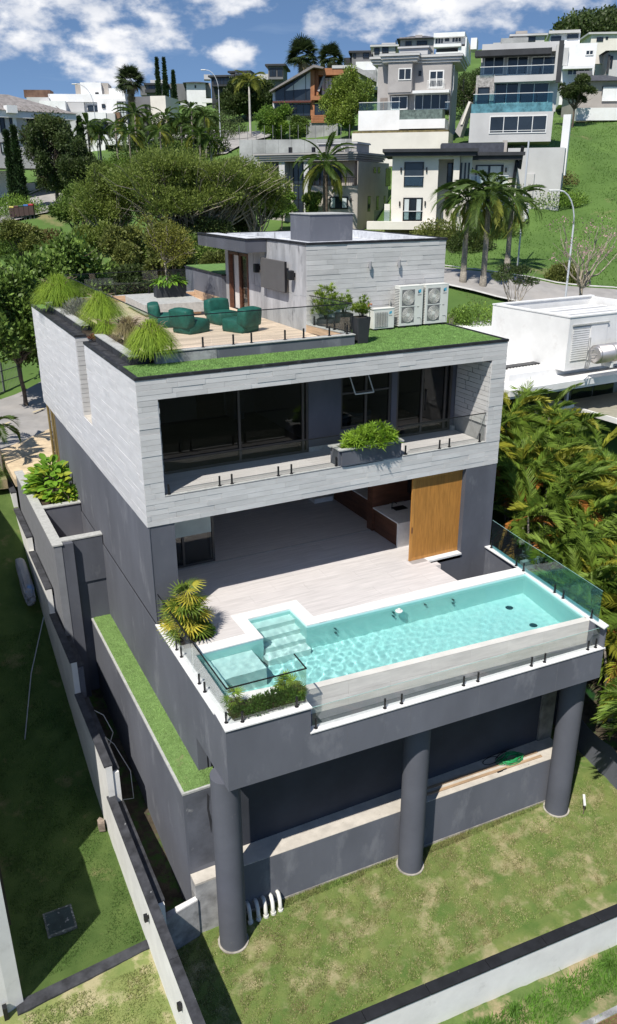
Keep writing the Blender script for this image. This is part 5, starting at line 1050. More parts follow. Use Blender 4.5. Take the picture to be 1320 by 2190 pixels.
t = B().prism([(-2.15, .55), (-1.98, .5), (-1.95, .7), (-2.05, .85), (-2.15, .75)], LZ+.2, LZ+.5); tag(t.obj('loose_stone', mat('rock', (.25, .2, .16), .9, .3, 4, .5, 10)), 'small brown stone leaning at the foot of the white wall', 'stone')
# left neighbour's house: its lit corner is in view, its bulk shades the lawn
nb = thing('neighbour_house', 'white rendered corner of the neighbouring house at the lower left edge', 'house', (-8, 0, LZ))
b = B(); b.prism([(-12, -4.9), (-5.45, -4.15), (-5.12, -4.05), (-5.12, 20), (-12, 20)], LZ-.3, -3.05); b.prism([(-12.5, -1.5), (-5.2, -1.5), (-5.2, 20), (-12.5, 20)], -3.05, 3.6); b.obj('rendered_wall', WALLW, nb)
b = B(); b.box(-5.12, -5.06, -3.2, -3.1, -5.4, -3.2); b.box(-5.12, -5.06, -3.2, -1.0, -5.5, -5.4); b.obj('railing_frame', BLACK, nb)
b = B(); b.box(-5.6, -5.5, -4.35, -4.2, LZ, -6.8); b.obj('dark_base', BLACK, nb)
# front boundary wall
fw_ = thing('boundary_wall', 'white front boundary wall with black coping cutting across the bottom right corner', 'wall', (6, -8.6, -8.2))
A0, A1 = Vector((-3.2, -7.95, 0)), Vector((17, -9.3, 0)); dd_ = (A1-A0).normalized(); nn_ = Vector((-dd_.y, dd_.x, 0)); Ltot = (A1-A0).length
B().obox(A0+dd_*Ltot/2+Vector((0, 0, -8.05)), (Ltot/2, .1, 1.1), dd_, nn_).obj('rendered_wall', WALLW, fw_)
k = 0; s = 0
while s < Ltot: w = 1.75; B().obox(A0+dd_*(s+w/2)+Vector((0, 0, -6.93)), (w/2-.008, .15, .025), dd_, nn_).obj('coping_stone', mat('black_coping', (.016, .017, .02), .6, .2, 3, wear=((.09, .09, .09), 9, .66, .05)), fw_); s += w
# ground outside, drain channel
OUT = mat('rough_grass', (.13, .19, .05), .95, .25, 1.5, .8, 30, col2=(.07, .12, .025), detail=12, wear=((.34, .27, .16), .8, .48, .12))
sheet('verge', -8, 22, -22, -8.5, lambda x, y: -8.2+.03*(y+9)+0*x, OUT, .4, .025)
t = B(); t.prism([(2, -10.35), (16, -11.1), (16, -10.75), (2, -10.0)], -8.2, -8.18)
dc = thing('drain_channel', 'narrow muddy drainage channel with concrete lip outside the front wall', 'channel', (8, -10.4, -8))
def zv(x, y): return -8.2+.03*(y+9)
for (o0, o1, dz, mm, nm) in ((0, .3, .02, mat('mud', (.13, .08, .04), .7, .3, 3, .3, 15), 'mud_bed'), (.3, .42, .1, BARE, 'concrete_lip'), (-.16, 0, .06, BARE, 'concrete_lip')):
    b = B(); xs_ = np.linspace(3, 17, 15)
    for xa, xb in zip(xs_[:-1], xs_[1:]):
        ya, yb = -9.95-.055*xa, -9.95-.055*xb; b.quad((xa, ya-o1, zv(xa, ya)+dz+.06), (xb, yb-o1, zv(xb, yb)+dz+.06), (xb, yb-o0, zv(xb, yb)+dz+.06), (xa, ya-o0, zv(xa, ya)+dz+.06))
    b.obj(nm, mm, dc)
blades('verge_grass', [(2, 15, -9.9, -9.0, .35), (3, 15, -14, -10.4, .65)], lambda x, y: zv(x, y), 26000, .17, mat('verge_blade', (.12, .26, .03), .8, .2, 2, isl=.4, trans=.3), None, .013, 9)
for k, (x, y, lb) in enumerate(((4.6, -9.2, 'wild grass tuft at the wall foot, left one'), (5.9, -9.25, 'wild grass tuft at the wall foot, middle one'), (9.0, -9.4, 'wild grass tuft at the wall foot, right edge of the picture'))):
    fountain('weed_tuft', lb, (x, y, zv(x, y)+.02), .35, .5, 120, leafm('weed', (.1, .2, .03), .35, .3), 60+k, group='weeds at the wall foot', w=.012, cat='weed')
fountain('weed_tuft', 'weed clump against the lower end of the stepped white wall', (-2.35, -7.6, LZ), .35, .4, 200, MATS['weed'], 66, w=.014, group='weeds at the wall foot', cat='weed')
# garden lamp stakes by the right column
for (x, y, r_, lb) in ((12.1, -4.15, .6, 'white garden lamp head lying beside the right column, farther one'), (11.9, -5.35, .9, 'white garden spike lamp leaning by the right column, nearer one')):
    t = thing('garden_lamp', lb, 'garden lamp', (x, y, LZ)); B().obox((x, y, LZ+.42), (.2, .04, .03), Vector((math.cos(r_), math.sin(r_), .25)).normalized(), Vector((-math.sin(r_), math.cos(r_), 0))).obj('lamp_head', PLASTIC, t, bevel=.015); B().tube([(x-.15*math.cos(r_), y-.15*math.sin(r_), LZ), (x-.15*math.cos(r_), y-.15*math.sin(r_), LZ+.4)], .014, 6).obj('stake', BARK, t)
# right boundary wall
rb = thing('boundary_wall', 'grey side boundary wall with dark coping on the right under the palms', 'wall', (13.6, -3, LZ))
R0, R1 = Vector((12.95, -9.2, 0)), Vector((15.0, 3.5, 0)); d3 = (R1-R0).normalized(); n3_ = Vector((d3.y, -d3.x, 0)); L3 = (R1-R0).length
B().obox(R0+d3*L3/2+n3_*.1+Vector((0, 0, -6.6)), (L3/2, .1, 1.05), d3, n3_).obj('rendered_wall', GREY, rb)
s = 0
while s < L3: B().obox(R0+d3*(s+.9)+n3_*.1+Vector((0, 0, -5.53)), (.896, .14, .02), d3, n3_).obj('coping_stone', COPB, rb); s += 1.8
b = B(); b.obox(R0+d3*L3/2+n3_*.42+Vector((0, 0, -5.45)), (L3/2, .16, .03), d3, n3_); tag(b.obj('garden_kerb', LIGHTSTONE), 'pale stone kerb just behind the right boundary wall under the palms', 'kerb')
# neighbour's steps on the right
ns = thing('garden_steps', 'weathered stone garden steps half hidden under the areca palms', 'stairs', (14, .6, -2.5))
for k in range(5): B().box(13.4+k*.4, 13.8+k*.4, .2, 1.5, -2.6, -1.9+k*.17).obj('step', BARE, ns)
B().box(13.3, 15.6, .0, .18, -2.6, -1.0).obj('stair_cheek', BARE, ns)
# tarp bundle & pole at the left
t = thing('tarp_bundle', 'white and blue tarpaulin bundle leaning against the outside of the stepped wall', 'tarpaulin', (-2.4, 9.5, -3.6))
import bmesh as _bm
bm = _bm.new(); _bm.ops.create_icosphere(bm, subdivisions=3, radius=1)
rr = random.Random(3)
for v_ in bm.verts: s_ = 1+.12*math.sin(v_.co.x*9)*math.cos(v_.co.y*7+v_.co.z*5)+rr.uniform(-.04, .04); v_.co = Vector((math.copysign(abs(v_.co.x)**.5, v_.co.x), math.copysign(abs(v_.co.y)**.5, v_.co.y), v_.co.z)); v_.co = Vector((-2.25+v_.co.x*.22*s_, 10.6+v_.co.y*1.1*s_, -2.9+v_.co.z*.3*s_+v_.co.y*.45))
me = bpy.data.meshes.new('tarp'); bm.to_mesh(me); bm.free(); me.materials.append(mat('tarp', (.26, .27, .29), .6, .1, 2, .3, 12, wear=((.12, .25, .5), 1.3, .56, .05)))
for v_ in me.vertices: v_.co -= Vector((-2.4, 9.5, -3.6))
o = bpy.data.objects.new('tarpaulin', me); link(o, t)
t = B(); t.tube([(-3.6, 4.6, -5.9), (-2.9, 6.6, -4.6), (-2.05, 8.1, -3.3)], .018, 6); tag(t.obj('metal_pole', mat('steel_pole', (.4, .4, .42), .4, .1)), 'thin bent metal pole leaning from the left lawn to the wall', 'pole')
# ================================================================== TERRAIN
def P3(u, v, d): p = pt(u, v, d); return (p.x, p.y, p.z)
CP = [(-10, 20, -.3), (-2, 22, -.06), (4, 24, 0), (.4, 29.4, .1), (10, 27, .6), (-10, 34, .5), (-14, 11, -3.4), (-14, 17, -.6), (-6, 17.5, -.35), (-2, 18, -.1), (-6, 11, -3.8), (-14, -2, -7.6), (-6, -2, -7.8), (-3, -14, -9.5), (10, -14, -9), (6, 5, -8.5), (6, 12, -5), (2, 0, -8.2), (12, 0, -8.2), (13, -8, -8.2), (15.5, -6, -5.4), (15.5, 2, -3.2), (16, 8, -1.4), (14.5, 14, -.8), (22, 8, -1), (19, 15, .3), (28, 8, -.5), (32, 2, -1), (24, -12, -6), (-20, -20, -9), (30, -30, -9), (6, 20, -.1), (12, 20, .1),
 P3(960, 675, 50), P3(1070, 700, 53), P3(1250, 700, 56), P3(955, 592, 60), P3(1130, 605, 60), P3(1320, 628, 60), P3(1320, 660, 52), P3(1130, 575, 66), P3(1000, 560, 68), P3(1320, 590, 66), P3(1180, 500, 76), P3(1300, 420, 85), P3(1150, 380, 90), P3(1300, 330, 98), P3(1235, 262, 112), P3(1320, 255, 112), P3(900, 500, 77), P3(1100, 470, 79), P3(960, 540, 71),
 P3(90, 462, 85), P3(20, 530, 78), P3(20, 440, 95), P3(90, 400, 100), P3(20, 405, 104), P3(120, 500, 82), (14, 43, 3.2), (0, 45, 1.6), (-8, 60, 4), (22, 36, 3), P3(640, 485, 82), P3(780, 480, 84), P3(450, 420, 95), P3(300, 430, 100),
 P3(500, 305, 122), P3(560, 298, 128), P3(380, 325, 118), P3(470, 345, 108), P3(640, 305, 110), P3(760, 300, 112), P3(850, 310, 100), P3(1080, 318, 92), P3(1180, 300, 98), P3(250, 330, 128), P3(60, 350, 120), P3(440, 262, 150), P3(560, 240, 150), P3(700, 232, 140), P3(1200, 248, 125), P3(1000, 200, 150), P3(850, 190, 150), P3(1290, 210, 150),
 P3(500, 215, 200), P3(330, 230, 200), P3(150, 250, 200), P3(20, 270, 200), P3(700, 165, 190), P3(900, 125, 190), P3(1100, 105, 190), P3(1300, 100, 200), P3(1300, 60, 260), P3(1200, 70, 250), P3(0, 330, 300), P3(700, 220, 300), P3(-300, 380, 200), P3(-200, 470, 90), P3(1700, 300, 150), P3(1700, 650, 60), P3(1600, 120, 250), P3(-100, 560, 75)]
CP = np.array(CP, float); K = np.linalg.norm(CP[:, None, :2]-CP[None, :, :2], axis=2); nC = len(CP)
AA = np.zeros((nC+3, nC+3)); AA[:nC, :nC] = K-np.eye(nC)*.6; AA[:nC, nC] = 1; AA[:nC, nC+1:] = CP[:, :2]; AA[nC, :nC] = 1; AA[nC+1:, :nC] = CP[:, :2].T
WW = np.linalg.solve(AA, np.concatenate([CP[:, 2], [0, 0, 0]]))
def gz(X, Y):
    X = np.asarray(X, float); Y = np.asarray(Y, float); s = X.shape; x = X.ravel(); y = Y.ravel(); D = np.sqrt((x[:, None]-CP[:, 0])**2+(y[:, None]-CP[:, 1])**2)
    return (D@WW[:nC]+WW[nC]+WW[nC+1]*x+WW[nC+2]*y).reshape(s)
def g1(x, y): return float(gz(np.array([x]), np.array([y]))[0])
def gp(u, v, d): p = pt(u, v, d); return Vector((p.x, p.y, g1(p.x, p.y)))
def gd(u, d): p = pt(u, 400, d); return Vector((p.x, p.y, g1(p.x, p.y)))       # ground point in that direction
HILL = mat('hillside_grass', (.10, .175, .035), .95, .25, .16, .6, 3, col2=(.06, .115, .02), detail=9, wear=((.2, .18, .08), .14, .6, .1))
def tz(x, y):
    z = gz(x, y); m_ = (x > -1.95) & (x < 13.9) & (y < 15.2); z = np.where(m_, np.minimum(z, -8.6), z); m2 = (x <= -1.5) & (x > -9.2) & (y < 16); z = np.where(m2, np.minimum(z, -8.6), z)
    m3 = (y < -8) & (y > -22.5) & (x > -8) & (x < 22); z = np.where(m3, np.minimum(z, -9.5), z); return z
sheet('hillside', -100, 240, -21.6, 330, tz, HILL, 1.6, .05)
far = B(); far.quad((-3000, -3000, -14), (3000, -3000, -14), (3000, 3000, -14), (-3000, 3000, -14)); struct(far.obj('ground', mat('valley_ground', (.035, .045, .025), .95, .3, .02)))
ASPH = mat('asphalt', (.31, .295, .28), .9, .12, .8, .2, 25, wear=((.38, .35, .32), .3, .5, .3)); PAVE = mat('concrete_pavement', (.42, .39, .35), .9, .1, 1.2)
KERB = mat('kerb_stone', (.5, .49, .46), .9, .1, 2)
def ribbon(name, pts, w, m, dz, kind=True, st=1.2, off=0.):
    P_ = [Vector(p).xy for p in pts]; out = []
    for a, b in zip(P_[:-1], P_[1:]):
        n = max(1, int((b-a).length/st)); out += [a.lerp(b, k/n) for k in range(n)]
    out.append(P_[-1]); V = []; m_ = len(out); nc = 7
    for k, p in enumerate(out):
        d = (out[min(k+2, m_-1)]-out[max(k-2, 0)]).normalized(); n = Vector((-d.y, d.x))
        zc = max(g1(*(p+n*(off+w*.5))), g1(*(p+n*(off-w*.5))), g1(*(p+n*off)))
        for j in range(nc): q = p+n*(off+w*(j/(nc-1)-.5)); V.append((q.x, q.y, g1(q.x, q.y)+dz))
    F = [(k*nc+j, k*nc+j+1, (k+1)*nc+j+1, (k+1)*nc+j) for k in range(m_-1) for j in range(nc-1)]
    b = B(); b.v = V; b.f = F; o = b.obj(name, m, None, True); return struct(o) if kind else o
def gxy(u, v, d): p = pt(u, v, d); return (p.x, p.y)
rR = [gxy(800, 560, 66), gxy(955, 596, 61), gxy(1080, 605, 59), gxy(1200, 615, 58), gxy(1320, 628, 58), gxy(1500, 650, 56)]
ribbon('street', rR, 5.6, ASPH, .2); ribbon('kerb_line', rR, .35, KERB, .32, off=2.9); ribbon('kerb_line', rR, .3, KERB, .3, off=-2.9)
rT = [gxy(420, 345, 112), gxy(475, 318, 120), gxy(520, 303, 126), gxy(560, 292, 132), gxy(420, 285, 145)]
ribbon('upper_street', rT[:4], 9, ASPH, .3); ribbon('upper_side_street', [gxy(520, 300, 126), gxy(440, 292, 135), gxy(330, 300, 138)], 7, ASPH, .35)
ym = mat('yellow_marking', (.55, .4, .1), .8)
rL = [gxy(-150, 470, 84), gxy(20, 452, 88), gxy(100, 428, 94), gxy(180, 415, 99), gxy(300, 405, 105)]
ribbon('left_street', rL, 9, ASPH, .2); ribbon('kerb_line', rL, .4, KERB, .35, off=4.7)
# street right behind the house
rN = [(-26, -.5), (-10, 13.5), (-4, 18.9), (1, 23.4), (6, 27.9), (14, 35), (26, 46)]
ribbon('near_street', [(-22, 4), (-9, 15.8), (1, 24.8), (10, 33), (24, 46)], 7.0, ASPH, .12)
for k in range(9):
    c = Vector((-5.0+k*2.0, 19.2+k*1.82)); d = Vector((.74, .67)); n = Vector((-.67, .74)); z = g1(c.x, c.y)+.22
    b = B(); b.obox((c.x, c.y, z), (.45, .06, .004), (d.x, d.y, 0), (n.x, n.y, 0)); struct(b.obj('lane_marking', mat('marking', (.6, .5, .3), .8)))
SAND = mat('sand_lot', (.6, .47, .31), .95, .15, 2, .3, 15)
b = B(); b.prism([(-1.72, 14.4), (3, 14.4), (3, 22.3), (1.4, 22.0), (-1.75, 18.9)], -.3, .02); struct(b.obj('sand_forecourt', SAND))
b = B(); b.prism([(-6.5, 15.5), (-1.95, 15.2), (-1.95, 18.9), (-6, 15.9)], -.6, -.18); struct(b.obj('verge_bed', OUT))
# ------------------------------------------------ right neighbour
def zp(u, v, z): d = pt(u, v, 1)-CAM; t_ = (z-CAM.z)/d.z; return CAM+d*t_
NW = mat('neighbour_white', (.74, .735, .72), .8, .05, 1.0, wear=((.62, .6, .58), .9, .57, .15))
C0 = zp(1092, 836, 3); Cx = zp(1320, 800, 3); ux = (Cx-C0).normalized(); uy = Vector((-ux.y, ux.x, 0))
nh = thing('neighbour_villa', 'low white flat-roofed villa on the right behind the areca palms', 'house', (C0.x+5, C0.y+5, -1))
def L2(a, b): q = C0+ux*a+uy*b; return (q.x, q.y)
def rectp(a0, a1, b0, b1): return [L2(a0, b0), L2(a1, b0), L2(a1, b1), L2(a0, b1)]
B().prism(rectp(0, 16, 0, 13), 2.72, 3.0).obj('eaves_slab', NW, nh); B().prism(rectp(.05, 16, .05, 13), 2.6, 2.72).obj('eaves_drip', NW, nh)
B().prism(rectp(1.1, 16, 1.3, 13), 3.0, 3.32).obj('roof_upstand', NW, nh); B().prism(rectp(4.6, 16, 2.2, 13), 3.32, 3.6).obj('roof_plinth', NW, nh)
for k in range(9): B().prism(rectp(1.2, 6.6, 1.9+k*1.1, 1.93+k*1.1), 3.32, 3.36).obj('roof_rib', NW, nh)
for k in range(1): 
    b = B()
    for j in range(14): b.prism(rectp(1.9+j*.2, 1.98+j*.2, 1.75, 2.3), 3.32, 3.37)
    stuff(b.obj('roof_sheet_ribs', NW, nh)); B().prism(rectp(1.8, 4.7, 2.3, 2.75), 3.32, 3.42).obj('roof_gap', BLACK, nh)
bx0 = zp(1208, 785, 3.5); loc = bx0-C0; a0_, b0_ = loc.dot(ux), loc.dot(uy); zh = 5.75
BX = rectp(a0_, a0_+7, b0_, b0_+5.2)
b = B(); b.prism(rectp(a0_, a0_+7, b0_, b0_+.2), 3.3, zh); b.prism(rectp(a0_, a0_+.2, b0_+.2, b0_+5), 3.3, zh); b.prism(rectp(a0_, a0_+7, b0_+5, b0_+5.2), 3.3, zh); b.prism(rectp(a0_+6.8, a0_+7, b0_+.2, b0_+5), 3.3, zh); b.obj('tank_room_wall', NW, nh)
b = B(); b.prism(rectp(a0_-.03, a0_+7, b0_-.03, b0_+.28), zh, zh+.06); b.prism(rectp(a0_-.03, a0_+.28, b0_+.28, b0_+5), zh, zh+.06); b.prism(rectp(a0_-.03, a0_+7, b0_+4.95, b0_+5.23), zh, zh+.06); b.obj('tank_room_coping', NW, nh)
B().prism(rectp(a0_+.2, a0_+6.8, b0_+.2, b0_+5), 5.1, 5.2).obj('inner_roof', LIGHTSTONE, nh)
for k in range(7): B().prism(rectp(a0_+1.2, a0_+6.6, b0_+.5+k*.62, b0_+.9+k*.62), 5.2, 5.42+.02*(k % 2)).obj('roof_sheet', NW, nh)
b = B(); lx = a0_+.28
for k in range(15): b.prism(rectp(lx, lx+1.05, b0_-.04, b0_-.0), 3.75+k*.105, 3.82+k*.105)
stuff(b.obj('shutter_louvres', NW, nh)); B().prism(rectp(lx, lx+1.05, b0_-.015, b0_-.003), 3.7, 5.35).obj('shutter_backing', LIGHTSTONE, nh); B().prism(rectp(lx+1.1, lx+2.2, b0_-.06, b0_-.002), 3.7, 5.35).obj('shutter_panel', NW, nh); B().prism(rectp(lx-.08, lx+2.28, b0_-.09, b0_-.002), 5.36, 5.43).obj('shutter_head', LIGHTSTONE, nh)
tk = thing('water_boiler', 'long stainless steel solar water cylinder lying on the white neighbour roof', 'water tank', (*L2(a0_+1.2, b0_-1.0), 3.6))
p0, p1 = L2(a0_+.65, b0_-1.1), L2(a0_+6, b0_-1.1); b = B(); dv = Vector((*p1, 0))-Vector((*p0, 0))
prof = [(0, .1), (.02, .32), (.06, .42)]+[(x, .43) for x in (.15,)]; pts_ = []
b.tube([Vector((*p0, 4.2))+dv.normalized()*x for x in (0, .05)], .3, 20, True, .43); b.tube([Vector((*p0, 4.2))+dv.normalized()*.05, Vector((*p1, 4.2))], .43, 20); b.obj('cylinder', mat('stainless', (.62, .58, .55), .38, .08, 2, metal=.75), tk, True)
for k in range(4):
    c = Vector((*p0, 0))+dv.normalized()*(.9+k*1.15); b = B(); b.tube([c+Vector((0, 0, 4.2))-dv.normalized()*.03, c+Vector((0, 0, 4.2))+dv.normalized()*.03], .445, 20); b.obj('strap_band', MATS['stainless'], tk); b = B(); b.obox(c+Vector((0, 0, 3.68)), (.06, .3, .12), ux, uy); b.obj('saddle', NW, tk)
pq = Vector((*p0, 0)); b = B()
for dy_, dz_ in ((-.1, .0), (.1, .2), (.0, -.15)): b.tube([pq-ux*.0+uy*dy_+Vector((0, 0, 4.2+dz_)), pq-ux*.35+uy*dy_+Vector((0, 0, 4.2+dz_)), pq-ux*.45+uy*dy_+Vector((0, 0, 3.6))], .025, 6)
b.tube([pq-ux*.5+Vector((0, 0, 3.6)), pq-ux*.5+Vector((0, 0, 5.0)), pq-ux*.4+Vector((0, 0, 5.0)), pq-ux*.4+Vector((0, 0, 3.6))], .02, 6); b.obj('pipework', mat('pipe_grey', (.25, .25, .25), .5), tk)
# walls below the eaves
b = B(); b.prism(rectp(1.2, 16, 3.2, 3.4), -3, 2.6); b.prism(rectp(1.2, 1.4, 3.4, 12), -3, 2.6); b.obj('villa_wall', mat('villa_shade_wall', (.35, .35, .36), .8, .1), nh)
for k in range(5): B().prism(rectp(2.5+k*1.6, 4.0+k*1.6, 3.12, 3.18), -.2, 2.3).obj('villa_window', WIND, nh)
for k in range(6): B().prism(rectp(1.5, 5.0, 3.06, 3.12), 1.0+k*.2, 1.06+k*.2).obj('louvre', GRILLE, nh)
B().prism(rectp(1.0, 5.2, 1.0, 2.0), 1.35, 1.5).obj('window_box', NW, nh); B().prism(rectp(3.9, 5.1, 1.05, 1.9), .3, 1.34).obj('vent_box', LIGHTSTONE, nh)
B().prism(rectp(5.4, 12, -1.6, 2.2), 1.2, 1.32).obj('glass_canopy', mat('canopy_tint', (.36, .34, .27), .5, .08), nh); b = B(); b.prism(rectp(5.3, 12, -1.7, -1.6), 1.12, 1.36); b.prism(rectp(5.3, 5.4, -1.6, 2.3), 1.12, 1.36); b.obj('canopy_frame', NW, nh)
b = B(); b.prism(rectp(5.6, 5.75, 1.9, 2.05), 1.36, 2.6); b.obj('canopy_hanger', NW, nh); b = B(); b.prism(rectp(6.6, 6.75, -1.2, -1.05), -3, 1.12); b.obj('canopy_post', NW, nh)
for k in range(4): B().prism(rectp(5.4+k*1.5, 6.85+k*1.5, -.9, -.88), -2.0, -.8).obj('terrace_glass', RAIL, nh)
B().prism(rectp(5.0, 12, -1.4, 3.2), -2.4, -2.0).obj('terrace_slab', NW, nh); B().prism(rectp(5.0, 12, -1.35, -1.2), -4, -2.4).obj('terrace_wall', NW, nh)
# ================================================================== HOUSES ON THE HILL
rth = Vector((rt.x, rt.y, 0)).normalized(); fwh = Vector((fw.x, fw.y, 0)).normalized()
CREAM = mat('cream_render', (.70, .66, .59), .85, .05, .5); BEIGE = mat('beige_render', (.40, .365, .33), .85, .07, .4, wear=((.34, .31, .28), .35, .55, .2)); TAUPE = mat('taupe_render', (.36, .34, .325), .85, .07, .4, wear=((.3, .28, .27), .35, .55, .2))
GRW = mat('pale_grey_render', (.5, .495, .485), .85, .06, .4); DKR = mat('charcoal_cladding', (.035, .037, .042), .7, .15, 1); WHT = mat('bright_white_render', (.76, .76, .75), .85, .05, .4, wear=((.66, .65, .62), .3, .56, .2))
MIDG = mat('mid_grey_render', (.17, .17, .175), .85, .1, .4); RCONC = mat('stained_concrete', (.36, .36, .36), .9, .18, .5, wear=((.22, .22, .22), .4, .52, .15)); TEALP = mat('pool_mosaic', (.13, .17, .15), .4, .3, 3)
FWG = mat('far_window_glass', (.028, .038, .05), .12, .3, .3, spec=.5, col2=(.012, .015, .018)); CURT = mat('pale_curtain', (.5, .55, .55), .8, .1, 6, stretch=(8, 8, .3)); WFR = mat('white_frame', (.72, .72, .7), .5, .03); BFR = BLACK
RTILE = mat('roof_tiles', (.23, .21, .2), .85, .2, 2); DTILE = mat('dark_roof_tiles', (.07, .072, .08), .8, .2, 2); BRK = mat('raw_brick', (.42, .19, .09), .9, .2, 1.5, col2=(.3, .13, .065)); MORT = mat('brick_mortar', (.36, .27, .2), .9, .1)
STONEF = mat('rough_stone', (.36, .34, .32), .9, .3, 5, .6, 8)
class BH:
    def __init__(s, name, label, u, v, d, yaw=0., cat='house', group=None):
        s.O = pt(u, v, d); a = math.radians(yaw); s.ux = (rth*math.cos(a)+fwh*math.sin(a)).normalized(); s.uy = Vector((-s.ux.y, s.ux.x, 0)); s.t = thing(name, label, cat, s.O, math.atan2(s.ux.y, s.ux.x), group)
        s.k = d/FPX
    def L(s, u, v, y=0.):
        d = pt(u, v, 1)-CAM; q = (s.O-CAM+s.uy*y).dot(s.uy)/d.dot(s.uy); p = CAM+d*q-s.O; return p.dot(s.ux), p.z
    def X(s, u, y=0., v=300): return s.L(u, v, y)[0]
    def S(s, u, v, x):                                       # on the side plane: local y, z
        d = pt(u, v, 1)-CAM; q = (s.O-CAM+s.ux*x).dot(s.ux)/d.dot(s.ux); p = CAM+d*q-s.O; return p.dot(s.uy), p.z
    def r(s, R, y=0.):
        u0, v0, u1, v1 = R; xa, z1 = s.L((u0+u1)/2, v0, y); xb, z0 = s.L((u0+u1)/2, v1, y); vm = (v0+v1)/2; return s.L(u0, vm, y)[0], s.L(u1, vm, y)[0], z0, z1
    def box(s, R, y0, y1, m, name='wall', down=0.):
        x0, x1, z0, z1 = s.r(R, y0); return B().box(x0, x1, y0, y1, z0-down, z1).obj(name, m, s.t, local=True)
    def win(s, R, y=0., mull=1, tr=(), fr=BFR, pane=FWG, f=.09, name='window', curtain=0, rail=0):
        x0, x1, z0, z1 = s.r(R, y); y -= .02; b = B(); b.box(x0, x1, y-.05, y+.04, z1-f, z1); b.box(x0, x1, y-.05, y+.04, z0, z0+f); b.box(x0, x0+f, y-.05, y+.04, z0+f, z1-f); b.box(x1-f, x1, y-.05, y+.04, z0+f, z1-f)
        xs = [x0+f]
        for k in range(1, mull): q = x0+(x1-x0)*k/mull; b.box(q-f*.4, q+f*.4, y-.045, y+.035, z0+f, z1-f); xs.append(q)
        xs.append(x1-f)
        for t in tr: z = z0+(z1-z0)*t; b.box(x0+f, x1-f, y-.04, y+.03, z-f*.3, z+f*.3)
        w = b.obj(name, fr, s.t, local=True)
        for i, (a, c) in enumerate(zip(xs[:-1], xs[1:])):
            mm = pane
            B().box(a, c, y+.0, y+.018, z0+f, z1-f).obj('pane', mm, w, local=True)
            if curtain and i in ([0, mull-1] if curtain == 1 else range(mull)): B().box(a+(c-a)*.08, c-(c-a)*.12, y-.012, y-.001, z0+f*1.3, z1-f*1.2).obj('curtain', CURT, w, local=True)
        return w
    def glassrail(s, R, y=-.8, n=3, m=None, name='glass_balustrade', h=None):
        x0, x1, z0, z1 = s.r(R, y); b = B(); t = b.box(x0, x1, y, y+.05, z1-.05, z1).obj(name, WFR, s.t, local=True); w = (x1-x0)/n
        for k in range(n): B().box(x0+w*k+.03, x0+w*(k+1)-.03, y+.015, y+.03, z0, z1-.05).obj('glass_panel', m or FRAIL, t, local=True)
    def ironrail(s, R, y=-.2, n=12, m=BLACK):
        x0, x1, z0, z1 = s.r(R, y); b = B(); b.box(x0, x1, y, y+.04, z1-.05, z1); b.box(x0, x1, y, y+.04, z0, z0+.04)
        for k in range(n+1): q = x0+(x1-x0)*k/n; b.box(q-.015, q+.015, y+.01, y+.03, z0, z1)
        stuff(b.obj('iron_railing', m, s.t, local=True))
    def cornice(s, R, y0, y1, m, steps=3, out=.35, ends=(1, 1)):
        x0, x1, z0, z1 = s.r(R, y0); h = (z1-z0)/steps
        for k in range(steps): o = out*(k+1)/steps; B().box(x0-o*ends[0], x1+o*ends[1], y0-o, y1+o, z0+h*k, z0+h*(k+1)-.05).obj('cornice_band', m, s.t, local=True); B().box(x0-(o-.07)*ends[0], x1+(o-.07)*ends[1], y0-o+.07, y1+o-.07, z0+h*(k+1)-.06, z0+h*(k+1)).obj('cornice_joint', MIDG, s.t, local=True)
    def sidewin(s, R, x, fr=BFR, pane=FWG, f=.08):
        u0, v0, u1, v1 = R; y0, _ = s.S(u0, (v0+v1)/2, x); y1, _ = s.S(u1, (v0+v1)/2, x); z1 = s.S((u0+u1)/2, v0, x)[1]; z0 = s.S((u0+u1)/2, v1, x)[1]; y0, y1 = min(y0, y1), max(y0, y1)
        w = B().box(x-.02, x+.05, y0, y1, z0, z1).obj('side_window', fr, s.t, local=True); B().box(x+.05, x+.06, y0+f, y1-f, z0+f, z1-f).obj('pane', pane, w, local=True)
    def lamp(s, u, v, y=0.):
        x, z = s.L(u, v, y); B().box(x-.06, x+.06, y-.14, y-.0, z-.2, z+.2).obj('wall_lamp', BLACK, s.t, local=True)
FRAIL = glass('far_rail_glass', (.78, .84, .84)); FTEAL = glass('far_teal_glass', (.5, .72, .75))
def Zm(ox, oy, k): return lambda a, b, c=None, d=None: (ox+a/k, oy+b/k) if c is None else (ox+a/k, oy+b/k, ox+c/k, oy+d/k)
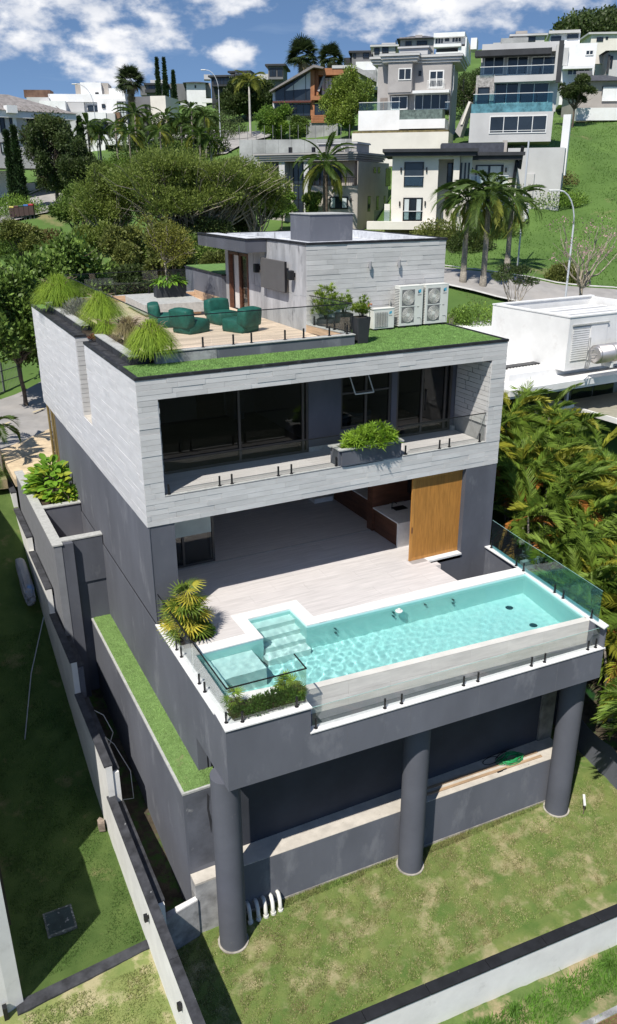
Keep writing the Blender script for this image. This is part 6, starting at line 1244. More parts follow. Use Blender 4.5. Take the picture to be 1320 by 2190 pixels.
# --- cream villa with black roof
q = Zm(800, 290, 3.882); h = BH('cream_villa', 'cream two-storey villa with flat black roof and curtained windows behind the roof tower', *q(145, 780), 76, -7)
h.box(q(145, 165, 525, 780), 0, 8, CREAM); h.box(q(525, 165, 705, 780), 2.2, 8, CREAM); h.box(q(705, 165, 800, 780), .6, 8, CREAM); h.box(q(800, 190, 1175, 780), 2.6, 9, CREAM, down=3); h.box(q(655, 165, 705, 590), -.0, .9, CREAM, 'entry_column'); h.box(q(525, 165, 706, 195), .02, 2.2, CREAM, 'entry_lintel')
h.box(q(-60, 715, 512, 780), -1.4, 0, CREAM, 'terrace_slab'); h.box(q(90, 745, 540, 840), -.6, 3, mat('brown_earth', (.16, .12, .08), .95, .3), 'undercroft', down=1)
for a, b_, y0, y1 in ((q(90, 108, 850, 168), 0, -.8, 8.6), (q(800, 136, 1235, 200), 0, 1.6, 9.6)):
    x0, x1, z0, z1 = h.r(a, y0); B().box(x0, x1, y0, y1, z0, z0+(z1-z0)*.55).obj('roof_fascia', DKR, h.t, local=True); B().box(x0-.2, x1+.2, y0-.2, y1, z0+(z1-z0)*.55, z1).obj('roof_fascia', DKR, h.t, local=True)
h.box(q(560, 60, 1080, 140), 3.2, 7, mat('dark_blue_parapet', (.06, .065, .08), .8, .15), 'roof_parapet')
h.win(q(250, 220, 412, 422), 0, 1); h.glassrail(q(250, 335, 412, 420), -.1, 1); h.win(q(240, 515, 402, 708), 0, 3, curtain=1); h.glassrail(q(240, 625, 402, 706), -.1, 1)
h.win(q(605, 225, 655, 440), 2.2, 1, (.45,)); h.box(q(588, 468, 650, 600), 2.1, 2.2, mat('front_door_wood', (.28, .11, .04), .5, .1), 'front_door'); 
for a in (712, 745, 775): h.win(q(a, 225, a+15, 480), .6, 1, f=.04)
h.win(q(840, 243, 1070, 410), 2.6, 2, curtain=2); h.glassrail(q(795, 330, 1115, 410), 1.2, 3); h.box(q(790, 412, 1120, 445), 1.0, 2.6, CREAM, 'balcony_slab')
for a, b in ((225, 285), (437, 283), (213, 565), (424, 563), (815, 285), (1095, 285)): h.lamp(*q(a, b), 0 if a < 500 else 2.6)
x0, z0 = h.L(*q(1150, 440), 2.4); x1, z1 = h.L(*q(1225, 215), 2.0); b = B(); b.tube([(x0, 2.4, z0), (x0+.2, 2.4, z0+2.5), (x1-.1, 2.2, z1-.6), (x1, 2.0, z1+1.3)], .16, 8); b.obj('black_downpipe', BLACK, h.t, local=True)
h.box(q(0, 620, 130, 710), -.6, -.5, FRAIL, 'terrace_glass'); h.box(q(85, 568, 130, 712), -.4, 0, CREAM, 'terrace_pier')
# ramp and entrance stairs
b = B(); p1, p2, p3, p4 = [h.L(*q(a, c), -1.0) for a, c in ((600, 1000), (690, 700), (735, 700), (735, 1010))]; b.prismy([p1, p4, p3, p2], -1.2, -.9); b.obj('stair_wall', CREAM, h.t, local=True)
for k in range(7):
    x, z = h.L(*q(760+k*9, 980-k*38), -1.5); B().box(x, x+2.0, -1.9+k*.3, -1.6+k*.3, z-.25, z-.1).obj('entry_step', WHT, h.t, local=True)
h.box(q(590, 1000, 735, 1100), -2.6, -1.0, WHT, 'drive_wall')
# --- right screen walls beside it
t = BH('garden_wall', 'pale grey garden wall stepping up beside the green slope', 1105, 372, 84, -30, 'wall'); t.box((1100, 318, 1206, 372), 0, .4, GRW, 'wall_panel', down=2); t.box((1095, 372, 1140, 440), -3, -2.6, GRW, 'wall_panel', down=3); t.box((1199, 245, 1215, 375), .5, .9, WHT, 'white_fin_wall')
for k in range(5): t.box((1102+k*5.5, 452-k*1.5, 1107+k*5.5, 468-k*6), -6-k*.5, -5.6-k*.5, WHT, 'wall_pier', down=1)
# --- beige villa on the left
q = Zm(500, 280, 3.882); h = BH('beige_villa', 'beige villa with stepped cornices and round-topped roof box behind the feather palm', *q(375, 690), 84, -22)
h.box(q(640, 455, 1025, 700), -2.2, 6, BEIGE, down=2); h.box(q(200, 255, 1000, 700), .2, 8, BEIGE, down=2)
for a in ((378, 425), (583, 622)): h.box(q(a[0], 250, a[1], 700), -1.0, .2, GRW, 'pale_column')
h.win(q(495, 262, 580, 700), .1, 2, (.3, .6)); h.win(q(270, 275, 372, 600), .1, 2, (.5,)); h.win(q(630, 300, 715, 455), .1, 2, fr=BFR); h.win(q(720, 300, 895, 455), .1, 3); h.win(q(797, 545, 950, 648), -2.2, 3, curtain=1); h.win(q(655, 548, 705, 640), -2.2, 1)
h.cornice(q(205, 180, 1005, 250), -1.1, 8, TAUPE, 4, .45); h.box(q(705, 95, 1020, 180), 1.0, 5, TAUPE, 'roof_box'); h.cornice(q(705, 92, 1020, 108), 1.0, 5, GRW, 1, .15)
h.ironrail(q(655, 385, 1025, 458), -2.1, 26); h.lamp(*q(768, 575), -2.2); h.lamp(*q(976, 575), -2.2)
for a in (455, 647): h.box(q(a, 135, a+20, 190), .5, .9, BLACK, 'chimney_pipe')
for a in (855, 920): 
    h.box(q(a, 132, a+48, 168), .7, 1.0, PLASTIC, 'ac_unit'); x, z = h.L(*q(a+22, 150), .69); B().tube([(x, .66, z), (x, .7, z)], .28, 14).obj('ac_fan', GRILLE, h.t, local=True)
xw = h.X(q(1025, 300)[0], -2.2, 430)
for R in ((1108, 540, 1132, 670), (1180, 538, 1200, 655), (1243, 538, 1256, 640), (1158, 300, 1178, 352), (1192, 300, 1213, 352), (1258, 308, 1300, 460)): h.sidewin(q(*R), xw+.0)
h.box(q(1025, 250, 1030, 700), -2.2, 8, BEIGE, 'side_wall', down=2)
# --- cornice villa, centre right
q = Zm(740, 50, 4.714); h = BH('cornice_villa', 'tall taupe three-level villa with stepped cornices and a mosaic pool front', *q(320, 870), 98, -14)
h.box(q(320, 395, 1060, 870), 0, 9, TAUPE); h.box(q(425, 385, 665, 695), -1.3, 0, TAUPE, 'bay'); h.cornice(q(285, 322, 1140, 402), -.0, 9, GRW, 3, .5); h.cornice(q(385, 302, 705, 388), -1.3, 0, GRW, 3, .5); h.box(q(540, 240, 825, 322), 2, 6, GRW, 'roof_box'); h.cornice(q(540, 228, 825, 250), 2, 6, GRW, 1, .2)
h.win(q(530, 452, 662, 572), -1.3, 2, fr=WFR); h.win(q(838, 472, 988, 650), 0, 2, (.5,), fr=WFR, f=.14); h.ironrail(q(820, 570, 995, 660), -.35, 12, WFR); h.win(q(733, 478, 762, 530), 0, 1); h.win(q(455, 733, 622, 870), -.2, 2, fr=WFR); h.win(q(690, 712, 1032, 868), -.1, 4, fr=WFR); h.box(q(345, 752, 417, 870), -.1, 0, mat('faded_door', (.2, .17, .15), .8), 'service_door')
h.box(q(670, 672, 1040, 700), -1.6, 0, WFR, 'awning'); h.box(q(425, 695, 670, 712), -1.2, 0, TAUPE, 'bay_soffit')
h.box(q(125, 878, 545, 1078), -4.2, 0, WHT, 'terrace_wall'); h.box(q(532, 965, 998, 1060), -4.6, 0, WHT, 'terrace_wall'); h.box(q(540, 868, 972, 976), -4.3, -1, TEALP, 'pool_front'); h.box(q(60, 1100, 1032, 1250), -6.5, 0, CREAM, 'retaining_wall', down=2); h.box(q(70, 1080, 1030, 1102), -6.2, -4.0, mat('dry_grass_bed', (.16, .13, .06), .95, .3), 'grass_bed'); h.glassrail(q(130, 792, 545, 880), -4.1, 5); h.glassrail(q(998, 790, 1045, 875), -3.8, 1)
xw = h.X(q(1060, 0)[0], 0, 200); h.box(q(1056, 395, 1062, 870), 0, 9, TAUPE, 'side_wall', down=3)
for R in ((1180, 560, 1195, 700), (1240, 640, 1255, 730), (1185, 780, 1200, 850)): h.sidewin(q(*R), xw)
x, z = h.L(*q(1112, 420), 1.0); x2, z2 = h.L(*q(1085, 740), 1.0); b = B(); b.tube([(xw+.1, .8, z), (xw+.1, .8, z2+.8), (xw-.1, .5, z2)], .1, 6); b.obj('downpipe', WFR, h.t, local=True)
t = BH('stair_ramp', 'slanting pale stair ramp wall between the two tall villas', *q(1110, 1150), 96, -30, 'stairs'); b = B(); P_ = [t.L(*q(a, c)) for a, c in ((1100, 1090), (1150, 1150), (1255, 800), (1235, 790))]; b.prismy(P_, 0, 1.2); b.obj('ramp_wall', TAUPE, t.t, local=True); b = B(); P_ = [t.L(*q(a, c), -.1) for a, c in ((1155, 1020), (1175, 1020), (1260, 790), (1238, 785))]; b.prismy(P_, -.15, 0); b.obj('ramp_coping', CREAM, t.t, local=True)
# --- modern grey villa
q = Zm(980, 50, 3.882); h = BH('terraced_grey_villa', 'pale grey three-storey modern villa with full-width glazing and glass balconies', *q(95, 985), 88, -14)
h.box(q(95, 738, 780, 985), -1.2, 8, GRW, 'base_storey'); h.box(q(150, 460, 820, 740), .6, 9, GRW, 'middle_storey'); h.box(q(190, 200, 850, 470), 1.2, 9, GRW, 'top_storey'); h.box(q(200, 160, 850, 240), .6, 9, GRW, 'parapet'); h.box(q(140, 212, 778, 262), -.9, .6, DKR, 'shade_beam'); h.box(q(300, 428, 812, 482), -.8, .7, GRW, 'balcony_slab'); h.box(q(805, 170, 868, 470), -.9, 9, GRW, 'side_fin'); h.box(q(826, 140, 866, 490), -1.1, -.9, DKR, 'black_fin')
for a, b_ in ((212, 382), (405, 582), (605, 812)): h.win(q(a, 272, b_, 430), 1.1, 2, fr=WFR, f=.1)
h.glassrail(q(180, 350, 808, 432), -.7, 5); h.box(q(145, 430, 300, 672), -.6, .6, STONEF, 'stone_pier'); h.win(q(160, 530, 258, 670), -.62, 1)
h.win(q(302, 492, 500, 668), .5, 2, fr=WFR); h.win(q(505, 492, 752, 664), .5, 2, fr=WFR); h.glassrail(q(125, 578, 785, 662), -1.1, 5, FTEAL); h.box(q(110, 662, 782, 738), -1.15, .3, mat('teal_pool_glass', (.1, .24, .28), .1, .3, 2), 'glass_pool_front'); h.win(q(260, 765, 736, 912), -1.2, 4, (.16,), fr=WFR)
t = BH('retaining_wall', 'long pale retaining wall under the grey villa at the foot of the green slope', 1010, 375, 82, -14, 'wall'); t.box((1085, 316, 1205, 368), 0, .5, GRW, 'wall_panel', down=4); t.box((1075, 300, 1085, 318), .3, .6, BEIGE, 'wall_pier', down=1)
# --- unfinished brick house
q = Zm(520, 80, 4.125); h = BH('brick_house', 'unfinished orange brick house with steep gable glazing behind the bushy tree', *q(262, 690), 116, -4)
def poly(h, pts, y0, y1, m, name): b = B(); b.prismy([h.L(*q(a, c), y0) for a, c in pts], y0, y1); return b.obj(name, m, h.t, local=True)
poly(h, ((262, 690), (595, 690), (595, 285), (262, 455)), .4, 9, WHT, 'gable_wall'); poly(h, ((285, 552), (595, 552), (595, 300), (285, 468)), .2, .39, FWG, 'gable_glass'); poly(h, ((375, 470), (595, 452), (595, 302)), .1, .19, WHT, 'sheet_lining')
for a in (365, 443, 550): h.box(q(a, 400 if a < 400 else 380 if a < 500 else 330, a+5, 552), .05, .12, BFR, 'gable_mullion')
poly(h, ((230, 470), (242, 478), (625, 262), (705, 275), (715, 262), (622, 238)), -1.2, 9, RTILE, 'roof'); h.box(q(262, 560, 600, 575), -.6, .4, mat('rust_beam', (.12, .04, .03), .7), 'floor_beam'); h.win(q(285, 590, 595, 695), .3, 5)
for R, y0, y1 in (((595, 290, 630, 690), 0, .6), ((598, 250, 665, 560), .6, 4), ((665, 270, 985, 330), .3, 5), ((600, 515, 770, 552), -.4, 4), ((600, 685, 805, 752), 0, 5), ((745, 565, 805, 690), 0, 2), ((840, 330, 985, 560), 1.5, 5)): h.box(q(*R), y0, y1, BRK, 'brick_wall')
x0, x1, z0, z1 = h.r(q(600, 685, 805, 752), 0); k = 0; z = z0
while z < z1-.1 and k < 180:
    x = x0+(.15 if int((z-z0)/.2) % 2 else 0)
    while x < x1-.3: o = inst('brick', UNIT.setdefault('hbrick', B().box(0, .34, -.03, 0, 0, .16).mesh('brick', BRK)), h.t, (x, 0, z)); k += 1; x += .38
    z += .2
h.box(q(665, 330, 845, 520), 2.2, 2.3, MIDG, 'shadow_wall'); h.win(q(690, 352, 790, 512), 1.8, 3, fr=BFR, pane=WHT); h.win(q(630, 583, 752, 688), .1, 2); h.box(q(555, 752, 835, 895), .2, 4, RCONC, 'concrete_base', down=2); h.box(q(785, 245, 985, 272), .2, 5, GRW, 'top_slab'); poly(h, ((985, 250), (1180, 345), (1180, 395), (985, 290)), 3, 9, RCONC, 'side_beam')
poly(h, ((655, 470), (672, 478), (745, 290), (730, 280)), .5, .8, RCONC, 'waste_chute')
t = BH('retaining_wall', 'long stained concrete retaining wall below the brick house', 512, 330, 100, -6, 'wall'); x0, x1, z0, z1 = t.r((512, 298, 765, 332)); n = 9
for k in range(n): B().box(x0+(x1-x0)*k/n+.01, x0+(x1-x0)*(k+1)/n-.01, 0, .4, z0-2, z1).obj('wall_panel', RCONC, t.t, local=True)
for k in range(14): B().box(x0+(x1-x0)*k/14, x0+(x1-x0)*k/14+.06, .1, .16, z1, z1+1.6).obj('fence_post', GRILLE, t.t, local=True)
# --- left side
q = Zm(0, 150, 4.0); h = BH('tiled_house', 'pale house with grey hipped tile roof at the left edge behind the dark tree', *q(0, 715), 92, 38)
X1 = h.X(q(655, 0)[0], 0, 260); zE = h.L(*q(0, 345))[1]; zr = h.L(*q(0, 205), 5)[1]; B().box(-9, X1-.8, 0, 10, -1.5, zE-.6).obj('wall', GRW, h.t, local=True); B().box(-9.5, X1-.2, -.5, 10.5, zE-.7, zE).obj('eaves_band', WHT, h.t, local=True)
b = B(); b.v = [(-9.7, -.7, zE), (X1, -.7, zE), (X1, 10.7, zE), (-9.7, 10.7, zE), (-5, 5, zr), (X1-6, 5, zr)]; b.f = [(0, 1, 5, 4), (1, 2, 5), (2, 3, 4, 5), (3, 0, 4)]; b.obj('roof', RTILE, h.t, local=True)
rb_ = B()
for k in range(24): x = -9+k*(X1+8)/24; rb_.tube([(x, -.72, zE+.05), (x, 1.5, zE+.05+(zr-zE)*.38)], .06, 4)
stuff(rb_.obj('roof_tile_rows', RTILE, h.t, local=True))
h.win(q(0, 365, 42, 550), 0, 1); h.win(q(80, 395, 112, 468), 0, 1); h.win(q(230, 410, 298, 480), 0, 2); h.win(q(5, 618, 55, 712), 0, 2, curtain=2); h.box(q(62, 300, 150, 365), -1.1, 0, WHT, 'cornice_return'); h.box(q(120, 400, 150, 590), -.25, 0, WHT, 'pilaster')
h = BH('white_complex', 'white cubist villa complex with balconies left of the tall fan palm', *q(355, 600), 132, 6)
for R, y0, y1, m, nm in (((415, 205, 1070, 272), 2, 12, WHT, 'top_band'), ((355, 262, 575, 600), 0, 8, WHT, 'wall'), ((575, 275, 720, 358), 1.5, 8, GRW, 'wall'), ((640, 275, 848, 420), 2.5, 9, WHT, 'wall'), ((845, 245, 1088, 600), 1.5, 10, WHT, 'wall'), ((520, 355, 745, 700), -1, 8, GRW, 'wall'), ((740, 360, 908, 430), -2.5, 2, WHT, 'balcony_front'), ((905, 368, 985, 440), -2.3, 2, GRW, 'balcony_side'), ((645, 112, 690, 205), 4, 9, BEIGE, 'roof_cube'), ((690, 105, 868, 207), 3.6, 9, WHT, 'roof_cube'), ((868, 110, 928, 207), 4.2, 9, BEIGE, 'roof_cube'), ((932, 155, 1062, 210), 3, 9, WHT, 'roof_cube'), ((230, 232, 420, 290), 1, 8, GRW, 'side_block'), ((890, 548, 1110, 640), -3.5, 1, WHT, 'garden_wall'), ((760, 600, 900, 700), -1.5, 5, WHT, 'lower_wall'), ((1085, 290, 1150, 450), 3, 9, MIDG, 'grey_block')): h.box(q(*R), y0, y1, m, nm)
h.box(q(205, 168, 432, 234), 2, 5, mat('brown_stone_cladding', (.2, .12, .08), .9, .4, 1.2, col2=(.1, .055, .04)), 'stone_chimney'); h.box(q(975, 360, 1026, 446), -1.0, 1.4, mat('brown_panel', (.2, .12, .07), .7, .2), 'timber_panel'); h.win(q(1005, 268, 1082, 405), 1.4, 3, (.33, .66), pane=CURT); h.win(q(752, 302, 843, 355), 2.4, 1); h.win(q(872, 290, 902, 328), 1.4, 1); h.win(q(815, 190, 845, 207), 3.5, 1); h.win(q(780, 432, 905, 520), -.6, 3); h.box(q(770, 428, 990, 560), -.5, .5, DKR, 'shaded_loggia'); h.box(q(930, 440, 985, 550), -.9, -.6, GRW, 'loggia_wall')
h = BH('grey_flat_house', 'small grey flat-roofed house right of the tall fan palm', *q(1200, 420), 140, -10); h.box(q(1150, 225, 1290, 430), 0, 8, MIDG, down=2); h.box(q(1290, 220, 1420, 405), -2, 5, CREAM, 'cream_wall', down=1); h.win(q(1240, 305, 1262, 370), -.05, 1); h.win(q(1278, 300, 1295, 340), -.05, 1)
t = BH('garden_wall', 'white garden wall with trailing plants at the left edge above the street', *q(0, 1010), 98, 12, 'wall'); t.box(q(-60, 862, 190, 1020), 0, .4, WHT, 'wall_panel', down=1); t.box(q(190, 965, 300, 1000), 1, 1.4, WHT, 'wall_panel', down=1)
# --- skyline
def sky_house(name, label, z, body, d, yaw, m, wins=(), roof=None, extra=(), floors=(), fr=BFR):
    h = BH(name, label, body[0], body[3], d, yaw)
    h.box(body, 0, 9, m, down=5)
    for R, y0, y1, mm, nm in extra: h.box(R, y0, y1, mm, nm)
    for R, n in wins: h.win(R, -.05, n, fr=fr, f=.12)
    if roof == 'flat': h.cornice((body[0]-1, body[1]-2, body[2]+1, body[1]+2.5), 0, 9, DKR if m is MIDG or m is DKR else GRW, 1, .5)
    if roof == 'hip':
        x0, x1, z0, z1 = h.r(body, 0); hh = (x1-x0)*.18; b = B(); b.v = [(x0-.7, -.8, z1), (x1+.7, -.8, z1), (x1+.7, 9.8, z1), (x0-.7, 9.8, z1), (x0+(x1-x0)*.3, 4.5, z1+hh), (x0+(x1-x0)*.7, 4.5, z1+hh)]; b.f = [(0, 1, 5, 4), (1, 2, 5), (2, 3, 4, 5), (3, 0, 4), (3, 2, 1, 0)]; b.obj('roof', DTILE, h.t, local=True)
    return h
q = Zm(300, 90, 4.4)
sky_house('skyline_house', 'grey skyline house behind the three slim cypresses', 0, q(60, 395, 240, 530), 178, 4, MIDG, ((q(80, 405, 165, 448), 3), (q(170, 405, 232, 448), 2)), 'flat', ((q(95, 355, 240, 400), 2, 7, GRW, 'roof_box'), (q(45, 445, 175, 475), -1.5, 0, DKR, 'balcony'), (q(280, 390, 425, 560), 2, 9, MIDG, 'wing'), (q(0, 410, 60, 500), 2, 8, MIDG, 'wing')))
sky_house('skyline_house', 'white skyline house with dark hipped roof left of the black house', 0, q(435, 385, 615, 460), 172, 6, WHT, ((q(512, 405, 526, 432), 1),), 'hip', ((q(430, 460, 620, 560), .6, 9, MIDG, 'lower_storey'), (q(615, 385, 665, 520), 1.5, 9, BEIGE, 'side_wing'), (q(580, 530, 680, 570), -4, -3, WHT, 'garden_wall'), (q(380, 568, 480, 605), -3, -2, GRW, 'garden_wall'), (q(600, 305, 660, 350), 6, 9, GRW, 'upper_box')))
sky_house('skyline_house', 'black modern skyline house with glazed terrace above the dark round tree', 0, q(670, 320, 860, 480), 165, -8, DKR, ((q(690, 335, 850, 402), 5),), 'flat', ((q(855, 300, 965, 480), .5, 9, DKR, 'wing'), (q(892, 278, 1035, 325), 3, 8, WHT, 'roof_room'), (q(822, 268, 1040, 285), 2.6, 8, DKR, 'roof_slab'), (q(670, 400, 850, 415), -1.5, 0, DKR, 'balcony')))
sky_house('skyline_house', 'grey skyline house with three bays at left of the fan palms', 0, q(1205, 215, 1345, 420), 160, -4, MIDG, ((q(1215, 250, 1280, 328), 2), (q(1290, 250, 1340, 328), 2)), 'flat', ((q(1100, 300, 1205, 420), 2, 9, GRW, 'wing'), (q(1205, 328, 1345, 350), -1, 0, MIDG, 'balcony'), (q(1205, 205, 1216, 235), 1, 1.5, BLACK, 'chimney')))
q = Zm(740, 50, 4.714)
sky_house('skyline_house', 'dark brown-grey skyline house with two bays left of the cornice villa', 0, q(60, 285, 265, 420), 150, -6, MIDG, ((q(75, 305, 102, 348), 1), (q(172, 295, 235, 352), 2)), 'flat', ((q(-20, 345, 58, 420), 1, 8, DKR, 'garage'), (q(100, 385, 270, 470), -3, 0, WHT, 'terrace')))
sky_house('skyline_house', 'grey skyline house with deep shaded loggia behind the cornice villa', 0, q(278, 225, 500, 345), 142, -6, GRW, ((q(285, 248, 340, 312), 1), (q(365, 240, 430, 300), 2)), 'flat', ((q(360, 195, 500, 226), 1, 8, GRW, 'roof_box'), (q(500, 170, 510, 278), -.3, 0, BLACK, 'chimney'), (q(200, 405, 300, 470), -5, -2, WHT, 'lower_terrace'), (q(90, 470, 310, 560), -8, -4, RCONC, 'concrete_terrace')))
sky_house('skyline_house', 'skyline house with brown tiled roof and dormer left of the white cubic house', 0, q(548, 155, 890, 300), 150, -8, TAUPE, ((q(600, 180, 662, 232), 2), (q(715, 175, 820, 222), 4)), 'hip', ((q(540, 140, 700, 158), -.6, 0, RTILE, 'eaves'), (q(700, 115, 770, 150), .5, 6, TAUPE, 'dormer')))
h = BH('white_cubic_house', 'bright white cubic skyline house with wide windows', *q(885, 320), 136, -14)
for R, y0, y1, m, nm in (((890, 125, 1200, 215), 1.2, 9, WHT, 'upper_storey'), ((885, 205, 1160, 235), -.6, 1.2, WHT, 'balcony_band'), ((885, 90, 1200, 135), 0, 9, WHT, 'roof_band'), ((910, 235, 1150, 330), 2, 9, MIDG, 'recess'), ((905, 288, 1140, 330), -.4, 2, WHT, 'lower_band'), ((1130, 230, 1205, 340), -.2, 9, WHT, 'corner_wall'), ((1200, 140, 1215, 330), 0, 12, WHT, 'side_wall'), ((1258, 145, 1320, 260), 6, 10, WHT, 'rear_wing')): h.box(q(*R), y0, y1, m, nm)
for R, n in (((900, 145, 985, 208), 3), ((992, 138, 1050, 190), 1), ((1068, 135, 1165, 192), 3)): h.win(q(*R), 1.1, n, fr=WFR)
q = Zm(980, 50, 3.882)
sky_house('skyline_house', 'raw concrete skyline house with an open top storey', 0, q(455, 95, 715, 210), 148, -10, GRW, ((q(575, 110, 642, 150), 1),), 'flat', ((q(355, 120, 580, 210), -2, 4, RCONC, 'lower_block'), (q(290, 160, 360, 210), -2, 3, GRW, 'wing'), (q(480, 62, 575, 90), 2, 6, BEIGE, 'roof_box')))
sky_house('skyline_house', 'white skyline house with big wall and one small window beside the slope top', 0, q(875, 165, 1145, 365), 122, -12, WHT, ((q(1058, 220, 1125, 265), 2), (q(905, 375, 1095, 430), 4)), None, ((q(765, 70, 1012, 175), 3, 9, WHT, 'upper_storey'), (q(755, 55, 1015, 80), 2.4, 9, GRW, 'roof_band'), (q(770, 105, 855, 160), 2.8, 3, FWG, 'glazing'), (q(905, 90, 1000, 125), 2.8, 3, FWG, 'glazing'), (q(870, 350, 1120, 375), -1.5, 0, WHT, 'terrace_slab'), (q(980, 395, 1110, 445), -2, -1.9, GRILLE, 'railing_panel'), (q(870, 200, 915, 350), -.6, 0, GRW, 'entry_frame')), fr=WFR)
sky_house('skyline_house', 'long cream skyline house at the right edge under the wooded hilltop', 0, q(1105, 80, 1420, 165), 165, -4, CREAM, ((q(1150, 115, 1205, 150), 2), (q(1225, 112, 1245, 132), 1)), 'flat')
sky_house('grey_garage_house', 'beige-grey house with a garage door and railing at the right edge above the slope', 0, q(1005, 480, 1420, 680), 112, -2, BEIGE, ((q(1195, 520, 1330, 590), 1),), 'hip', ((q(1200, 525, 1330, 645), -.2, -.1, WHT, 'shutter'), (q(985, 700, 1420, 805), -2, -1, WHT, 'garden_wall')))
sky_house('skyline_house', 'dark and white gabled house cut by the right picture edge', 0, q(1245, 230, 1420, 420), 125, -6, GRW, ((q(1262, 270, 1282, 370), 1),), 'hip', ((q(1240, 260, 1256, 415), -.3, 0, DKR, 'black_column'), (q(1130, 262, 1235, 335), 4, 5, CREAM, 'garden_wall')))
# ------------------------------------------------ street furniture
def street_lamp(label, base, h, reach, ang, sc=1.):
    t = thing('street_lamp', label, 'street lamp', base, ang, 'curved street lamps'); b = B(); b.tube([(0, 0, -.5), (0, 0, h*.75)], .075, 8, True, .055); b.obj('pole', mat('galvanised', (.5, .52, .55), .5, .05), t, local=True)
    b = B(); b.tube([(0, 0, h*.75)]+[(-reach*(1-math.cos(a)), 0, h*.75+h*.25*math.sin(a)) for a in [PI/2*k/6 for k in range(1, 7)]], .045, 8); b.obj('curved_arm', MATS['galvanised'], t, True, local=True); B().box(-reach-.7, -reach, -.13, .13, h-.06, h+.06).obj('lamp_head', PLASTIC, t, local=True, bevel=.04); return t
rot_r = math.atan2(rth.y, rth.x)
street_lamp('tall curved street lamp beside the right street and the bare pink tree', gp(1209, 640, 52.5), 8.0, 1.3, rot_r+.3)
street_lamp('curved street lamp on the upper street left of the yellow palm', gp(472, 300, 118), 10, 1.7, rot_r)
street_lamp('thin street lamp behind the dark tree near the white complex', gp(212, 345, 112), 10.5, 2.0, rot_r)
t = BH('light_pole', 'thin straight grey pole rising beside the three right palms', 1108, 560, 66, 0, 'pole'); B().tube([(0, 0, -.5), (0, 0, 9)], .07, 6).obj('pole', MATS['galvanised'], t.t, local=True)
for k, (c, lb) in enumerate((((.55, .45, .12), 'yellow-lidded'), ((.09, .03, .03), 'brown-lidded'), ((.02, .07, .03), 'green-lidded'), ((.05, .14, .4), 'blue-lidded'), ((.4, .03, .04), 'red-lidded'))):
    p = gp(28+k*10.4, 462, 85); t = thing('recycling_bin', lb+' recycling bin in the row of five by the left street', 'bin', p, rot_r, 'recycling bins in a row'); b = B(); b.prism([(-.24, -.22), (.24, -.22), (.24, .22), (-.24, .22)], .35, 1.25); b.obj('bin_body', mat('bin_brown', (.06, .035, .03), .7, .1), t, local=True); B().box(-.25, .25, -.25, .25, 1.25, 1.42).obj('bin_lid', mat('lid_'+lb[:3], c, .5, .05), t, local=True, bevel=.04); b = B(); b.box(-.2, -.15, -.03, .03, -.2, .35); b.box(.15, .2, -.03, .03, -.2, .35); b.obj('stand_legs', GRILLE, t, local=True)
# fence and gate behind the near street
f0, f1 = Vector(gp(-30, 885, 47)), Vector(gp(85, 848, 50)); f0 = Vector((-2.5, 27.5, g1(-2.5, 27.5))); f1 = Vector((1.2, 31.2, g1(1.2, 31.2)))
fc = thing('mesh_fence', 'grey metal mesh fence with a small white notice across the near street', 'fence', f0); d4 = (f1-f0); d4.z = 0; Lf = d4.length; d4.normalize(); n4 = Vector((-d4.y, d4.x, 0)); zf0 = max(f0.z, f1.z)
for k in range(4): B().obox(f0+d4*(Lf*k/3)+Vector((0, 0, .95)), (.04, .04, 1.1), d4, n4).obj('post', GRILLE, fc)
for k in range(3):
    b = B(); c = f0+d4*(Lf*(k+.5)/3)
    for j in range(14): b.obox(c+d4*(Lf/3*(j/14-.5))+Vector((0, 0, .95)), (.006, .006, .9), d4, n4)
    for z in (.1, .7, 1.3, 1.85): b.obox(c+Vector((0, 0, z)), (Lf/6, .015, .02), d4, n4)
    stuff(b.obj('mesh_panel', GRILLE, fc))
c = f0+d4*(Lf*.52)-n4*.05+Vector((0, 0, 1.45)); t = thing('notice_board', 'small white notice sheet with a blue mark fixed on the mesh fence', 'sign', c); B().obox(c, (.22, .01, .3), d4, n4).obj('sheet', WFR, t); B().obox(c-n4*.012+Vector((0, 0, .08)), (.09, .002, .08), d4, n4).obj('blue_mark', LOGO, t)
# ================================================================== TREES
L_FLAM = leafm('flamboyant_leaf', (.21, .26, .055), .35, .35, col2=(.12, .165, .03), scale=.25); L_DARK = leafm('dark_leaf', (.075, .105, .028), .4, .28, col2=(.035, .058, .015), scale=.3); L_BIG = leafm('magnolia_leaf', (.19, .28, .06), .5, .3, col2=(.08, .14, .025), rough=.5, scale=.8)
L_MID = leafm('mid_green_leaf', (.16, .23, .045), .4, .3, col2=(.07, .12, .02), scale=.3); L_LIME = leafm('lime_leaf', (.2, .3, .045), .4, .3, col2=(.1, .19, .03), scale=.3); L_OLIVE = leafm('olive_leaf', (.18, .2, .05), .4, .3, col2=(.1, .125, .028), scale=.3)
L_BRN = leafm('bronze_leaf', (.16, .12, .04), .4, .25, col2=(.08, .07, .02), scale=.3); L_CYP = leafm('cypress_leaf', (.03, .06, .018), .4, .15); L_PINK = leafm('pink_blossom', (.42, .26, .26), .3, .3)
G_FAN = leafm('fan_palm_green', (.04, .06, .02), .4, .2)
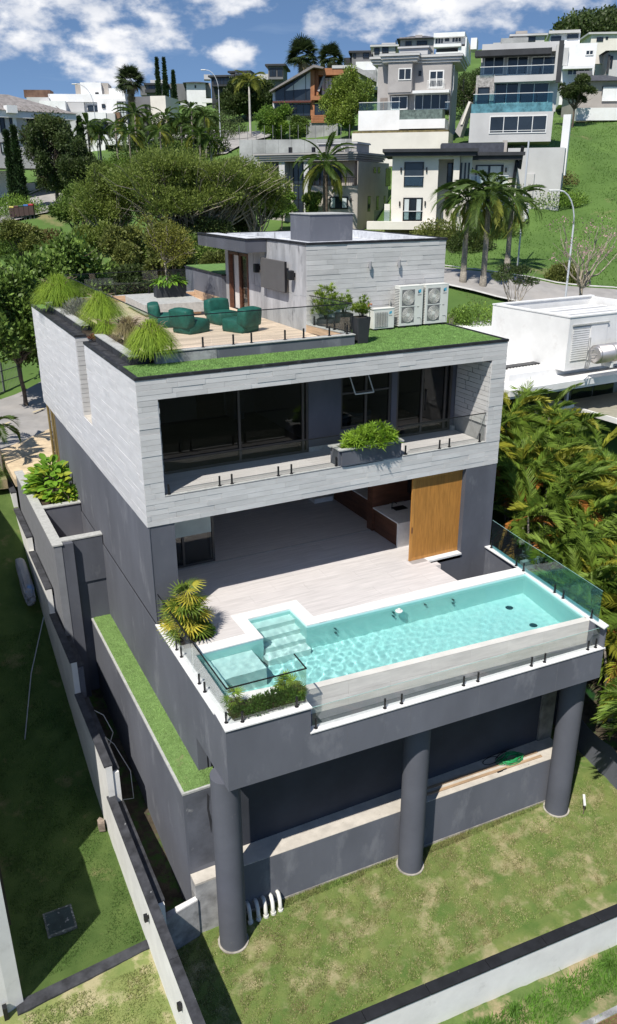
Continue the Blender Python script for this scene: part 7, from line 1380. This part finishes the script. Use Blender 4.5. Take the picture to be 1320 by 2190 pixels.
def treeat(name, label, u, vt, d, wpx, hpx, lm, n=12000, size=.2, clumps=16, seed=1, **k):
    p = pt(u, vt, d); g = Vector((p.x, p.y, g1(p.x, p.y))); H_ = max(p.z-g.z, 1.2); s_ = d/FPX; rx = wpx*.5*s_; rz = min(hpx*.5*s_, H_*.5)
    k.setdefault('trunk_r', max(.05, rx*.05)); k.setdefault('bark', BARK); k.setdefault('fill', 1); k.setdefault('ck', .38)
    return tree(name, label, 'tree', g, H_, (rx*.95, rx*.85, rz*.95), lm, n, size, clumps, cz=H_-rz, seed=seed, **k)
treeat('flamboyant_tree', 'huge umbrella-shaped spreading tree with feathery olive foliage behind the roof terrace', 398, 300, 60, 400, 170, L_FLAM, 130000, .19, 64, 3, ck=.25, twigs=3, fork=.25, bark=BARKP, asp=.35, up=.6, flat=.9, trunk_r=.36)
treeat('flamboyant_tree', 'lower left lobe of feathery trees beside the huge spreading tree', 225, 345, 60, 190, 150, L_FLAM, 40000, .18, 26, 4, ck=.33, twigs=1, bark=BARKP, asp=.4)
treeat('flamboyant_tree', 'right-hand lobe of feathery trees reaching toward the beige villa', 545, 345, 62, 150, 130, L_FLAM, 30000, .18, 20, 44, ck=.33, twigs=1, bark=BARKP, asp=.4)
treeat('magnolia_tree', 'big glossy-leaved magnolia-like tree left of the roof corner', 95, 488, 46, 230, 260, L_BIG, 36000, .27, 40, 5, ck=.3, asp=.6, up=.5)
treeat('magnolia_tree', 'second glossy-leaved tree bulging right behind the far roof grasses', 190, 545, 49, 170, 150, L_BIG, 18000, .26, 24, 6, ck=.34, asp=.6, up=.5)
treeat('magnolia_tree', 'lowest glossy-leaved tree at the left picture edge above the mesh fence', 20, 590, 42, 200, 200, L_BIG, 22000, .25, 26, 16, ck=.34, asp=.6, up=.5)
treeat('dark_tree', 'tall dark drooping tree in front of the tiled house on the left', 103, 236, 84, 135, 180, L_DARK, 46000, .25, 46, 7, ck=.24, droop=.6, trunk_r=.2, fill=0, twigs=2)
treeat('dark_tree', 'dark narrow tree just right of the tall dark drooping tree', 160, 308, 80, 120, 110, L_DARK, 22000, .24, 30, 8, ck=.27)
treeat('olive_tree', 'yellowish tree top showing behind the tall dark drooping tree', 104, 233, 92, 60, 70, L_OLIVE, 8000, .24, 10, 9)
treeat('round_tree', 'big dark round tree below the black skyline house', 527, 163, 142, 128, 120, L_DARK, 52000, .42, 34, 10, ck=.3, up=.5)
treeat('lime_tree', 'bright green bushy tree left of the brick house', 588, 226, 114, 88, 68, L_LIME, 22000, .25, 18, 11, ck=.34)
treeat('mid_tree', 'smaller green tree at the right of the bright bushy tree above the retaining wall', 638, 248, 110, 56, 48, L_MID, 10000, .22, 12, 12)
treeat('lime_tree', 'large yellow-green tree standing before the brick house', 748, 152, 108, 108, 135, mat('yellow_green_leaf', (.24, .31, .045), .55, .22, .3, isl=.4, trans=.3, col2=(.12, .18, .03)), 40000, .26, 28, 13, ck=.33)
treeat('gnarled_tree', 'dark gnarled tree at the top of the green slope beside the grey villa', 1235, 163, 106, 84, 55, L_DARK, 14000, .22, 16, 14, ck=.34, fork=.35)
for k, (u, vt, d, w, hp, m, lb) in enumerate(((600, 402, 78, 62, 55, L_LIME, 'bright green tree under the beige villa columns'), (560, 395, 74, 90, 80, L_MID, 'dense green tree right of the huge spreading tree'), (665, 405, 78, 45, 50, L_MID, 'small loose tree right of the bright green tree below the beige villa'), (510, 425, 68, 90, 70, L_DARK, 'dark tree behind the roof canopy'), (450, 430, 66, 110, 80, L_FLAM, 'feathery tree at the right foot of the huge spreading tree'), (355, 485, 42, 115, 110, L_OLIVE, 'thin olive tree behind the far terrace railing'), (430, 500, 52, 110, 80, L_MID, 'green tree behind the raised roof block'), (250, 480, 52, 110, 110, L_OLIVE, 'feathery olive tree left of the terrace trough tree'), (300, 510, 54, 100, 90, L_MID, 'mid green tree in the gap left of the trough tree'), (190, 470, 58, 90, 90, L_FLAM, 'small feathery tree above the second magnolia-like tree'), (400, 455, 60, 160, 90, L_DARK, 'dark tree in the shade of the huge spreading tree'), (385, 560, 46, 90, 80, L_MID, 'dense tree right behind the concrete bench railing'), (290, 560, 45, 110, 90, L_DARK, 'dark shrubby tree behind the terrace left of the trough'), (455, 545, 48, 80, 70, L_OLIVE, 'olive tree directly behind the terrace door canopy'), (160, 395, 72, 110, 90, L_MID, 'rounded green tree below the dark drooping tree'), (40, 470, 66, 90, 70, L_OLIVE, 'small bronze-green tree on the left lawn slope'))):
    treeat('garden_tree', lb, u, vt, d, w, hp, m, 14000, .2, 16, 70+k)
# cypresses
for k, (u, vt, vb, d, w, lb) in enumerate(((343, 132, 250, 150, .62, 'left slim cypress of the three on the skyline'), (358, 132, 250, 150, .62, 'middle slim cypress of the three on the skyline'), (376, 158, 255, 150, .62, 'right and shortest slim cypress of the three on the skyline'), (20, 285, 335, 88, .55, 'small dark cypress against the tiled house, left one'), (37, 275, 340, 88, .6, 'small dark cypress against the tiled house, right one'), (177, 255, 335, 110, .8, 'dark cypress beside the white complex garden'))):
    p0, p1 = pt(u, vb, d), pt(u, vt, d); g = Vector((p0.x, p0.y, min(p0.z, g1(p0.x, p0.y)))); H_ = p1.z-g.z; t = thing('cypress', lb, 'tree', g, 0, 'slim cypresses'); B().tube([(0, 0, -.3), (0, 0, H_*.9)], .12, 6, True, .03).obj('trunk', BARK, t, local=True)
    n = 6000; tt = NR.uniform(.03, 1, n)**.8; a = NR.uniform(0, 2*PI, n); r_ = w*np.minimum(1, (1-tt)*1.5)**.8*(.8+.2*np.sin(tt*40+a*3))*NR.uniform(.3, 1, n)**.4; r_ = np.maximum(r_, .08); P_ = np.stack([np.cos(a)*r_, np.sin(a)*r_, tt*H_], 1); v_, f_ = leaf_arrays(P_, np.stack([np.cos(a)*.3, np.sin(a)*.3, np.ones(n)], 1), .4, .3); o = bpy.data.objects.new('crown', mesh_np('crown', v_, f_, L_CYP)); link(o, t); stuff(o)
# bare pink tree
g = gp(1240, 648, 53); t = tree('pink_flowering_tree', 'nearly bare tree with a few pink blossoms by the right street', 'tree', g, 5.8, (3.6, 2.6, 1.7), L_PINK, 800, .13, 12, 4.6, .9, .16, BARKP, 21, fill=1, ck=.34, twigs=0, fork=.35)
tree('young_tree', 'young staked tree with flat crown on the bank before the right street', 'tree', gp(1098, 690, 49), 4.0, (1.3, 1.2, .5), L_DARK, 2600, .14, 9, 3.6, 1, .05, BARKP, 22, fill=1)
tree('sapling', 'thin sapling on the grass bank below the palms', 'tree', gp(963, 668, 47), 2.0, (.3, .3, .4), L_MID, 200, .1, 4, 1.6, 1, .03, BARKP, 23, fill=1)
for k, (u, d, h, w, m, lb) in enumerate(((1040, 46, 1.7, 1.5, L_LIME, 'leafy bush on the grass bank left of the neighbour tank room'), (1000, 46, 1.3, .9, L_LIME, 'small loose bush on the grass bank near the roof corner'), (1250, 50, 1.3, 2.0, L_OLIVE, 'olive bush at the foot of the pink tree'), (1290, 48, 1.5, 2.0, L_LIME, 'yellow-green bush behind the neighbour tank room'), (1160, 50, .9, 1.2, L_OLIVE, 'low olive shrub behind the neighbour roof'))): bush('bank_shrub', lb, 'shrub', gd(u, d)+Vector((0, 0, -.1)), (w, w*.8, h), m, 2600, .13, 90+k)
# palms near the right street
SHAFT = mat('green_crownshaft', (.1, .15, .04), .6, .1)
pm3 = (G_PALM, G_PALM, G_PALMY)
for k, (u, v, d, h, sc, lb) in enumerate(((990, 604, 59, 5.6, 1.0, 'left palm of the three beside the right street'), (1033, 606, 58.5, 6.2, 1.15, 'middle and biggest palm of the three beside the right street'), (1084, 575, 65, 5.0, .95, 'right palm of the three beside the right street'))):
    palm('queen_palm', lb, 'palm', gp(u, v, d), h, 'queen', 26, (G_PALM, G_PALMY, G_PALM), 3.1, 44, .7, 1.7, .2, 30+k, 'queen palms beside the right street', elev=(-.5, 1.25), bulge=1, sc=sc, lw=.05)
palm('feather_palm', 'full-crowned feather palm with yellowing lower fronds before the beige villa', 'palm', gp(696, 470, 78)+Vector((0, 0, -.5)), 7.0, 'feather', 24, (G_PALM, G_PALMY, G_PALMY), 3.6, 40, .6, 1.5, .26, 40, elev=(-.6, 1.3), lw=.08, trunk=BARK)
palm('royal_palm', 'slim palm with yellow crown and straight white trunk above the upper street', 'palm', gp(536, 292, 128), 7.4, 'yell', 14, (G_PALMY, G_PALMY), 3.0, 30, .9, 1.4, .18, 41, elev=(-.1, 1.2), crownshaft=SHAFT, lw=.1, trunk=mat('white_trunk', (.45, .43, .4), .9))
# tall fan palms
def fanpalm(label, base, h, R_, seed, skirt=1.6, group='tall fan palms on the skyline'):
    r = random.Random(seed); t = thing('fan_palm', label, 'palm', base, 0, group); B().tube([(0, 0, -.5), (0, 0, h)], .38, 9, True, .3).obj('trunk', BARK, t, True, local=True)
    if 'fan' not in FM: FM['fan'] = [fanleaf(16, 1.0, .06, G_FAN, 50+k, 3.4, .35) for k in range(3)]; FM['fand'] = [fanleaf(12, .9, .06, G_DEAD, 60+k, 2.6, .8) for k in range(2)]
    for k in range(70):
        a = k*2.4; e = -.6+2.1*(k/70)**.9; rr2 = R_*r.uniform(.35, .62); d = Vector((math.cos(a)*math.cos(e), math.sin(a)*math.cos(e), math.sin(e))); m = FM['fan'] if e > -.45 else FM['fand']
        o = inst('fan_leaf', m[r.randrange(len(m))], t, Vector((0, 0, h))+d*rr2, (0, 0, 0), R_*.52*r.uniform(.8, 1.15)); o.rotation_euler = (Matrix.Rotation(a, 3, 'Z') @ Matrix.Rotation(-e, 3, 'Y') @ Matrix.Rotation(r.uniform(-.6, .6), 3, 'X')).to_euler()
    for k in range(16):
        a = k*2.4; o = inst('fan_leaf', FM['fand'][k % 2], t, Vector((math.cos(a)*.4, math.sin(a)*.4, h-.6-r.uniform(0, skirt))), (0, 0, 0), R_*.42); o.rotation_euler = (Matrix.Rotation(a, 3, 'Z') @ Matrix.Rotation(1.25, 3, 'Y')).to_euler()
fanpalm('tall fan palm with shaggy skirt beside the white complex', gp(284, 250, 128), pt(284, 172, 128).z-g1(pt(284, 172, 128).x, pt(284, 172, 128).y), 2.6, 1, 2.4)
fanpalm('large fan palm behind the brick house gable, the left one', gp(647, 180, 150), pt(647, 118, 150).z-g1(pt(647, 118, 150).x, pt(647, 118, 150).y), 3.4, 2)
fanpalm('large fan palm behind the brick house, the right one', gp(706, 190, 150), pt(706, 122, 150).z-g1(pt(706, 122, 150).x, pt(706, 122, 150).y), 2.7, 3)
# clump of mid-distance palms along the upper street
r5 = random.Random(9)
PLS = [(200, 112, 275, 'palm left of the thin street lamp'), (222, 112, 290, 'palm right of the thin street lamp'), (258, 112, 272, 'palm under the white complex balcony'), (300, 112, 250, 'palm right below the tall fan palm'), (325, 112, 262, 'second palm right of the tall fan palm'), (365, 112, 258, 'bright palm under the cypresses'), (395, 112, 268, 'palm with drooping pale fronds under the right cypress'), (418, 112, 240, 'taller palm at the middle of the street palms'), (445, 112, 255, 'palm left of the curved upper street lamp'), (432, 106, 292, 'lower palm in front of the upper street bend'), (455, 106, 305, 'lowest palm at the upper street bend'), (350, 106, 285, 'dark lower palm before the bright one'), (285, 106, 290, 'lower palm above the spreading tree at left')]
for k, (u, d, vt, lb) in enumerate(PLS):
    g = gd(u, d); H_ = max(2.5, pt(u, vt, d).z-g.z); palm('street_palm', lb+' on the left hillside', 'palm', g, H_, 'street', 18, (G_PALM, G_PALMY, G_PALM), 2.6, 22, .6, 1.5, .15, 80+k, 'palms along the upper street', elev=(-.4, 1.2), lw=.13, sc=r5.uniform(.85, 1.15))
for k, (u, d, h, w, m, lb) in enumerate(((250, 108, 2.2, 5, L_LIME, 'clipped green hedge under the white complex'), (170, 100, 2.6, 4, L_LIME, 'round bright shrub below the dark cypress'), (310, 108, 3.4, 5, L_MID, 'dense shrubs between the street palms, left part'), (380, 110, 3.2, 5, L_MID, 'dense shrubs between the street palms, middle part'), (440, 114, 3.0, 4, L_DARK, 'dark shrubs by the curved upper street lamp'), (330, 124, 5, 6, L_DARK, 'dark shrub mass behind the street palms, left'), (420, 128, 5, 7, L_DARK, 'dark shrub mass behind the street palms, right'), (470, 135, 4, 5, L_DARK, 'dark shrubs left of the big round tree'), (30, 86, 2.2, 3.5, L_LIME, 'trailing bright shrub on the white garden wall at the left edge'), (120, 70, 2.2, 3, L_OLIVE, 'olive shrub on the lawn by the recycling bins'), (85, 76, 1.6, 2.6, L_BRN, 'bronze-coloured low shrub right of the recycling bins'), (10, 74, 2.2, 2.2, L_MID, 'mid green shrub left of the recycling bins'), (45, 66, 2.4, 1.8, L_OLIVE, 'small olive shrub on the left lawn slope'), (545, 104, 1.6, 2.5, L_LIME, 'low shrubs at the upper street end'), (1060, 83, 2.5, 5, L_OLIVE, 'dry tall weeds under the grey villa'), (1120, 84, 2.6, 5, L_OLIVE, 'dry tall weeds between the grey villa and the slope'), (1160, 88, 2.2, 4, L_BRN, 'brownish weeds under the slope wall'), (1010, 70, 1.6, 2.6, L_DARK, 'dark shrubs at the foot of the right palms'), (1060, 74, 1.8, 3, L_MID, 'shrubs behind the middle right palm'), (940, 72, 2.0, 3, L_OLIVE, 'shrubs left of the ramp under the cream villa'), (1225, 60, 1.3, 1.6, L_OLIVE, 'low weeds on the street bank'), (1200, 82, 1.5, 3.5, L_LIME, 'rough bright weeds on the green slope edge'))): bush('hillside_shrub', lb, 'shrub', gd(u, d)+Vector((0, 0, -.2)), (w, w*.7, h), m, 4200, .2 if d < 90 else .28, 120+k, stems=False)
# wooded hilltop
n = 26000; U_ = NR.uniform(1030, 1330, n); D_ = NR.uniform(205, 260, n); hilltop = []
for name_, uu, ww in (('a', (1170, 1420), 1),):
    V_ = []
    q9 = np.random.default_rng(4); cs = []
    for k in range(60):
        u = q9.uniform(1165, 1420); d = q9.uniform(200, 250); g = gd(u, d); zt_ = pt(u, 62 if u > 1200 else 78, d).z; cs.append((g.x, g.y, min(g.z+5, zt_)-1, q9.uniform(3, 5.5)))
    PP = []
    for (x, y, z, r_) in cs: g_ = q9.normal(size=(450, 3)); g_ /= np.linalg.norm(g_, axis=1)[:, None]; PP.append(np.array([x, y, z])+g_*r_*q9.uniform(.5, 1, (450, 1))*np.array([1, 1, .8]))
    v_, f_ = leaf_arrays(np.concatenate(PP), None, .9, .6); o = obj_np('wooded_hilltop', v_, f_, L_DARK); stuff(o); o['label'] = 'dark woods on the hilltop at the upper right'
tree('hill_tree', 'dark bushy tree between the cornice villa and the grey villa tops', 'tree', gp(1008, 150, 118), 7, (3.2, 3, 3.2), L_DARK, 8000, .28, 14, 3.8, 1, .2, BARK, 51, fill=1)
tree('hill_tree', 'small dark trees on the skyline left of the concrete house', 'tree', gp(1055, 105, 150), 4.5, (5, 3, 2.2), L_DARK, 6000, .3, 12, 2.4, 1, .15, BARK, 52, fill=1)
tree('hill_tree', 'dark green trees below the long cream skyline house', 'tree', gp(1290, 130, 140), 7, (7, 3, 3.2), L_DARK, 9000, .32, 14, 3.6, 1, .2, BARK, 53, fill=1)
# slope grass: rough tufts
blades('slope_grass', [(34, 92, 18, 78, 1)], lambda x, y: gz(x, y)-.02, 50000, .14, mat('slope_blade', (.11, .2, .035), .8, .2, .2, isl=.3, trans=.3, col2=(.08, .16, .025)), None, .05, 12)
blades('bank_grass', [(14, 36, 10, 36, 1)], lambda x, y: gz(x, y)-.02, 30000, .08, mat('bank_blade', (.2, .22, .07), .8, .2, .2, isl=.3, trans=.3), None, .03, 13)
# ------------------------------------------------ arecas on the right
rA = random.Random(21); k = 0
ROWS = [(.55, 0), (2.1, .8), (3.7, .2), (5.4, .9)]
SP_ = []
for ci, (off, sh) in enumerate(ROWS):
    y = -7.4+sh
    while y < 10.5-ci*.8:
        x = 13.6+.16*(y+3.4)+off+rA.uniform(-.3, .3); 
        if not (y < -5.5 and off > 3): SP_.append((x, y, ci))
        y += 1.75
DESC = ('first row against the grey side wall', 'second row from the grey side wall', 'third row from the grey side wall', 'rearmost row by the white villa')
for (x, y, ci) in SP_:
    z = float(np.interp(y, [-8, -4, 0, 4, 8, 12], [-5.7, -5.3, -3.8, -2.9, -1.8, -1.0])); nth = sum(1 for s in SP_ if s[2] == ci and s[1] < y)+1
    Hc = 2.3+rA.uniform(0, 1.4)+(.6 if y > 0 else 0)+(.7 if ci < 2 and y > 2 else 0); W_ = ('1st', '2nd', '3rd', '4th', '5th', '6th', '7th', '8th', '9th', '10th', '11th', '12th')[min(11, nth-1)]
    areca('areca palm clump, %s, %s from the front' % (DESC[ci], W_), (x, y, z), Hc, 5 if ci < 3 else 4, 200+k, .75, 1.05); k += 1
bl_ = B(); bl_.v = []; 
sheet('palm_bed_ground', 13.2, 20, -9.5, 12, lambda x, y: np.interp(y, [-8, -4, 0, 4, 8, 12], [-5.7, -5.3, -3.8, -2.9, -1.8, -1.0])-.05+0*x, MATS['dark_soil'], .5, .05)
bush('under_shrub', 'bright yellow-green bush beneath the palms by the right boundary wall', 'shrub', (14.9, -6.2, -5.6), (.9, .9, 1.3), G_ROOF, 2600, .12, 33)
# small palms at the far left by the side planter
palm('young_palm', 'young palm with dark drooping fronds beside the sandy forecourt', 'palm', (-1.95, 16.6, -.4), 2.3, 'young', 8, (G_PALM, G_PALM), 1.2, 24, .36, 1.5, .05, 95, elev=(-.1, 1.2), lw=.05)
palm('garden_palm', 'slim palm cut by the left picture edge near the near street', 'palm', (-2.9, 17.2, -.3), 3.6, 'young', 9, (G_PALM, G_PALMY), 1.2, 24, .36, 1.5, .06, 96, elev=(-.2, 1.2), lw=.05, sc=1.2)
palm('garden_palm', 'taller slim palm behind at the left picture edge', 'palm', (-2.6, 18.6, -.3), 4.6, 'young', 9, (G_PALM, G_PALM), 1.2, 24, .36, 1.5, .06, 97, elev=(-.2, 1.2), lw=.05, sc=1.3)
for k, (x, y, lb) in enumerate(((-2.6, 15.9, 'tall wild grass clump behind the stepped wall, nearer'), (-2.3, 17.8, 'tall wild grass clump behind the stepped wall, farther'))): fountain('wild_grass', lb, (x, y, -.6), .9, 1.1, 900, leafm('wild_grass_leaf', (.14, .22, .04), .4, .3), 98+k, group='wild grass behind the wall', w=.012, cat='grass clump')
